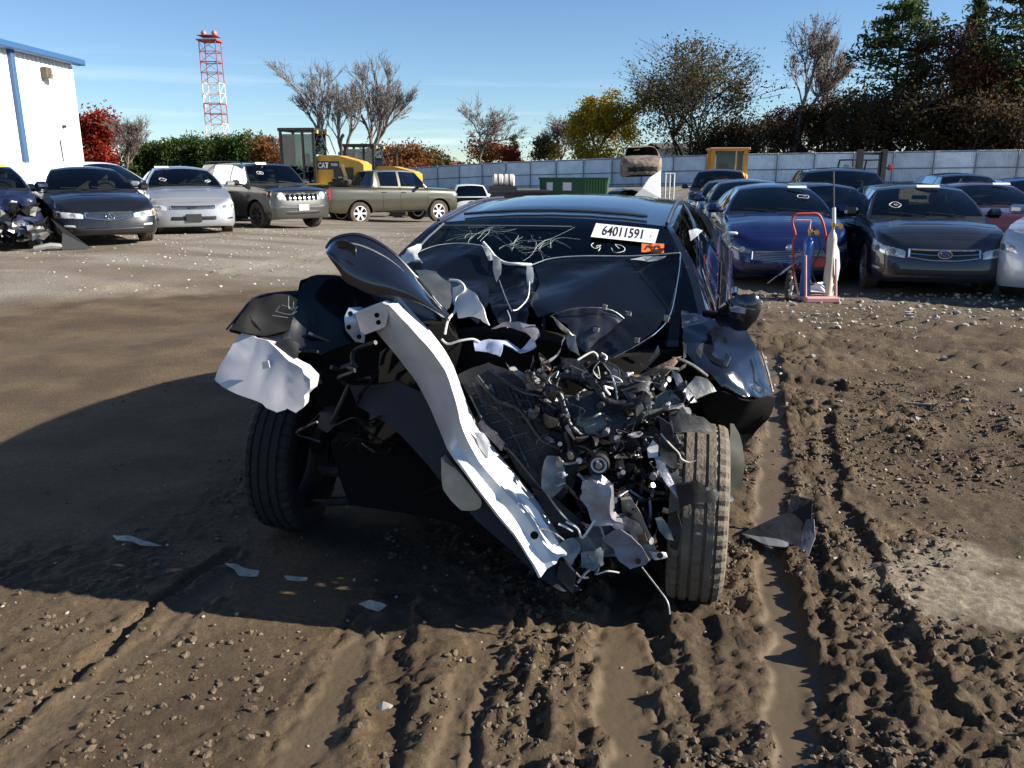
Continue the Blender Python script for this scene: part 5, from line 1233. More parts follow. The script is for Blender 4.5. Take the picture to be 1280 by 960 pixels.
# flatbed with white tanks
p = P(645, 212, 46); zg = tz(p.x, 46); root = empty('tank_trailer', (p.x, 46, zg), R(4)); tag(root, 'black flatbed trailer carrying two strapped white tanks near the fence', 'trailer')
m_ = MB(); m_.box((.1, 1.0, .85), (3.4, 2.0, .5)); m_.box((.1, 1.0, 1.16), (3.6, 2.2, .1)); m_.build('bed', M_dk, root)
for x in (-.95, -.35):
    m_ = MB(); m_.lathe([(.01, -.30), (.28, -.30), (.36, -.22), (.36, .22), (.28, .30), (.01, .30)], 20, axis='X', c=(x, .5, 1.72)); t_ = m_.build('tank', mat('dirty_white', (.60, .56, .52), .6, var=.15), root, 40)
    m_ = MB(); m_.lathe([(.372, -.03), (.372, .03)], 20, axis='X', c=(x, .5, 1.72)); m_.build('strap', M_dk, t_)
m_ = MB(); m_.box((-.7, .5, 1.33), (1.5, .9, .24)); m_.build('tank_cradle', M_dk, root)
for x in (-1.0, 1.0):
    for y in (.1, 1.9):
        e = empty('wheel', (x, y, .4), 0, root); m_ = MB(); m_.lathe([(.01, -.12), (.25, -.12), (.4, -.1), (.4, .1), (.25, .12), (.01, .12)], 20); m_.build('tyre', M_rub, e, 40)
# stacked wrecks
M_burn = mat('burnt_primer', (.20, .155, .12), .75, var=.5, vscale=3); M_char = mat('charred', (.015, .013, .012), .9)
def crush_s(q): return q + mnoise.noise_vector(q * 1.6) * .06 + mnoise.noise_vector(q * 6) * .02
p = P(800, 212, 36); zg = tz(p.x, 38)
c = Car(L=4.5, W=1.80, H=1.32, xw=2.0, paint=paint('dark_wreck_paint', (.02, .022, .03), .3, .2), hood=True)
build_car(c, 'wrecked_sedan', Vector((p.x - .35, 38.5, zg)), R(-98), 'flattened dark wreck underneath the burnt car', 'car', 'stacked wrecks', bend=crush_s, feats=dict(seats=False, mirrors=False, handles=False, hood_mat=paint('pale_wreck_paint', (.55, .57, .60), .35, .2)))
c = Car(L=4.3, W=1.74, H=1.45, R=.3, gc=.12, paint=M_burn, rim=M_char, glass=glass_mat('sooty_glass', (.6, .6, .6)))
build_car(c, 'burnt_car', Vector((p.x + .35, 38.2, 2.62 - 1.45)), R(-96), 'burnt rusty car lying on top of the dark wreck', 'car', 'stacked wrecks', bend=crush_s, pitch=-.02, feats=dict(seats=False, mirrors=False, handles=False, windshield=False, wheels='0000', grille=(.7, [.15, .15], [.68, .68], M_char, None, 0), seams=False))
w_ = MB(); a, b, d = P(800, 247, 35.2), P(835, 214, 35.4), P(812, 247, 35.0)
w_.add([P(790, 248, 35.2), P(826, 248, 35.3), P(826, 213, 35.5), P(812, 222, 35.3), P(803, 235, 35.2)], [(0, 1, 2, 3, 4)]); w_.add([q + Vector((.0, .03, 0)) for q in w_.v[:5]] if False else [Vector(q) + Vector((0, .03, 0)) for q in w_.v[:5]], [(4, 3, 2, 1, 0)])
o = w_.build('loose_fender', mat('white_fender_paint', (.78, .78, .79), .35, coat=.5)); tag(o, 'torn white fender panel standing upright against the stacked wrecks', 'car panel')
p = P(838, 212, 35.5); root = empty('pipe_rack', (p.x, 35.5, tz(p.x, 35.5))); tag(root, 'pale upright pipe rack beside the stacked wrecks', 'rack'); zt = P(838, 217, 35.5).z - root.location.z
for x in (-.18, .0, .18):
    m_ = MB(); m_.tube([(x, 0, 0), (x, 0, zt)], .035, 6); m_.build('upright_pipe', mat('pale_pipe', (.6, .6, .58), .5), root)
m_ = MB(); m_.tube([(-.22, 0, zt), (.22, 0, zt)], .035, 6); m_.build('top_bar', MATS['pale_pipe'], root)
m_ = MB(); m_.tube([(-.22, 0, .3), (.22, 0, .3)], .035, 6); m_.build('bottom_bar', MATS['pale_pipe'], root)
# ---- cylinder cart
M_cr = mat('cart_red', (.42, .05, .045), .5, var=.2); M_crp = mat('faded_cart_pink', (.60, .33, .30), .6, var=.15)
CD = 10.9; cp_ = P(1013, 212, CD); cz = tz(cp_.x, CD); root = empty('cylinder_cart', (cp_.x, CD, cz)); tag(root, 'faded red two-wheeled gas cylinder cart with spoked wheels', 'cart')
def cl(px, py, dy=0.): q = P(px, py, CD + dy); return q - root.location
dz = cl(1013, 367).z                    # keep the foot on the ground
def ck(px, py, dy=0.): q = cl(px, py, dy); q.z -= dz; return q
m_ = MB(); m_.tube(crom([ck(993, 345), ck(992, 300), ck(995, 285), ck(991, 268), ck(995, 259), ck(1010, 258), ck(1024, 259), ck(1031, 275), ck(1034, 300), ck(1035, 345)], 4), .017, 8); m_.build('handle_frame', M_cr, root, 60)
m_ = MB(); m_.tube([ck(996, 266, .1), ck(1014, 266, .1)], .012, 6); m_.tube([ck(1014, 266, .1), ck(1012, 285, .1)], .012, 6); m_.build('bottle_hook', M_crp, root)
m_ = MB(); m_.tube([ck(988, 312), ck(1010, 306), ck(1034, 305)], .014, 6); m_.build('cross_brace', M_crp, root)
m_ = MB(); m_.tube([ck(1008, 310, -.15), ck(1008, 366, -.15), ], .014, 6); m_.tube([ck(1046, 314, -.15), ck(1046, 366, -.15)], .014, 6); m_.tube([ck(993, 330), ck(1000, 366, -.1)], .014, 6); m_.build('lower_frame', M_crp, root)
m_ = MB(); a = ck(1028, 363, -.2); m_.box((a.x, a.y + .1, .045), (.44, .34, .07), bev=.012); m_.build('foot_plate', M_crp, root)
m_ = MB(); a = ck(1022, 318, -.02); m_.box(a, (.24, .10, .13), bev=.02); m_.build('clamp_bracket', M_cr, root)
for px, dy, nm in ((988, .0, 'l'), (1041, .22, 'r')):
    a = ck(px, 346, dy); rr_ = .215; e = empty('wheel', (a.x, a.y, rr_), R(62), root)
    m_ = MB(); m_.lathe([(rr_ * .88, -.02), (rr_ * .97, -.026), (rr_, 0), (rr_ * .97, .026), (rr_ * .88, .02), (rr_ * .84, 0), (rr_ * .88, -.02)], 30); m_.build('tyre', M_rub, e, 60)
    m_ = MB(); m_.lathe([(rr_ * .78, -.016), (rr_ * .85, -.018), (rr_ * .85, .018), (rr_ * .78, .016), (rr_ * .78, -.016)], 30); ri = m_.build('rim', mat('pale_rim', (.62, .60, .56), .5), e, 40)
    m_ = MB()
    for k in range(12):
        t = 2 * math.pi * k / 12; m_.tube([(.02 * math.cos(t), .02 * (-1) ** k, .02 * math.sin(t)), (rr_ * .8 * math.cos(t + .2), 0, rr_ * .8 * math.sin(t + .2))], .0035, 4)
    m_.tube([(0, -.04, 0), (0, .04, 0)], .02, 8); m_.build('spokes', M_steel, ri)
m_ = MB(); a, b = ck(988, 346), ck(1041, 346, .22); m_.tube([(a.x, a.y, .215), (b.x, b.y, .215)], .012, 6); m_.build('axle', M_steel, root)
m_ = MB(); m_.tube(crom([ck(1018, 275, .02), ck(1026, 300, -.05), ck(1016, 330, -.08), ck(1028, 350, -.1), ck(1040, 330, -.06), ck(1030, 300, -.04)], 6), .009, 6); m_.build('torch_hose', mat('green_hose', (.02, .05, .03), .5), root, 60)
m_ = MB(); a = ck(1023, 353, -.15); m_.add([a + Vector((-.09, 0, -.03)), a + Vector((.09, -.03, -.035)), a + Vector((.10, .05, .05)), a + Vector((.0, .02, .085)), a + Vector((-.08, .06, .04))], [(0, 1, 2, 3, 4)]); m_.build('crumpled_paper', M_white, root)
m_ = MB(); m_.tube([ck(975, 335, -.1), ck(1000, 316, -.05), ck(1012, 306)], .008, 5); m_.tube([ck(960, 345, -.15), ck(990, 322, -.08)], .006, 5); m_.build('prop_rod', M_steel, root)
def cyl(name, label, px, top, bot, r_, mm, dy, tilt=0.):
    a = ck(px, bot, dy) + root.location; zb = .06 + root.location.z; h = (ck(px, top, dy) + root.location).z - zb; e = empty(name, (a.x, a.y, zb)); e.rotation_euler = (tilt, 0, 0); tag(e, label, 'gas cylinder', 'cylinders on the cart')
    m_ = MB(); m_.lathe([(.001, 0), (r_ * .9, 0), (r_, .02), (r_, h * .86), (r_ * .8, h * .93), (r_ * .4, h * .97), (r_ * .3, h)], 22, axis='Z'); m_.build('shell', mm, e, 40)
    m_ = MB(); m_.lathe([(.001, h + .09), (.03, h + .09), (.03, h + .05), (.016, h + .05), (.016, h - .01)], 12, axis='Z'); m_.box((.04, 0, h + .04), (.07, .03, .03)); m_.lathe([(.001, -.03), (.035, -.03), (.035, .0), (.001, 0)], 12, axis='Y', c=(.07, -.03, h + .05)); m_.build('valve_and_gauge', mat('brass', (.5, .34, .12), .35, .9), e, 40)
cyl('gas_cylinder', 'slim blue gas cylinder standing on the red cart', 1006, 286, 362, .068, mat('cylinder_blue', (.02, .12, .45), .35, coat=.4), -.02)
cyl('gas_cylinder', 'cream gas cylinder standing on the red cart', 1035, 278, 352, .062, mat('cylinder_cream', (.62, .58, .46), .45), -.06)
m_ = MB(); a = ck(1044, 366, -.05) + root.location; b = ck(1043, 205, .25) + root.location
m_.tube([Vector((a.x, a.y, cz + .02)), b], .012, 6); po = m_.build('long_pole', M_dk, None); tag(po, 'long thin dark pole with a white grip leaning on the cart', 'pole')
m_ = MB(); m_.tube([Vector((a.x, a.y, cz + .02)).lerp(b, .58), Vector((a.x, a.y, cz + .02)).lerp(b, .72)], .024, 8); m_.build('grip', mat('white_grip', (.7, .7, .66), .5), po, 50)
sh = MB(); pp = [ck(1041, 300, -.1), ck(1046, 294, -.1), ck(1050, 304, -.08), ck(1051, 325, -.08), ck(1048, 342, -.1), ck(1044, 334, -.12), ck(1043, 314, -.12)]
sh.add([q + root.location for q in pp], [tuple(range(7))]); sh.add([q + root.location + Vector((0, .04, 0)) for q in pp], [tuple(range(6, -1, -1))]); sh.add([q + root.location for q in pp] + [q + root.location + Vector((0, .04, 0)) for q in pp], [(i, i + 7, (i + 1) % 7 + 7, (i + 1) % 7) for i in range(7)])
o = sh.build('plastic_bag', mat('bluish_white_plastic', (.62, .68, .76), .4)); tag(o, 'bluish white plastic bag hanging at the side of the cart', 'bag')
# ================================================================== THE WRECKED CAR
from mathutils.bvhtree import BVHTree
def thicken(b, th):
    """give a sheet a back face and a rim"""
    b.normal_update(); fs = list(b.faces); bd = [e for e in b.edges if len(e.link_faces) == 1]
    nv = {v: b.verts.new(v.co - v.normal * th) for v in list(b.verts)}
    for f in fs: b.faces.new([nv[v] for v in reversed(f.verts)])
    for e in bd:
        l = e.link_loops[0]; a, c_ = l.vert, l.link_loop_next.vert
        b.faces.new((c_, a, nv[a], nv[c_]))
M_wp = mat('wreck_black_paint', (.006, .007, .012), .16, .0, coat=1., spec=.5)
M_wps = mat('scuffed_black_paint', (.012, .013, .018), .32, .0, coat=.5, var=.5, vscale=12)
M_hood = mat('scraped_hood_black', (.005, .006, .010), .22, .0, coat=.25, spec=.25)
M_bucket = mat('bucket_black', (.006, .006, .007), .6, spec=.15)
M_bplas = mat('matt_black_plastic', (.009, .009, .010), .5, var=.4, vscale=18, bump=.1)
M_gal = mat('galvanised_sheet', (.20, .205, .20), .42, .6, var=.4, vscale=14, bump=.15, bscale=40)
M_prim = mat('grey_green_primer', (.13, .14, .125), .42, .3, var=.45, vscale=12, bump=.15)
M_dgrey = mat('dark_grey_metal', (.055, .055, .06), .42, .4, var=.5, vscale=16, bump=.15)
M_rust = mat('rusty_steel', (.16, .065, .028), .75, .2, alt=(.30, .20, .13), vscale=11, bump=.3)
M_alu = mat('cast_aluminium', (.30, .30, .33), .42, .6, var=.3, vscale=10, bump=.2, bscale=80)
M_beam = mat('bumper_beam_aluminium', (.78, .775, .76), .40, .25, var=.08, vscale=9, bump=.12, bscale=22)
M_tank = mat('milky_plastic', (.70, .68, .70), .38, var=.08, vscale=7, transmission=.1)
M_wpl = mat('torn_white_plastic', (.68, .67, .64), .5, var=.15, vscale=12)
M_cream = mat('cream_foam', (.50, .47, .37), .7, var=.2)
M_mudt = mat('muddy_tread', (.10, .084, .064), .9, alt=(.20, .165, .12), vscale=9, bump=.3, bscale=90)
M_valve = mat('valve_cover_plastic', (.016, .016, .018), .38, var=.4, vscale=25, bump=.2)
HDW = R(-104.3)
FWD = Vector((math.cos(HDW), math.sin(HDW), 0))
CC = Vector((.3006, 4.494, 0))
WC = Car(L=4.86, W=1.84, H=1.445, fo=.96, wb=2.82, R=.335, tw=.215, gc=.19, hn=.72, hc=.985, belt=.985, zd=1.06, zt=1.0, xc=1.38, xw=2.0, xr=3.3, xd=4.15, sB=2.45, sC=3.45, yr=.585, crown=.038, paint=M_wp, glass=glass_mat('wreck_glass', (.16, .20, .19)), rear_glass=glass_mat('wreck_glass', (.16, .20, .19)), squeeze=.11, hood=False, wtop=1.0)
wr = build_car(WC, 'wrecked_car', CC + Vector((0, 0, -.036)), HDW, 'crushed black sedan with its front end torn open in the middle of the yard', 'car', pitch=R(3.04),
               feats=dict(cutfront=1.42, mirrors=False, wheels='0011', handles=True, seams=True))
WM = Matrix.LocRotScale(wr.location, wr.rotation_euler, Vector((1, 1, 1))); WI = WM.inverted()
def adopt(o, parent=None):
    if parent is None: o.parent = wr; o.matrix_parent_inverse = WI
    else: o.parent = parent
    return o
def wb_(mb, name, m_, parent=None, smooth=None, fix=False):
    o = mb.build(name, m_, None, smooth, fix=fix); return adopt(o, parent)
def sub(o, ch): ch.parent = o; return ch
# ---- generic crumpled sheet traced as an outline with its own distances
OFFY = 0.
def DY(Y): return (Y if Y < 3.0 else 3.0 + (Y - 3.0) * 1.5) + OFFY
def sheet(pts, name, m_, th=.004, cuts=2, amp=.012, freq=9., seed=0, pillow=0., pw=.05, smooth=40, parent=None, world=False):
    b = bmesh.new(); P3 = [Vector(p) if world else P(p[0], p[1], DY(p[2])) for p in pts]
    vs = [b.verts.new(p) for p in P3]; es = [b.edges.new((vs[i], vs[(i + 1) % len(vs)])) for i in range(len(vs))]
    bmesh.ops.triangle_fill(b, edges=es, use_beauty=True)
    for _ in range(cuts):
        bmesh.ops.subdivide_edges(b, edges=list(b.edges), cuts=1, use_grid_fill=True)
        bmesh.ops.triangulate(b, faces=list(b.faces)); bmesh.ops.beautify_fill(b, faces=list(b.faces), edges=list(b.edges))
    so_ = Vector((seed * 3.1, seed * 1.7, seed * .9))
    for v in b.verts:
        q = v.co.copy(); k = 1.0
        if pillow:
            d = min(((q - (a + (c_ - a) * max(0, min(1, (q - a).dot(c_ - a) / max(1e-9, (c_ - a).length_squared))))).length for a, c_ in zip(P3, P3[1:] + P3[:1])))
            v.co.y -= pillow * (1 - math.exp(-d / pw))
        v.co += mnoise.noise_vector(q * freq + so_) * amp + mnoise.noise_vector(q * freq * 2.7 + so_) * amp * .35
    bmesh.ops.recalc_face_normals(b, faces=list(b.faces))
    thicken(b, th)
    me = bpy.data.meshes.new(name); b.to_mesh(me); b.free(); me.materials.append(m_)
    me.polygons.foreach_set('use_smooth', [True] * len(me.polygons)); me.set_sharp_from_angle(angle=R(smooth))
    o = bpy.data.objects.new(name, me); COL.objects.link(o); return adopt(o, parent)
def lump(pts, depth, name, m_, amp=.01, freq=8., seed=0, cuts=1, parent=None, smooth=35, taper=.9):
    """solid with the traced outline as its front face, running back by depth metres"""
    P3 = [P(p[0], p[1], DY(p[2])) for p in pts]; n = len(P3); cen = sum(P3, Vector()) / n
    b = bmesh.new(); f = [b.verts.new(p) for p in P3]; bk = [b.verts.new(cen + (p - cen) * taper + Vector((0, depth, 0))) for p in P3]
    b.faces.new(f); b.faces.new(bk[::-1])
    for i in range(n): b.faces.new((f[i], bk[i], bk[(i + 1) % n], f[(i + 1) % n]))
    bmesh.ops.triangulate(b, faces=list(b.faces))
    for _ in range(cuts):
        bmesh.ops.subdivide_edges(b, edges=list(b.edges), cuts=1); bmesh.ops.triangulate(b, faces=list(b.faces))
    so_ = Vector((seed * 2.3, seed * 1.1, seed * .7))
    for v in b.verts: q = v.co.copy(); v.co += mnoise.noise_vector(q * freq + so_) * amp + mnoise.noise_vector(q * freq * 3 + so_) * amp * .3
    bmesh.ops.recalc_face_normals(b, faces=list(b.faces))
    me = bpy.data.meshes.new(name); b.to_mesh(me); b.free(); me.materials.append(m_)
    me.polygons.foreach_set('use_smooth', [True] * len(me.polygons)); me.set_sharp_from_angle(angle=R(smooth))
    o = bpy.data.objects.new(name, me); COL.objects.link(o); return adopt(o, parent)
def rod(pts, r, name, m_, n=7, k=4, parent=None):
    q = [P(p[0], p[1], DY(p[2])) for p in pts]
    if k > 1 and len(q) > 2: q = crom(q, k)
    if isinstance(r, (list, tuple)): r = [lerp(r[0], r[1], i / (len(q) - 1)) for i in range(len(q))]
    r = [x * .62 for x in r] if isinstance(r, list) else r * .62
    m = MB().tube(q, r, n); return wb_(m, name, m_, parent, 50)
# ---- windshield as a surface to stick things on
ws = [o for o in wr.children if o.name.startswith('windshield')][0]
WSV = [WM @ v.co for v in ws.data.vertices]; WSB = BVHTree.FromPolygons(WSV, [tuple(p.vertices) for p in ws.data.polygons])
def on_ws(px, py, off=.004):
    d = ray(px, py).normalized(); hit = WSB.ray_cast(Vector((0, 0, CAM_H)), d)
    if hit[0] is None:
        nr = WSB.find_nearest(P(px, py, 3.5)); return nr[0] - d * off
    n_ = hit[1] if hit[1].dot(d) < 0 else -hit[1]
    return hit[0] + n_ * off
def ws_sheet(corners, name, m_, off=.004, nx_=6):
    a, b, c_, d = [Vector((*q, 0)) for q in corners]; rows = []
    for j in range(3):
        t = j / 2; rows.append([on_ws(*(a.lerp(b, i / nx_).lerp(d.lerp(c_, i / nx_), t))[:2], off) for i in range(nx_ + 1)])
    m = MB().grid(rows); return wb_(m, name, m_, ws_obj_parent, 60)
ws_obj_parent = None
o1, ox_, oy_ = on_ws(780.5, 293.8, .012), on_ws(817, 297.6, .012) - on_ws(744, 290, .012), on_ws(782, 286.5, .012) - on_ws(778.5, 301, .012)
ex = ox_.normalized(); nn = ex.cross(oy_).normalized(); ey = nn.cross(ex)
MT = Matrix(((ex.x, ey.x, nn.x, o1.x), (ex.y, ey.y, nn.y, o1.y), (ex.z, ey.z, nn.z, o1.z), (0, 0, 0, 1)))
kpx = ox_.length / 73.; kpy = oy_.length / 14.6
st = wb_(MB().add([MT @ Vector((x * kpx, y * kpy, -.0015)) for x, y in ((-40, -8.6), (39, -8.6), (41, 8.6), (-38, 8.6))], [(0, 1, 2, 3)]), 'lot_sticker', M_white)
M_ink = mat('black_ink', (.01, .01, .01), .6); M_inkg = mat('grey_ink', (.35, .36, .38), .6)
for txt, sz, dx, dy, mm, rot, xs_ in (('64011591', 16.5, -1.5, 0., M_ink, 0., .80), ('F', 7.5, 33, -1.5, M_inkg, 0., .8)):
    t = text_mesh(txt, sz * kpy, 'lettering', mm, None, MT @ Matrix.Translation((dx * kpx, dy * kpy, 0)) @ Matrix.Rotation(rot, 4, 'Z'), bold=.0012 if sz > 10 else 0., xs=xs_ * kpx / kpy)
    t.parent = st
so2 = ws_sheet([(802, 305.5), (830, 306.5), (829.5, 318), (801.5, 317)], 'orange_sticker', mat('orange_paper', (.75, .16, .03), .6), .008)
M_chalk = mat('white_marker', (.75, .77, .72), .7)
def ws_line(pts, r, name, m_, parent=None, k=4, off=.006):
    q = [on_ws(a, b, off) for a, b in pts]; q = crom(q, k) if len(q) > 2 else q
    return wb_(MB().tube(q, r, 4), name, m_, parent, 50)
ws_line([(807, 314), (812, 308), (817, 315), (822, 308), (826, 314)], .0018, 'scrawl', M_ink, so2, off=.011)
ws_line([(809, 311), (825, 311)], .0018, 'scrawl', M_ink, so2, off=.011)
ws_line([(742, 305), (739, 308), (744, 312), (751, 308), (745, 309), (750, 311), (748, 315)], .0016, 'marker_scrawl', M_chalk)
ws_line([(764, 311), (767, 316), (774, 317), (781, 314), (778, 309), (769, 307), (774, 312)], .0016, 'marker_scrawl', M_chalk)
# cracks spreading over the glass
rs = random.Random(12)
M_crack = mat('glass_crack', (.52, .60, .58), .4)
for (cx, cy), nray, ln in (((611, 287), 15, 46), ((672, 312), 14, 44), ((640, 306), 12, 34), ((690, 300), 8, 40), ((590, 294), 8, 40)):
    for k in range(nray):
        a = rs.uniform(0, 6.28); L = ln * rs.uniform(.3, 1.); x, y = cx + rs.uniform(-3, 3), cy + rs.uniform(-2, 2); pl = [(x, y)]
        for s_ in range(3):
            a += rs.uniform(-.5, .5); x += math.cos(a) * L / 3; y += math.sin(a) * L / 3 * .55; pl.append((x, max(284.5, y)))
        ws_line(pl, rs.uniform(.0003, .0007), 'crack', M_crack, None, 2, .003)
for k in range(90):
    cx, cy = rs.choice([(600, 287), (604, 293), (672, 308), (680, 302), (645, 312), (690, 296)]); x, y = cx + rs.gauss(0, 11), max(285, cy + rs.gauss(0, 6)); q = on_ws(x, y, .005); s_ = rs.uniform(.001, .005)
    m = MB().add([q + Vector((rs.uniform(-s_, s_), 0, rs.uniform(-s_, s_))) for _ in range(3)], [(0, 1, 2)]); wb_(m, 'glass_chip', M_crack)
# ---- roof: sunroof panel and rails
def roof_pt(s, y):
    t = (s - WC.xw) / (WC.xr - WC.xw); zr = WC.H - WC.crown - .022 + .030 * math.sin(math.pi * t); ww = WC.yr * lerp(1, .985, t) + .012 * math.sin(math.pi * t)
    return Vector((WC.L / 2 - s, y, zr + WC.crown * (1 - (y / ww) ** 2)))
m = MB(); NS = 10
m.grid([[roof_pt(lerp(2.13, 2.95, i / NS), lerp(-.44, .44, j / 10)) + Vector((0, 0, .008 if 0 < i < NS and 0 < j < 10 else -.002)) for j in range(11)] for i in range(NS + 1)]); m.build('sunroof', mat('sunroof_glass', (.006, .007, .012), .12, coat=1.), wr, 60)
m = MB(); m.tube([roof_pt(2.115, lerp(-.46, .46, j / 10)) + Vector((0, 0, .010)) for j in range(11)], .007, 5); m.build('wind_deflector', mat('deflector_grey', (.05, .052, .06), .4), wr, 50)
for sd in (1, -1):
    m = MB(); m.tube([roof_pt(lerp(2.0, 3.25, i / 8), sd * (WC.yr * .955)) + Vector((0, 0, .010)) for i in range(9)], .009, 5); m.build('roof_moulding', mat('moulding', (.05, .055, .075), .3), wr, 50)
# bright windscreen header edge
q = [WM @ v.co for v in ws.data.vertices]
ws_line([(548, 284.5), (600, 284.5), (660, 285), (715, 286)], .003, 'header_trim', mat('header_trim', (.20, .20, .22), .35), off=.012)
ws_line([(522, 318), (534, 304), (546, 293), (556, 284)], .006, 'pillar_highlight', mat('pillar_highlight', (.16, .17, .20), .25, .3), off=.02)  # bright strip standing in for the highlight on the left windscreen pillar
# large dark pieces that keep the bay together
def slab(pts, name, m_, th=.02, amp=.012, fr=9., sd=0): return sheet(pts, name, m_, th, 3, amp, fr, seed=sd, smooth=32)
slab([(690, 505, 2.86), (730, 492, 2.87), (775, 500, 2.86), (790, 522, 2.84), (760, 545, 2.80), (720, 552, 2.80), (700, 535, 2.83)], 'engine_cover', M_valve, .05)
slab([(700, 448, 2.95), (760, 452, 2.95), (800, 482, 2.90), (780, 500, 2.88), (735, 490, 2.90), (705, 470, 2.93)], 'cowl_tray', M_valve, .03, sd=2)
slab([(735, 655, 2.70), (775, 640, 2.70), (800, 660, 2.68), (790, 690, 2.66), (750, 690, 2.66)], 'oil_pan', M_dgrey, .08, sd=3)
for k_, (a0, b0, a1, b1) in enumerate(((664, 470, 742, 552), (676, 498, 736, 580), (700, 470, 790, 505), (742, 560, 800, 590), (790, 575, 812, 640), (716, 560, 760, 640))):
    q_ = crom([P(a0, b0, 2.84), P(lerp(a0, a1, .35) + 6, lerp(b0, b1, .35) - 8, 2.79), P(lerp(a0, a1, .7) - 5, lerp(b0, b1, .7) + 6, 2.76), P(a1, b1, 2.76)], 6); hz_ = MB().tube(q_, [.012 + .003 * math.sin(i * 2.1) for i in range(len(q_))], 9); wb_(hz_, 'coolant_hose', M_valve, None, 50)
# ---- front wheels
def hero_tyre(Rw, wd):
    m = MB(); n = 120; h = wd / 2; prof = [(Rw * .66, -h * .8), (Rw * .70, -h * .96), (Rw * .86, -h), (Rw * .95, -h * .95)]
    gro = [-.62, -.22, .22, .62]; xs_ = sorted([-.9, .9] + [g_ + e for g_ in gro for e in (-.065, -.05, .05, .065)])
    for u in xs_:
        deep = any(abs(u - g_) < .055 for g_ in gro); prof.append((Rw - (.009 if deep else 0) - .010 * abs(u) ** 3, u * h * .92))
    prof += [(Rw * .95, h * .95), (Rw * .86, h), (Rw * .70, h * .96), (Rw * .66, h * .8)]
    vs = []
    for i, (r, y) in enumerate(prof):
        for j in range(n):
            a = 2 * math.pi * j / n; rr = r
            if abs(y) > h * .58 and r > Rw * .94 and j % 3 == 0: rr -= .010
            if abs(y) < h * .5 and r > Rw * .985 and j % 4 == 0: rr -= .004
            vs.append((rr * math.cos(a), y, rr * math.sin(a)))
    k = len(prof); m.add(vs, [(i * n + j, i * n + (j + 1) % n, (i + 1) * n + (j + 1) % n, (i + 1) * n + j) for i in range(k - 1) for j in range(n)]); return m
def front_wheel(loc, head, camber, side, tm):
    e = empty('wheel', loc); e.rotation_euler = (camber, 0, head + (math.pi if side < 0 else 0)); adopt(e)
    hero_tyre(.335, .205).build('tyre', tm, e, 14); t, r_, d = wheel_parts(.335, .205, 0, 5)
    o = MB(); o.v = r_.v; o.f = r_.f; o.m = r_.m; o.build('rim', M_alloyd, e, 35)
    i_ = MB(); i_.lathe([(.001, -.03), (.06, -.03), (.075, -.02), (.075, .0), (.18, .01), (.18, .02)], 22); i_.build('hub', M_dgrey, e, 40)
    return e
gl_ = G(374, 652); gr_ = G(861, 735)
front_wheel((gl_.x, gl_.y + .02, .322), R(-99), R(2), -1, mat('dark_tread', (.022, .021, .02), .85, var=.3, vscale=14))
front_wheel((gr_.x + .012, gr_.y + .0, .325), R(-102), R(0), 1, M_mudt)
# ---- bumper beam, hanging diagonally
ST = [((470, 413), (486, 380), (497, 379)), ((497, 446), (511, 407), (523, 409)), ((521, 479), (534, 432), (548, 436)), ((541, 516), (556, 464), (568, 470)), ((553, 546), (570, 502), (582, 508)), ((562, 567), (580, 540), (596, 538)),
      ((585, 598), (599, 577), (614, 567)), ((612, 634), (628, 610), (642, 602)), ((640, 668), (657, 646), (672, 638)), ((664, 705), (683, 688), (698, 678)), ((674, 723), (693, 706), (709, 695))]
m = MB(); rows = []
for i, (a, b, c_) in enumerate(ST):
    t = i / 10; Y0 = lerp(2.84, 2.52, t); k = 1 - sst(np.array(t), .42, .56)
    A, B_, C_ = P(*a, Y0 + .10 * k - .035 * (1 - k)), P(*b, Y0 - .02 * k - .005 * (1 - k)), P(*c_, Y0 + .05)
    g1 = B_.lerp(C_, .45) + Vector((.0, .022 if t > .5 else .006, 0)); g2 = A.lerp(B_, .5) + Vector((0, -.006 if t < .5 else .012, 0)); bk = Vector((-.01, .09, .015))
    rows.append([A + bk, A, A.lerp(B_, .12) + Vector((0, -.006, 0)), g2, B_, B_.lerp(C_, .2), g1, C_, C_ + bk, (A + C_) / 2 + bk * 1.1, A + bk])
sm_rows = []
for i in range(len(rows) - 1):
    for s_ in range(3):
        t = s_ / 3; r0 = rows[max(0, i - 1)]; r1 = rows[i]; r2 = rows[i + 1]; r3 = rows[min(len(rows) - 1, i + 2)]
        sm_rows.append([.5 * ((2 * p1) + (p2 - p0) * t + (2 * p0 - 5 * p1 + 4 * p2 - p3) * t * t + (3 * p1 - p0 - 3 * p2 + p3) * t ** 3) for p0, p1, p2, p3 in zip(r0, r1, r2, r3)])
sm_rows.append(rows[-1])
sm_rows = [[p + mnoise.noise_vector(p * 14) * .0045 for p in r_] for r_ in sm_rows]
for r_ in sm_rows: r_[-1] = r_[0]
m.grid(sm_rows); beam = wb_(m, 'bumper_beam', M_beam, None, 17, fix=True)
beam['label'] = 'bent bare aluminium bumper beam hanging diagonally across the front'
def disc(px, py, Y, r, name, m_, parent=None, n=14, nrm=(0, -1, .25)):
    p = P(px, py, Y); q = Vector(nrm).to_track_quat('Z', 'Y').to_matrix(); m = MB(); m.add([p] + [p + q @ Vector((r * math.cos(2 * math.pi * i / n), r * math.sin(2 * math.pi * i / n), 0)) for i in range(n)], [(0, 1 + i, 1 + (i + 1) % n) for i in range(n)]); return wb_(m, name, m_, parent)
BB = BVHTree.FromPolygons([p for r_ in sm_rows for p in r_], [(i * 11 + j, i * 11 + j + 1, (i + 1) * 11 + j + 1, (i + 1) * 11 + j) for i in range(len(sm_rows) - 1) for j in range(10)])
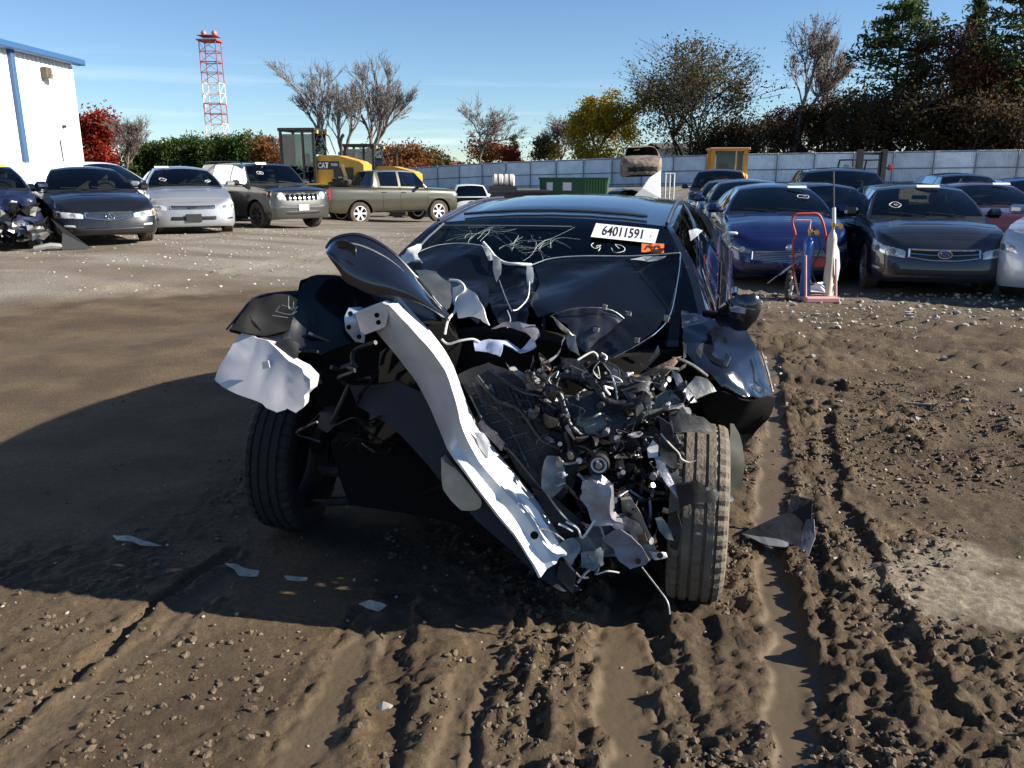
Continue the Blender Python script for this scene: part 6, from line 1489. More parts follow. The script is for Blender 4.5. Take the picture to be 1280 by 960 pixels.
def on_beam(px, py, r, name, m_):
    d = ray(px, py).normalized(); h = BB.ray_cast(Vector((0, 0, CAM_H)), d)
    if h[0] is None: return
    n_ = h[1] if h[1].dot(d) < 0 else -h[1]; q = n_.to_track_quat('Z', 'Y').to_matrix(); p = h[0] + n_ * .0015; m = MB(); m.add([p] + [p + q @ Vector((r * math.cos(2 * math.pi * i / 14), r * math.sin(2 * math.pi * i / 14), 0)) for i in range(14)], [(0, 1 + i, 1 + (i + 1) % 14) for i in range(14)]); ch = m.build(name, m_); ch.parent = beam; ch.matrix_parent_inverse = Matrix()
for (a, b, r_) in ((668, 669, .014), (478, 395, .009), (475, 402, .009)): on_beam(a, b, r_, 'bolt_hole', M_under)
# crash box bracket at its upper end
br = lump([(444, 392, 2.86), (478, 379, 2.84), (488, 383, 2.83), (482, 408, 2.84), (468, 414, 2.86), (452, 420, 2.88)], .11, 'crash_box', mat('bracket_aluminium', (.60, .60, .62), .4, .4, var=.1), .003, cuts=1); br['label'] = 'square aluminium crash box on the beam end'
fl = sheet([(436, 386, 2.90), (452, 386, 2.92), (458, 400, 2.90), (456, 428, 2.90), (444, 426, 2.90), (432, 412, 2.88), (430, 397, 2.88)], 'mounting_plate', mat('blue_shade_aluminium', (.40, .46, .55), .35, .6), .012, 1, .003)  # blue-tinted shade of the end plate is put into its colour
for a, b in ((438, 392), (436, 409), (449, 421)): disc(a, b, 2.868, .009, 'bolt_hole', M_under)
for a, b in ((471, 394), (473, 403)): disc(a, b, 2.83, .009, 'bolt_hole', M_under)
sheet([(498, 379, 2.92), (510, 392, 2.92), (528, 412, 2.92), (522, 414, 2.90), (505, 398, 2.90), (494, 384, 2.90)], 'energy_absorber_lip', M_gal, .01, 1, .003)
sheet([(557, 569, 2.78), (575, 588, 2.76), (600, 618, 2.74), (602, 628, 2.74), (580, 630, 2.76), (560, 608, 2.78)], 'foam_absorber', M_cream, .03, 2, .008, pillow=.02)
sheet([(592, 540, 2.70), (604, 541, 2.70), (612, 553, 2.70), (612, 572, 2.69), (600, 560, 2.70)], 'beam_dent_flap', M_beam, .006, 2, .008, pillow=.015)
# ---- hood, folded: left wing and the panel driven up against the windshield
top = [(407, 312), (413, 302), (425, 295), (445, 292), (468, 299), (492, 316), (515, 340), (538, 368), (560, 396)]; bot = [(407.5, 315), (414, 324), (423, 335), (435, 352), (458, 366), (486, 370), (512, 374), (536, 384), (560, 399)]
rows = []
for (a, b), (c_, d) in zip(top, bot):
    i = len(rows); Yt = lerp(2.98, 3.02, i / 8); pr = []
    for j in range(8):
        u = j / 7; p = P(lerp(a, c_, u), lerp(b, d, u), Yt - .14 * math.sin(math.pi * min(1, u * 1.15) * .5) + .02 * u); pr.append(p)
    rows.append(pr)
rows2 = [crom([rows[i][j] for i in range(9)], 5) for j in range(8)]
rows2 = [[p + mnoise.noise_vector(p * 5) * .012 for p in r_] for r_ in rows2]
b = MB().grid(rows2); b.grid([[p + Vector((0, .012, -.004)) for p in r_] for r_ in rows2]); hl = wb_(b, 'hood_wing', M_wp, None, 60); hl['label'] = 'curled glossy black hood corner sticking up'
wb_(MB().tube([p + Vector((0, -.002, -.002)) for p in rows2[0]], .008, 6), 'hood_edge', M_wps, None, 60)
wb_(MB().tube([p + Vector((.0, -.012, -.012)) for p in rows2[1][12:]], .005, 6), 'hood_highlight', mat('edge_highlight', (.34, .30, .25), .3, .6), None, 60)  # pale tube drawn as the bright highlight along the curled hood edge
sheet([(420, 301, 2.87), (432, 299, 2.86), (446, 306, 2.86), (447, 322, 2.86), (441, 324, 2.86), (436, 312, 2.865), (424, 310, 2.87)], 'hood_inner_brace', M_wps, .006, 2, .006)
sheet([(520, 317, 3.52), (545, 308, 3.53), (575, 305, 3.52), (602, 308, 3.46), (612, 322, 3.40), (606, 350, 3.30), (612, 380, 3.18), (600, 404, 3.08), (575, 385, 3.10), (556, 375, 3.16), (530, 345, 3.36)], 'hood_panel', M_hood, .004, 3, .016, 4.)
sheet([(668, 334, 3.36), (690, 325, 3.37), (730, 321, 3.35), (790, 321, 3.31), (850, 317, 3.24), (847, 350, 3.16), (838, 392, 3.06), (822, 414, 3.0), (795, 432, 2.96), (766, 447, 2.93), (742, 441, 2.93), (722, 424, 2.95), (706, 404, 2.99), (690, 395, 3.03), (672, 400, 3.04), (664, 380, 3.12), (672, 355, 3.26)], 'hood_panel', M_hood, .004, 3, .014, 3.4, seed=2)
sheet([(612, 322, 3.41), (622, 330, 3.36), (645, 336, 3.33), (668, 334, 3.37), (671, 355, 3.28), (664, 380, 3.14), (655, 402, 3.05), (630, 405, 3.05), (612, 380, 3.19), (606, 350, 3.31)], 'hood_fold', M_hood, .004, 3, .03, 8., seed=4)
rod([(851, 317, 3.22), (847, 350, 3.14), (838, 392, 3.045), (822, 414, 2.985), (795, 432, 2.945), (767, 447, 2.92)], .0032, 'hood_rim', M_chrome, 6, 6)
rod([(665, 331, 3.35), (690, 323, 3.355), (730, 320, 3.335), (790, 320, 3.295), (850, 316, 3.225)], .0042, 'torn_edge', M_wpl, 6, 6)
rod([(520, 316, 3.50), (545, 307, 3.51), (575, 304, 3.50), (603, 307, 3.44)], .003, 'torn_edge', M_wpl, 6, 6)
rod([(604, 303, 3.42), (612, 312, 3.40), (620, 322, 3.36), (632, 329, 3.33), (648, 330, 3.32), (664, 331, 3.34)], .011, 'white_seal', M_wpl, 7, 5)
for pts in ([(614, 318), (624, 322), (626, 342), (622, 352), (616, 336)], [(658, 330), (666, 334), (667, 354), (661, 358), (658, 346)], [(788, 322), (806, 321), (845, 319), (838, 323), (812, 326)], [(604, 308), (612, 310), (618, 324), (610, 326)]):
    sheet([(a, b, 3.26) for a, b in pts], 'white_shred', M_wpl, .004, 1, .01, 14., seed=rs.random() * 9)
rod([(624, 350, 3.22), (632, 372, 3.14), (640, 390, 3.08)], .0035, 'wire', M_steel, 5); rod([(662, 352, 3.22), (660, 372, 3.12), (648, 386, 3.08), (641, 388, 3.06)], .004, 'wire', M_wpl, 5)
rod([(634, 388, 3.05), (638, 400, 3.03), (634, 410, 3.0)], .004, 'wire', M_steel, 5)
# crumpled cowl piece in the middle of the right hood panel
sheet([(690, 394, 2.98), (712, 387, 2.97), (745, 385, 2.97), (779, 398, 2.98), (770, 404, 2.95), (752, 420, 2.93), (735, 440, 2.91), (722, 434, 2.92), (716, 415, 2.93), (708, 402, 2.95)], 'cowl_panel', M_wps, .004, 3, .018, 10., seed=5)
rod([(690, 394, 2.965), (712, 387, 2.955), (740, 384.5, 2.95), (765, 388, 2.96), (780, 398, 2.965)], .004, 'cowl_edge', M_gal, 6)
sheet([(688, 395, 2.94), (700, 400, 2.93), (714, 414, 2.90), (722, 420, 2.90), (724, 445, 2.88), (714, 440, 2.89), (710, 418, 2.92), (700, 408, 2.93)], 'torn_flange', M_gal, .005, 2, .012, 16., seed=6)
for (x, y) in ((757, 383), (787, 391), (746, 412), (797, 424), (834, 398)):
    sheet([(x - 3, y - 3, 2.93), (x + 3, y - 2, 2.92), (x + 2, y + 4, 2.92), (x - 3, y + 3, 2.93)], 'plastic_clip', M_gal, .008, 1, .006, 30., seed=x)
# ---- left inner structure, white liner shards
sheet([(503, 322, 3.40), (512, 311, 3.40), (528, 304, 3.42), (524, 316, 3.38), (526, 334, 3.34), (514, 326, 3.36), (502, 334, 3.36)], 'pillar_liner', M_wpl, .006, 2, .02, 16.)
sheet([(520, 335, 3.30), (545, 341, 3.28), (560, 352, 3.22), (566, 372, 3.14), (558, 392, 3.04), (540, 366, 3.12), (524, 350, 3.2)], 'inner_fender', mat('slate_plastic', (.045, .05, .052), .5, var=.3), .006, 2, .014)
sheet([(566, 360, 3.10), (578, 356, 3.08), (592, 368, 3.05), (604, 386, 3.0), (614, 408, 2.97), (600, 400, 3.0), (588, 396, 3.0), (572, 398, 3.02), (568, 380, 3.06)], 'white_liner', M_wpl, .005, 2, .014, 9.)
rod([(562, 350, 3.12), (575, 352, 3.08), (581, 362, 3.06), (570, 372, 3.06), (569, 388, 3.04), (560, 400, 3.0), (556, 418, 2.98)], .008, 'white_cable', M_wpl)
rod([(552, 424, 2.97), (560, 430, 2.96), (575, 426, 2.95), (592, 424, 2.95), (602, 430, 2.95)], .007, 'white_cable', M_wpl)
sheet([(593, 428, 2.95), (612, 424, 2.95), (634, 427, 2.95), (650, 437, 2.94), (663, 420, 2.94), (670, 432, 2.92), (650, 440, 2.92), (630, 432, 2.92), (625, 446, 2.90), (608, 440, 2.92), (594, 440, 2.93)], 'bluish_shred', mat('pale_blue_sheet', (.42, .47, .62), .45, var=.25, vscale=16), .004, 2, .012, 14.)
sheet([(614, 410, 3.0), (630, 405, 2.98), (648, 403, 2.97), (668, 408, 2.96), (674, 420, 2.94), (666, 426, 2.93), (658, 416, 2.95), (640, 411, 2.97)], 'firewall_flange', mat('mauve_grey_metal', (.30, .27, .28), .5, .3, var=.3), .006, 2, .012, 14.)
# ---- left front corner
cf = sheet([(283, 412, 2.78), (300, 392, 2.82), (318, 372, 2.88), (345, 366, 2.92), (374, 364, 2.96), (377, 352, 2.98), (396, 346, 3.02), (430, 344, 3.04), (480, 350, 3.08), (545, 378, 3.12), (552, 402, 3.04), (500, 404, 2.98), (440, 428, 2.92), (400, 440, 2.88), (350, 430, 2.82), (310, 420, 2.78)], 'crushed_fender', M_hood, .005, 3, .02, 5., seed=3)
sheet([(284, 413, 2.74), (318, 374, 2.84), (345, 368, 2.88), (372, 372, 2.90), (360, 412, 2.84), (330, 420, 2.79), (303, 418, 2.75)], 'headlight_bucket', M_bucket, .01, 2, .014, 10., seed=8)
rod([(283, 412, 2.765), (300, 392, 2.805), (318, 372, 2.865), (345, 366, 2.905), (374, 364, 2.94)], .006, 'fender_edge', M_wps, 6)
for pts in ([(361, 370), (361, 384), (366, 386), (367, 377)], [(352, 381), (368, 385), (372, 383)], [(344, 389), (362, 393), (371, 389)], [(340, 394), (360, 397)], [(350, 382), (345, 389)], [(372, 383), (366, 392)]):
    rod([(a, b, 2.775) for a, b in pts], .0018, 'wire', M_steel, 4)
lump([(345, 424, 2.95), (400, 436, 2.95), (440, 424, 2.98), (552, 402, 3.06), (575, 430, 3.04), (560, 520, 3.0), (520, 560, 2.98), (450, 560, 2.95), (415, 530, 2.94), (396, 500, 2.95), (392, 460, 2.94)], .45, 'inner_wheel_house', M_under, .03, 6.)
tank = sheet([(313, 419, 2.84), (330, 424, 2.83), (346, 428, 2.82), (366, 444, 2.80), (388, 455, 2.79), (399, 468, 2.78), (397, 482, 2.78), (388, 490, 2.78), (386, 502, 2.78), (376, 511, 2.78), (366, 506, 2.78), (352, 509, 2.78), (336, 500, 2.78), (312, 492, 2.79), (290, 483, 2.80), (282, 474, 2.81), (290, 452, 2.82), (300, 432, 2.83)], 'washer_tank', M_tank, .07, 2, .006, 7., smooth=50)
tank['label'] = 'milky white plastic washer tank hanging under the headlight bucket'
sheet([(328, 452, 2.72), (336, 450, 2.72), (338, 459, 2.72), (329, 461, 2.72)], 'tank_boss', mat('tank_grey', (.4, .38, .40), .5), .008, 1, .002, parent=None)
sheet([(345, 428, 2.78), (362, 424, 2.79), (375, 430, 2.80), (372, 445, 2.78), (356, 452, 2.76), (350, 440, 2.77)], 'black_bracket', M_bplas, .01, 2, .008)
# hoses and cables in the dark left bay
for k in range(22):
    x, y = rs.uniform(395, 470), rs.uniform(425, 560); Yk = rs.uniform(2.80, 2.92); pts = [(x, y, Yk)]
    for s_ in range(3): x += rs.uniform(-26, 30); y += rs.uniform(-16, 22); pts.append((x, y, Yk + rs.uniform(-.05, .05)))
    rod(pts, rs.uniform(.004, .014), 'hose', rs.choice([M_bplas, M_under, M_bplas, M_dgrey]), 6)
rod([(436, 480, 2.84), (425, 505, 2.83), (412, 530, 2.82)], .012, 'tie_rod', M_bplas); rod([(402, 585, 3.30), (450, 592, 3.22), (530, 588, 3.1)], .045, 'drive_shaft', M_dgrey); rod([(396, 560, 3.25), (412, 510, 3.15), (430, 455, 3.05)], .05, 'strut', M_bplas); rod([(392, 628, 3.30), (450, 625, 3.2), (540, 612, 3.1)], .035, 'control_arm', M_dgrey); lump([(398, 516, 2.84), (414, 514, 2.83), (420, 530, 2.83), (410, 540, 2.84), (398, 534, 2.84)], .08, 'steering_knuckle', M_dgrey, .006)
# lower crossmember running behind the beam
sheet([(438, 478, 2.92), (500, 476, 2.92), (530, 490, 2.90), (560, 540, 2.86), (600, 590, 2.80), (640, 640, 2.74), (690, 700, 2.66), (722, 738, 2.62), (700, 738, 2.60), (650, 700, 2.66), (600, 652, 2.74), (550, 596, 2.82), (490, 530, 2.88), (450, 505, 2.92)], 'lower_crossmember', mat('navy_black_metal', (.014, .015, .02), .5, .2, var=.3), .03, 2, .012, 5.)
lump([(450, 520, 3.1), (560, 540, 3.1), (620, 600, 3.05), (600, 640, 3.1), (520, 620, 3.15), (455, 580, 3.15)], .5, 'transmission_case', M_dgrey, .03, 5.)
lump([(412, 556, 3.0), (520, 548, 3.0), (640, 590, 2.95), (690, 650, 2.86), (720, 705, 2.80), (650, 690, 2.86), (560, 650, 2.95), (440, 632, 3.0)], 1.2, 'shadow_mass', M_under, .02, 4.)  # black mass added to darken the shadowed space beneath the front end
# ---- engine bay mass
lump([(560, 420, 3.12), (640, 412, 3.12), (760, 445, 3.05), (860, 440, 3.12), (890, 500, 3.10), (860, 560, 3.06), (835, 640, 2.98), (800, 690, 2.90), (740, 690, 2.84), (690, 650, 2.86), (620, 580, 2.95), (565, 500, 3.05)], .6, 'engine_block', M_under, .035, 5.)
sheet([(572, 470, 2.90), (610, 452, 2.92), (650, 470, 2.90), (690, 512, 2.86), (726, 560, 2.82), (716, 610, 2.78), (690, 640, 2.76), (650, 590, 2.80), (610, 530, 2.86)], 'fan_shroud', M_bplas, .02, 3, .014, 6.)
for k_ in range(13):       # ribs of the shroud and slack cables lying on it
    t_ = k_ / 12; rod([(lerp(584, 668, t_), lerp(478, 486, t_), 2.88 - .03 * t_), (lerp(606, 694, t_), lerp(520, 552, t_), 2.85 - .04 * t_), (lerp(640, 706, t_), lerp(572, 612, t_), 2.80 - .04 * t_)], .006 if k_ % 4 else .013, 'shroud_rib', [M_bplas, M_dgrey, M_valve][k_ % 3], 5)
for k_ in range(9):
    t_ = (k_ + .5) / 9; rod([(lerp(590, 650, t_), lerp(492, 588, t_), 2.845 - .06 * t_), (lerp(640, 690, t_), lerp(480, 566, t_) + 6, 2.83 - .06 * t_), (lerp(672, 714, t_), lerp(488, 590, t_), 2.83 - .07 * t_)], .004, 'shroud_rib', [M_bplas, M_dgrey][k_ % 2], 5)
rod([(596, 470, 2.85), (622, 500, 2.82), (650, 512, 2.80), (676, 548, 2.76), (700, 560, 2.74)], .012, 'wiring_loom', M_bplas); rod([(610, 462, 2.86), (650, 488, 2.82), (690, 500, 2.80), (716, 536, 2.77)], .010, 'wiring_loom', M_wps); rod([(588, 494, 2.84), (612, 540, 2.80), (640, 566, 2.77), (676, 610, 2.72)], .009, 'wiring_loom', M_dgrey)
sheet([(598, 530, 2.82), (604, 524, 2.82), (634, 552, 2.79), (630, 562, 2.79)], 'radiator_core', mat('radiator_fin', (.09, .085, .10), .5, .4, var=.6, vscale=120), .03, 1, .004)
rod([(600, 531, 2.80), (616, 544, 2.785), (632, 562, 2.77)], .006, 'radiator_tube', M_gal, 6)
for a, b in ((((652, 526), (690, 570), (705, 592))), ) and [((652, 526), (706, 592)), ((655, 548), (700, 580)), ((668, 520), (716, 575)), ((600, 500), (640, 530)), ((612, 508), (622, 512))]:
    rod([(*a, 2.83), ((a[0] + b[0]) / 2 + 2, (a[1] + b[1]) / 2 - 1, 2.81), (*b, 2.78)], .0045, 'shroud_rib', M_dgrey, 5)
sheet([(688, 572, 2.76), (700, 574, 2.75), (706, 585, 2.74), (704, 605, 2.72), (690, 622, 2.71), (682, 608, 2.73), (682, 590, 2.75)], 'coolant_reservoir', mat('smoky_plastic', (.13, .15, .17), .25, var=.4, vscale=20), .03, 2, .01, pillow=.02)
sheet([(660, 500, 2.88), (700, 500, 2.86), (722, 520, 2.83), (715, 550, 2.82), (690, 530, 2.85)], 'airbox_lid', mat('violet_black_plastic', (.020, .020, .028), .35, var=.4), .02, 2, .012)
sheet([(722, 522, 2.80), (760, 520, 2.80), (774, 530, 2.79), (750, 545, 2.78), (735, 565, 2.77), (728, 560, 2.78), (718, 552, 2.79)], 'intake_manifold', M_prim, .02, 2, .014, 12.)
rod([(648, 486, 2.86), (676, 492, 2.85), (700, 500, 2.84)], .010, 'fuel_rail', M_gal)
sheet([(632, 453, 2.90), (646, 462, 2.88), (664, 476, 2.87), (676, 486, 2.86), (668, 488, 2.86), (652, 478, 2.87), (640, 466, 2.88)], 'frayed_insulation', mat('grey_fleece', (.34, .35, .33), .9, alt=(.15, .16, .14), vscale=30), .015, 2, .016, 18.)
rod([(676, 484, 2.85), (700, 494, 2.84), (728, 496, 2.82)], .006, 'heater_pipe', M_alu); rod([(664, 462, 2.88), (684, 472, 2.87), (700, 490, 2.86)], .007, 'heater_pipe', M_gal)
# right strut tower and frame rail (grey)
sheet([(776, 522, 2.84), (800, 505, 2.85), (836, 488, 2.86), (850, 496, 2.86), (852, 512, 2.84), (830, 516, 2.82), (800, 530, 2.80), (782, 538, 2.80)], 'frame_rail', M_prim, .03, 3, .008, 12.)
sheet([(836, 490, 2.84), (850, 494, 2.84), (853, 530, 2.82), (848, 540, 2.82), (836, 536, 2.82)], 'frame_rail_end', M_gal, .02, 2, .010, 16.)
rod([(785, 532, 2.78), (815, 517, 2.79), (852, 505, 2.81)], .005, 'rail_flange', M_gal, 6)
sheet([(780, 470, 2.94), (800, 470, 2.92), (822, 457, 2.92), (842, 448, 2.93), (850, 447, 2.94), (838, 462, 2.90), (828, 474, 2.89), (815, 478, 2.89), (795, 474, 2.90)], 'rusty_bracket', M_rust, .008, 2, .008, 9.)
rod([(768, 466, 2.93), (788, 470, 2.91), (812, 476, 2.88), (826, 474, 2.88), (838, 462, 2.89)], .0055, 'rusty_edge', M_rust, 6)
rod([(840, 448, 2.93), (852, 450, 2.92), (868, 458, 2.92), (884, 470, 2.93)], .010, 'fender_support', M_gal)
sheet([(838, 462, 2.86), (850, 468, 2.85), (866, 496, 2.84), (870, 502, 2.84), (860, 503, 2.83), (848, 484, 2.84)], 'support_bracket', M_alu, .008, 2, .008, 12.)
sheet([(858, 484, 2.86), (868, 470, 2.88), (882, 474, 2.88), (892, 488, 2.87), (880, 494, 2.85), (868, 500, 2.84)], 'support_bracket', M_gal, .012, 2, .010, 12.)
for pts, mm, nm in (([(766, 462), (770, 464), (778, 478), (768, 480)], M_alu, 'torn_tab'), ([(778, 488), (788, 488), (798, 500), (792, 508), (784, 498)], M_alu, 'torn_tab'), ([(804, 482), (808, 482), (806, 500), (802, 502)], M_wpl, 'torn_tab'), ([(868, 440), (872, 430), (878, 428), (876, 450)], M_gal, 'torn_tab'), ([(853, 428), (858, 432), (857, 446), (854, 448)], M_gal, 'torn_tab'), ([(810, 450), (822, 432), (824, 438), (812, 452)], M_gal, 'torn_tab')):
    sheet([(a, b, 2.86) for a, b in pts], nm, mm, .006, 1, .008, 14., seed=pts[0][0])
# wiring mess at the centre
for k in range(46):
    x, y = rs.uniform(690, 850), rs.uniform(455, 600); Yk = rs.uniform(2.74, 2.86); pts = [(x, y, Yk)]
    for s_ in range(rs.randint(2, 4)): x += rs.uniform(-20, 20); y += rs.uniform(-14, 18); pts.append((x, y, Yk + rs.uniform(-.04, .04)))
    rod(pts, rs.choice([.002, .003, .003, .005, .008]), 'wire', rs.choice([M_bplas, M_bplas, M_bplas, M_bplas, M_dgrey, M_dgrey, M_gal, M_wpl, M_prim]), 5)
rod([(722, 450, 2.86), (742, 440, 2.88), (748, 455, 2.86), (730, 466, 2.85), (726, 476, 2.85)], .006, 'white_cable', M_wpl); rod([(752, 442, 2.90), (758, 448, 2.88), (744, 462, 2.86)], .008, 'white_cable', M_wpl)
# accessory drive: pulley, water pump casting, frame horn
pu = P(749, 580, 2.66); e = empty('idler_pulley', pu); e.rotation_euler = (0, 0, R(-12)); adopt(e)
m = MB(); m.lathe([(.012, -.018), (.018, -.018), (.020, -.010), (.030, -.010), (.034, -.016), (.036, .012), (.01, .014)], 24); m.build('pulley_disc', M_dgrey, e, 30)
m = MB(); m.lathe([(.021, -.013), (.028, -.013)], 24); m.build('pulley_face', M_wpl, e); m = MB(); m.lathe([(.001, -.021), (.011, -.021), (.012, -.012)], 12); m.build('pulley_bolt', M_alu, e)
wp = sheet([(742, 594, 2.66), (752, 592, 2.65), (764, 606, 2.64), (770, 622, 2.63), (769, 640, 2.62), (778, 648, 2.62), (776, 656, 2.62), (760, 655, 2.62), (744, 653, 2.63), (735, 640, 2.64), (730, 624, 2.65), (734, 606, 2.66)], 'water_pump', M_alu, .05, 2, .012, 14., smooth=30)
disc(740, 612, 2.622, .011, 'bolt_hole', M_under); disc(758, 632, 2.60, .010, 'bolt_hole', M_under)
rod([(751, 600, 2.62), (747, 625, 2.61), (744, 652, 2.60)], .006, 'pump_rib', M_gal, 6); rod([(722, 592, 2.68), (730, 600, 2.67), (728, 612, 2.66)], .010, 'pipe_stub', M_alu); rod([(700, 572, 2.72), (707, 580, 2.71), (724, 577, 2.70)], .007, 'bolt_stud', M_alu)
for (a, b, l) in ((724, 576, .011), (747, 577, .006), (700, 555, .008)): disc(a, b, 2.64 if a == 747 else 2.70, l, 'bolt_head', M_alu)
fh = lump([(776, 624, 2.66), (788, 623, 2.65), (803, 645, 2.62), (814, 672, 2.60), (822, 692, 2.58), (812, 700, 2.58), (798, 690, 2.60), (786, 660, 2.63), (778, 640, 2.66)], .10, 'frame_horn', mat('weathered_rail', (.36, .35, .29), .5, .2, alt=(.22, .17, .12), vscale=12), .006, 9., cuts=2)
sheet([(796, 668, 2.585), (806, 666, 2.58), (808, 676, 2.57), (798, 680, 2.575)], 'rust_patch', M_rust, .004, 1, .004)
tb_ = sheet([(752, 672, 2.60), (776, 660, 2.58), (790, 668, 2.56), (800, 680, 2.55), (812, 700, 2.54), (806, 706, 2.54), (786, 712, 2.54), (776, 700, 2.55), (768, 684, 2.58)], 'tow_bracket', mat('gunmetal_bracket', (.17, .18, .22), .45, .5, var=.3), .012, 2, .012, 10.)
disc(797.5, 702, 2.52, .0095, 'bolt_hole', M_under)
sheet([(812, 688, 2.58), (826, 690, 2.57), (832, 692, 2.57), (834, 698, 2.56), (818, 700, 2.56)], 'tow_eye', M_alu, .010, 2, .006, 12.)
disc(825, 694.5, 2.548, .011, 'bolt_hole', M_under)
rod([(812, 622, 2.72), (813, 640, 2.70), (812, 660, 2.68)], .011, 'brake_hose', M_alu); rod([(786, 612, 2.74), (800, 622, 2.73), (808, 626, 2.72)], .010, 'steel_pipe', M_alu); rod([(784, 617, 2.72), (798, 628, 2.71)], .008, 'steel_pipe', M_gal)
rod([(802, 709, 2.53), (812, 722, 2.51), (822, 735, 2.49), (834, 752, 2.46), (837, 768, 2.44)], .0055, 'hanging_wire', M_gal, 6)
# torn radiator support by the beam tip
sheet([(694, 682, 2.60), (716, 672, 2.62), (724, 680, 2.61), (716, 708, 2.58), (706, 700, 2.58)], 'support_flange', M_gal, .006, 2, .012, 14.)
sheet([(704, 676, 2.63), (718, 670, 2.63), (740, 672, 2.62), (758, 684, 2.60), (748, 692, 2.60), (732, 690, 2.61), (718, 690, 2.62)], 'support_flange', M_prim, .006, 2, .016, 14., seed=3)
sheet([(728, 692, 2.60), (756, 682, 2.60), (758, 700, 2.58), (744, 714, 2.56), (726, 708, 2.58)], 'support_flange', M_gal, .006, 2, .016, 14., seed=7)
for pts in ([(698, 655), (706, 658), (716, 664)], [(708, 652), (722, 660), (728, 672), (740, 656), (744, 650)], [(750, 656), (756, 674)], [(722, 728), (732, 716), (744, 706), (742, 698)], [(745, 718), (760, 714), (774, 716)], [(735, 694), (748, 708), (744, 718)], [(706, 700), (724, 720), (736, 722)], [(672, 660), (690, 664), (705, 675)], [(680, 612), (700, 640), (712, 652)]):
    rod([(a, b, 2.59) for a, b in pts], rs.uniform(.004, .008), 'bent_strip', rs.choice([M_gal, M_alu, M_wpl]), 6)
sheet([(660, 604, 2.74), (700, 622, 2.72), (740, 660, 2.68), (730, 690, 2.66), (700, 680, 2.68), (672, 640, 2.72)], 'splash_shield', M_bplas, .008, 2, .02, 8., seed=1)
sheet([(700, 700, 2.62), (722, 712, 2.60), (716, 740, 2.58), (698, 722, 2.60)], 'splash_shield', M_bplas, .008, 2, .01, 8., seed=2)
lump([(758, 690, 2.66), (800, 700, 2.62), (800, 716, 2.62), (760, 716, 2.64)], .2, 'lower_bracket', M_under, .01)
# strut and wheel-side pieces
lump([(786, 548, 2.82), (812, 532, 2.82), (826, 540, 2.80), (824, 556, 2.80), (800, 566, 2.80), (788, 562, 2.82)], .12, 'alternator', M_bplas, .008, 12.); disc(790, 556, 2.79, .03, 'alternator_face', M_dgrey, None, 16, (-.5, -1, 0))
OFFY = -.15
sheet([(808, 560, 2.72), (816, 550, 2.72), (822, 556, 2.72), (822, 572, 2.71), (810, 572, 2.71)], 'white_tab', M_wpl, .008, 1, .004)
sheet([(818, 572, 2.70), (828, 570, 2.70), (832, 590, 2.68), (846, 612, 2.66), (852, 622, 2.66), (846, 622, 2.65), (832, 606, 2.66), (822, 590, 2.68)], 'strut_bracket', M_alu, .008, 2, .006, 10.)
sheet([(826, 545, 2.74), (838, 548, 2.73), (842, 580, 2.72), (846, 604, 2.70), (838, 604, 2.70), (830, 580, 2.72)], 'inner_liner_strip', mat('rust_stained_sheet', (.42, .38, .31), .6, .1, alt=(.30, .16, .07), vscale=9), .006, 2, .008, 10.)
rod([(826, 542, 2.70), (838, 556, 2.69), (848, 566, 2.68), (852, 574, 2.68), (862, 578, 2.68), (870, 575, 2.68)], .0045, 'sensor_wire', M_cream); rod([(820, 580, 2.70), (840, 590, 2.68), (848, 582, 2.68)], .004, 'sensor_wire', M_bplas)
sheet([(845, 604, 2.66), (862, 604, 2.65), (872, 602, 2.65), (886, 612, 2.66), (894, 616, 2.68), (890, 626, 2.66), (866, 626, 2.65), (850, 632, 2.66)], 'plastic_shield', M_bplas, .02, 2, .010, 10.); disc(885, 611, 2.47, .006, 'rivet', M_alu)
sheet([(818, 648, 2.70), (826, 646, 2.70), (838, 664, 2.68), (842, 676, 2.67), (832, 674, 2.67), (822, 662, 2.69)], 'torn_liner', M_gal, .006, 1, .006)
sheet([(822, 520, 2.72), (836, 530, 2.70), (846, 560, 2.70), (850, 590, 2.69), (846, 612, 2.68), (836, 600, 2.68), (826, 570, 2.70)], 'hanging_liner', M_bplas, .006, 2, .014, 12.)
sheet([(836, 522, 2.72), (858, 516, 2.72), (880, 522, 2.74), (892, 534, 2.76), (884, 544, 2.74), (860, 540, 2.71), (842, 540, 2.71)], 'arch_flap', M_bplas, .006, 2, .010, 12.)
sheet([(836, 640, 2.69), (846, 636, 2.68), (852, 660, 2.67), (848, 690, 2.66), (838, 684, 2.67)], 'hanging_liner', M_bplas, .006, 2, .010, 12., seed=4)
OFFY = 0.
sheet([(800, 570, 2.80), (822, 590, 2.78), (846, 640, 2.76), (840, 690, 2.74), (826, 690, 2.76), (812, 640, 2.80)], 'splash_liner', M_under, .01, 2, .012)
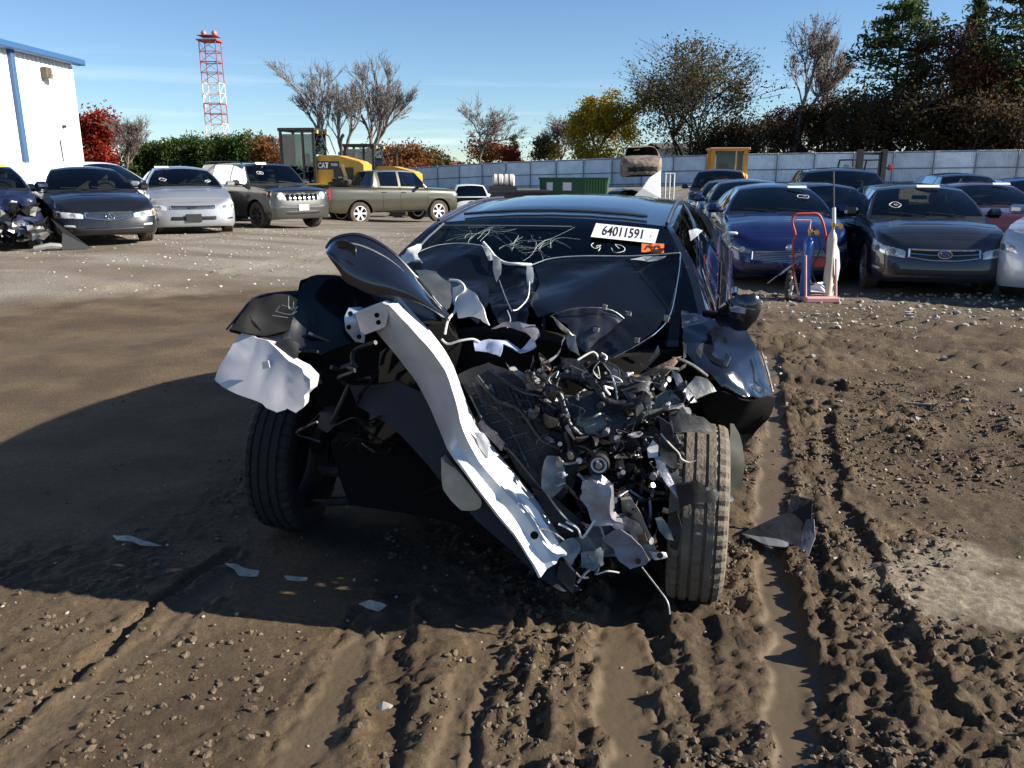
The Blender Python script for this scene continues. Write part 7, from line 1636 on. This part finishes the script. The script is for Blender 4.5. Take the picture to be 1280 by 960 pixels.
# ---- right front corner: crushed fender, underside, mirror
rf = sheet([(852, 378, 3.30), (866, 388, 3.27), (884, 392, 3.24), (906, 391, 3.22), (922, 398, 3.20), (936, 414, 3.17), (948, 434, 3.13), (957, 462, 3.09), (966, 491, 3.05), (948, 496, 3.0), (922, 494, 2.97), (902, 484, 2.96), (888, 470, 2.97), (874, 462, 2.99), (858, 440, 3.05), (850, 410, 3.16)], 'crushed_fender', M_wp, .006, 3, .022, 5., seed=9, pillow=.05, pw=.08)
sheet([(882, 480, 2.99), (904, 487, 2.98), (930, 496, 3.0), (965, 494, 3.06), (958, 520, 3.08), (940, 545, 3.10), (922, 560, 3.1), (905, 545, 3.08), (888, 530, 3.05), (878, 505, 3.02)], 'fender_underside', M_under, .02, 2, .014, 7.)
rod([(952, 440, 3.10), (960, 466, 3.06), (966, 490, 3.03)], .007, 'scuffed_edge', M_alu, 6)
sheet([(908, 440, 3.02), (914, 446, 3.0), (909, 458, 2.99), (905, 456, 3.0)], 'paint_gouge', M_gal, .003, 1, .004)
sheet([(912, 520, 3.04), (924, 548, 3.05), (930, 580, 3.04), (928, 612, 3.04), (912, 612, 3.03), (902, 596, 3.03), (910, 560, 3.03)], 'wheel_arch_liner', mat('muddy_liner', (.055, .057, .045), .7, var=.4), .008, 2, .008, 9.)
sheet([(902, 606, 3.0), (914, 612, 3.0), (916, 624, 3.0), (898, 630, 2.98), (896, 616, 3.0)], 'plastic_scrap', mat('grey_film', (.4, .4, .39), .4), .006, 1, .008)
lump([(840, 545, 3.2), (900, 500, 3.2), (940, 500, 3.25), (935, 560, 3.25), (905, 600, 3.22), (850, 600, 3.2)], .4, 'wheel_house', M_under, .02)
mi_ = sheet([(900.7, 392.4, 3.16), (909.5, 385.0, 3.14), (919.2, 376.8, 3.12), (929.5, 372.4, 3.11), (936.9, 375.3, 3.11), (938.4, 385.0, 3.11), (934.0, 395.3, 3.11), (927.3, 403.5, 3.12), (919.2, 398.3, 3.13), (910.3, 393.1, 3.15)], 'wing_mirror', M_wp, .05, 3, .002, 5., pillow=.02, pw=.02, smooth=60)
sheet([(912, 385, 3.042), (922, 383, 3.038), (932, 386, 3.04), (931, 392, 3.04), (922, 391, 3.04), (913, 389, 3.042)], 'mirror_highlight', mat('bluish_highlight', (.20, .22, .34), .2, coat=1.), .006, 1, .002)  # bluish highlight of the mirror shell, put on as a coloured patch
rod([(880, 390, 3.24), (895, 392, 3.20), (908, 392, 3.16)], .018, 'mirror_arm', M_bplas)
# hazy plastic rag on the B-pillar
sheet([(860, 288, 3.42), (866, 285, 3.43), (878, 288, 3.46), (872, 293, 3.44), (864, 301, 3.42)], 'plastic_rag', mat('hazy_film', (.26, .28, .30), .35), .003, 2, .006, 20.)
# ---- filler scraps deep in the wreck
POLY = [(650, 448), (760, 455), (870, 470), (850, 600), (805, 690), (740, 692), (705, 610), (672, 520)]
def inside(x, y):
    c_ = False
    for (a, b), (d, e_) in zip(POLY, POLY[1:] + POLY[:1]):
        if (b > y) != (e_ > y) and x < (d - a) * (y - b) / (e_ - b) + a: c_ = not c_
    return c_
k = 0
PAL = [M_bplas] * 7 + [M_wps] * 4 + [M_dgrey] * 5 + [M_prim] * 2 + [M_gal] * 2 + [M_alu] + [M_rust] + [MATS['violet_black_plastic']] * 2 + [M_steel]
while k < 120:
    x, y = rs.uniform(600, 875), rs.uniform(440, 700)
    if not inside(x, y): continue
    k += 1; Yk = lerp(2.90, 2.66, (y - 440) / 250) + rs.uniform(-.06, .07); s_ = rs.choice([6, 9, 13, 18, 24]) * rs.uniform(.7, 1.2); n_ = rs.randint(4, 7); el = rs.uniform(.12, .65); ro = rs.gauss(.75, .7)
    pts = []
    for i in range(n_):
        a = 6.28 * (i + rs.uniform(-.25, .25)) / n_; u, v = s_ * math.cos(a) * rs.uniform(.6, 1.3), s_ * el * math.sin(a) * rs.uniform(.6, 1.3); pts.append((x + u * math.cos(ro) - v * math.sin(ro), y + u * math.sin(ro) + v * math.cos(ro), Yk + rs.uniform(-.07, .07)))
    sheet(pts, rs.choice(['torn_metal', 'bent_bracket', 'plastic_fragment']), rs.choice(PAL), rs.uniform(.002, .010), 2, rs.uniform(.006, .022), rs.uniform(12, 34), seed=k, smooth=rs.choice([18, 30, 50]))
k = 0
while k < 60:         # bolts, studs and short tube ends
    x, y = rs.uniform(610, 870), rs.uniform(450, 700)
    if not inside(x, y): continue
    k += 1; p = P(x, y, lerp(2.86, 2.62, (y - 440) / 250) + rs.uniform(-.04, .05)); d = Vector((rs.gauss(0, .6), -1, rs.gauss(0, .6))).normalized(); L_ = rs.uniform(.012, .06); r_ = rs.uniform(.004, .013)
    wb_(MB().tube([p, p + d * L_ * .6, p + d * L_ * .62, p + d * L_], [r_ * .6, r_ * .6, r_, r_], 8), rs.choice(['bolt', 'stud', 'tube_end']), rs.choice([M_steel, M_alu, M_dgrey, M_bplas, M_gal]), None, 35)
for k in range(34):      # bent ribbons of torn sheet metal
    x, y = rs.uniform(630, 850), rs.uniform(450, 680)
    if not inside(x, y): continue
    Yk = lerp(2.88, 2.64, (y - 440) / 250); pts = [P(x, y, Yk)]; a = rs.gauss(.7, .8); w_ = rs.uniform(.006, .018)
    for s_ in range(5): a += rs.uniform(-.6, .6); x += math.cos(a) * 11; y += math.sin(a) * 9; pts.append(P(x, y, Yk + rs.uniform(-.03, .03)))
    q = crom(pts, 4); n1 = [Vector((rs.gauss(0, .1), -.5, 1)).normalized() for _ in q]; m = MB()
    m.grid([[p + n * w_ for p, n in zip(q, n1)], [p + Vector((0, -.003, 0)) for p in q], [p - n * w_ for p, n in zip(q, n1)]]); wb_(m, 'bent_ribbon', rs.choice([M_gal, M_alu, M_dgrey, M_prim, M_bplas, M_wpl]), None, 40)
# ================================================================== LOOSE THINGS ON THE GROUND
def gsheet(pts, name, m_, label, cat, th=.006, amp=.008, cuts=2, group=None):
    global wr
    b = bmesh.new(); P3 = [G(a, c_) + Vector((0, 0, h)) for a, c_, h in pts]; cen = sum(P3, Vector()) / len(P3)
    vs = [b.verts.new(p) for p in P3]; es = [b.edges.new((vs[i], vs[(i + 1) % len(vs)])) for i in range(len(vs))]; bmesh.ops.triangle_fill(b, edges=es, use_beauty=True)
    for _ in range(cuts): bmesh.ops.subdivide_edges(b, edges=list(b.edges), cuts=1, use_grid_fill=True); bmesh.ops.triangulate(b, faces=list(b.faces))
    for v in b.verts: v.co += mnoise.noise_vector(v.co * 12) * amp
    bmesh.ops.recalc_face_normals(b, faces=list(b.faces)); thicken(b, th)
    me = bpy.data.meshes.new(name); b.to_mesh(me); b.free(); me.materials.append(m_); o = bpy.data.objects.new(name, me); COL.objects.link(o)
    if label: tag(o, label, cat, group)
    return o
de = empty('plastic_debris', G(975, 690)); tag(de, 'folded black plastic trim piece lying in the mud next to the rut', 'debris')
for nm, pts, mm in (('flat_wing', [(926, 676, .03), (950, 672, .06), (985, 664, .09), (1003, 676, .08), (1000, 690, .03), (960, 688, .02)], M_bplas), ('upright_fin', [(978, 668, .05), (986, 660, .16), (1012, 664, .15), (1013, 678, .06), (1000, 684, .03)], M_bplas), ('pale_edge', [(926, 677, .032), (960, 689, .025), (985, 692, .02), (985, 688, .03), (955, 682, .04)], mat('scratched_grey_plastic', (.16, .17, .18), .4)), ('curled_end', [(998, 690, .03), (1006, 674, .09), (1015, 676, .10), (1018, 690, .06), (1010, 700, .01)], mat('scratched_grey_plastic', (.16, .17, .18), .4))):
    o = gsheet(pts, nm, mm, None, None); o.parent = de; o.matrix_parent_inverse = Matrix.Translation(-Vector(de.location))
M_pale = mat('pale_scrap', (.50, .48, .43), .8, alt=(.28, .24, .19), vscale=30)
for i, (pts, lb) in enumerate((([(280, 711, .02), (296, 712, .03), (324, 719, .025), (322, 724, .015), (300, 721, .02)], 'ragged pale plastic strip lying in the shadow of the wreck'), ([(354, 727, .02), (384, 729, .02), (382, 732, .02), (356, 731, .015)], 'short pale plastic sliver lying in the shadow of the wreck'), ([(144, 675, .02), (160, 678, .03), (202, 686, .015), (180, 687, .02), (150, 681, .02)], 'longest thin pale scrap, farthest from the wreck in its shadow'), ([(446, 760, .02), (462, 758, .03), (484, 764, .02), (470, 768, .015)], 'small grey scrap where the wreck shadow ends at the ruts'), ([(470, 888, .01), (481, 886, .02), (492, 889, .015), (487, 893, .015), (476, 894, .015)], 'crumpled cream scrap lying among the wheel ruts'), ([(140, 371, .02), (175, 366, .03), (214, 371, .02), (180, 374, .02)], 'flat pale board lying at the gravel edge'))):
    gsheet(pts, 'plastic_scrap', M_pale, lb, 'scrap', .004, .016, 3)
a, b = G(1130, 507), G(1242, 521); m = MB().tube([a + Vector((0, 0, .02)), a.lerp(b, .5) + Vector((0, .01, .03)), b + Vector((0, 0, .02))], .009, 6); o = m.build('wooden_stick', mat('pale_wood', (.42, .35, .25), .8), None, 50); tag(o, 'thin pale stick lying on the churned mud', 'stick')
sp = G(846, 748); st_ = scatter('mud_stone', np.array([[sp.x, sp.y]]), np.array([.035]), .9, [mat('grey_brown_stone', (.16, .12, .10), .8, bump=.4)], 'fist-sized grey brown stone at the foot of the front tyre', 'stone', True); 
del st_['kind']
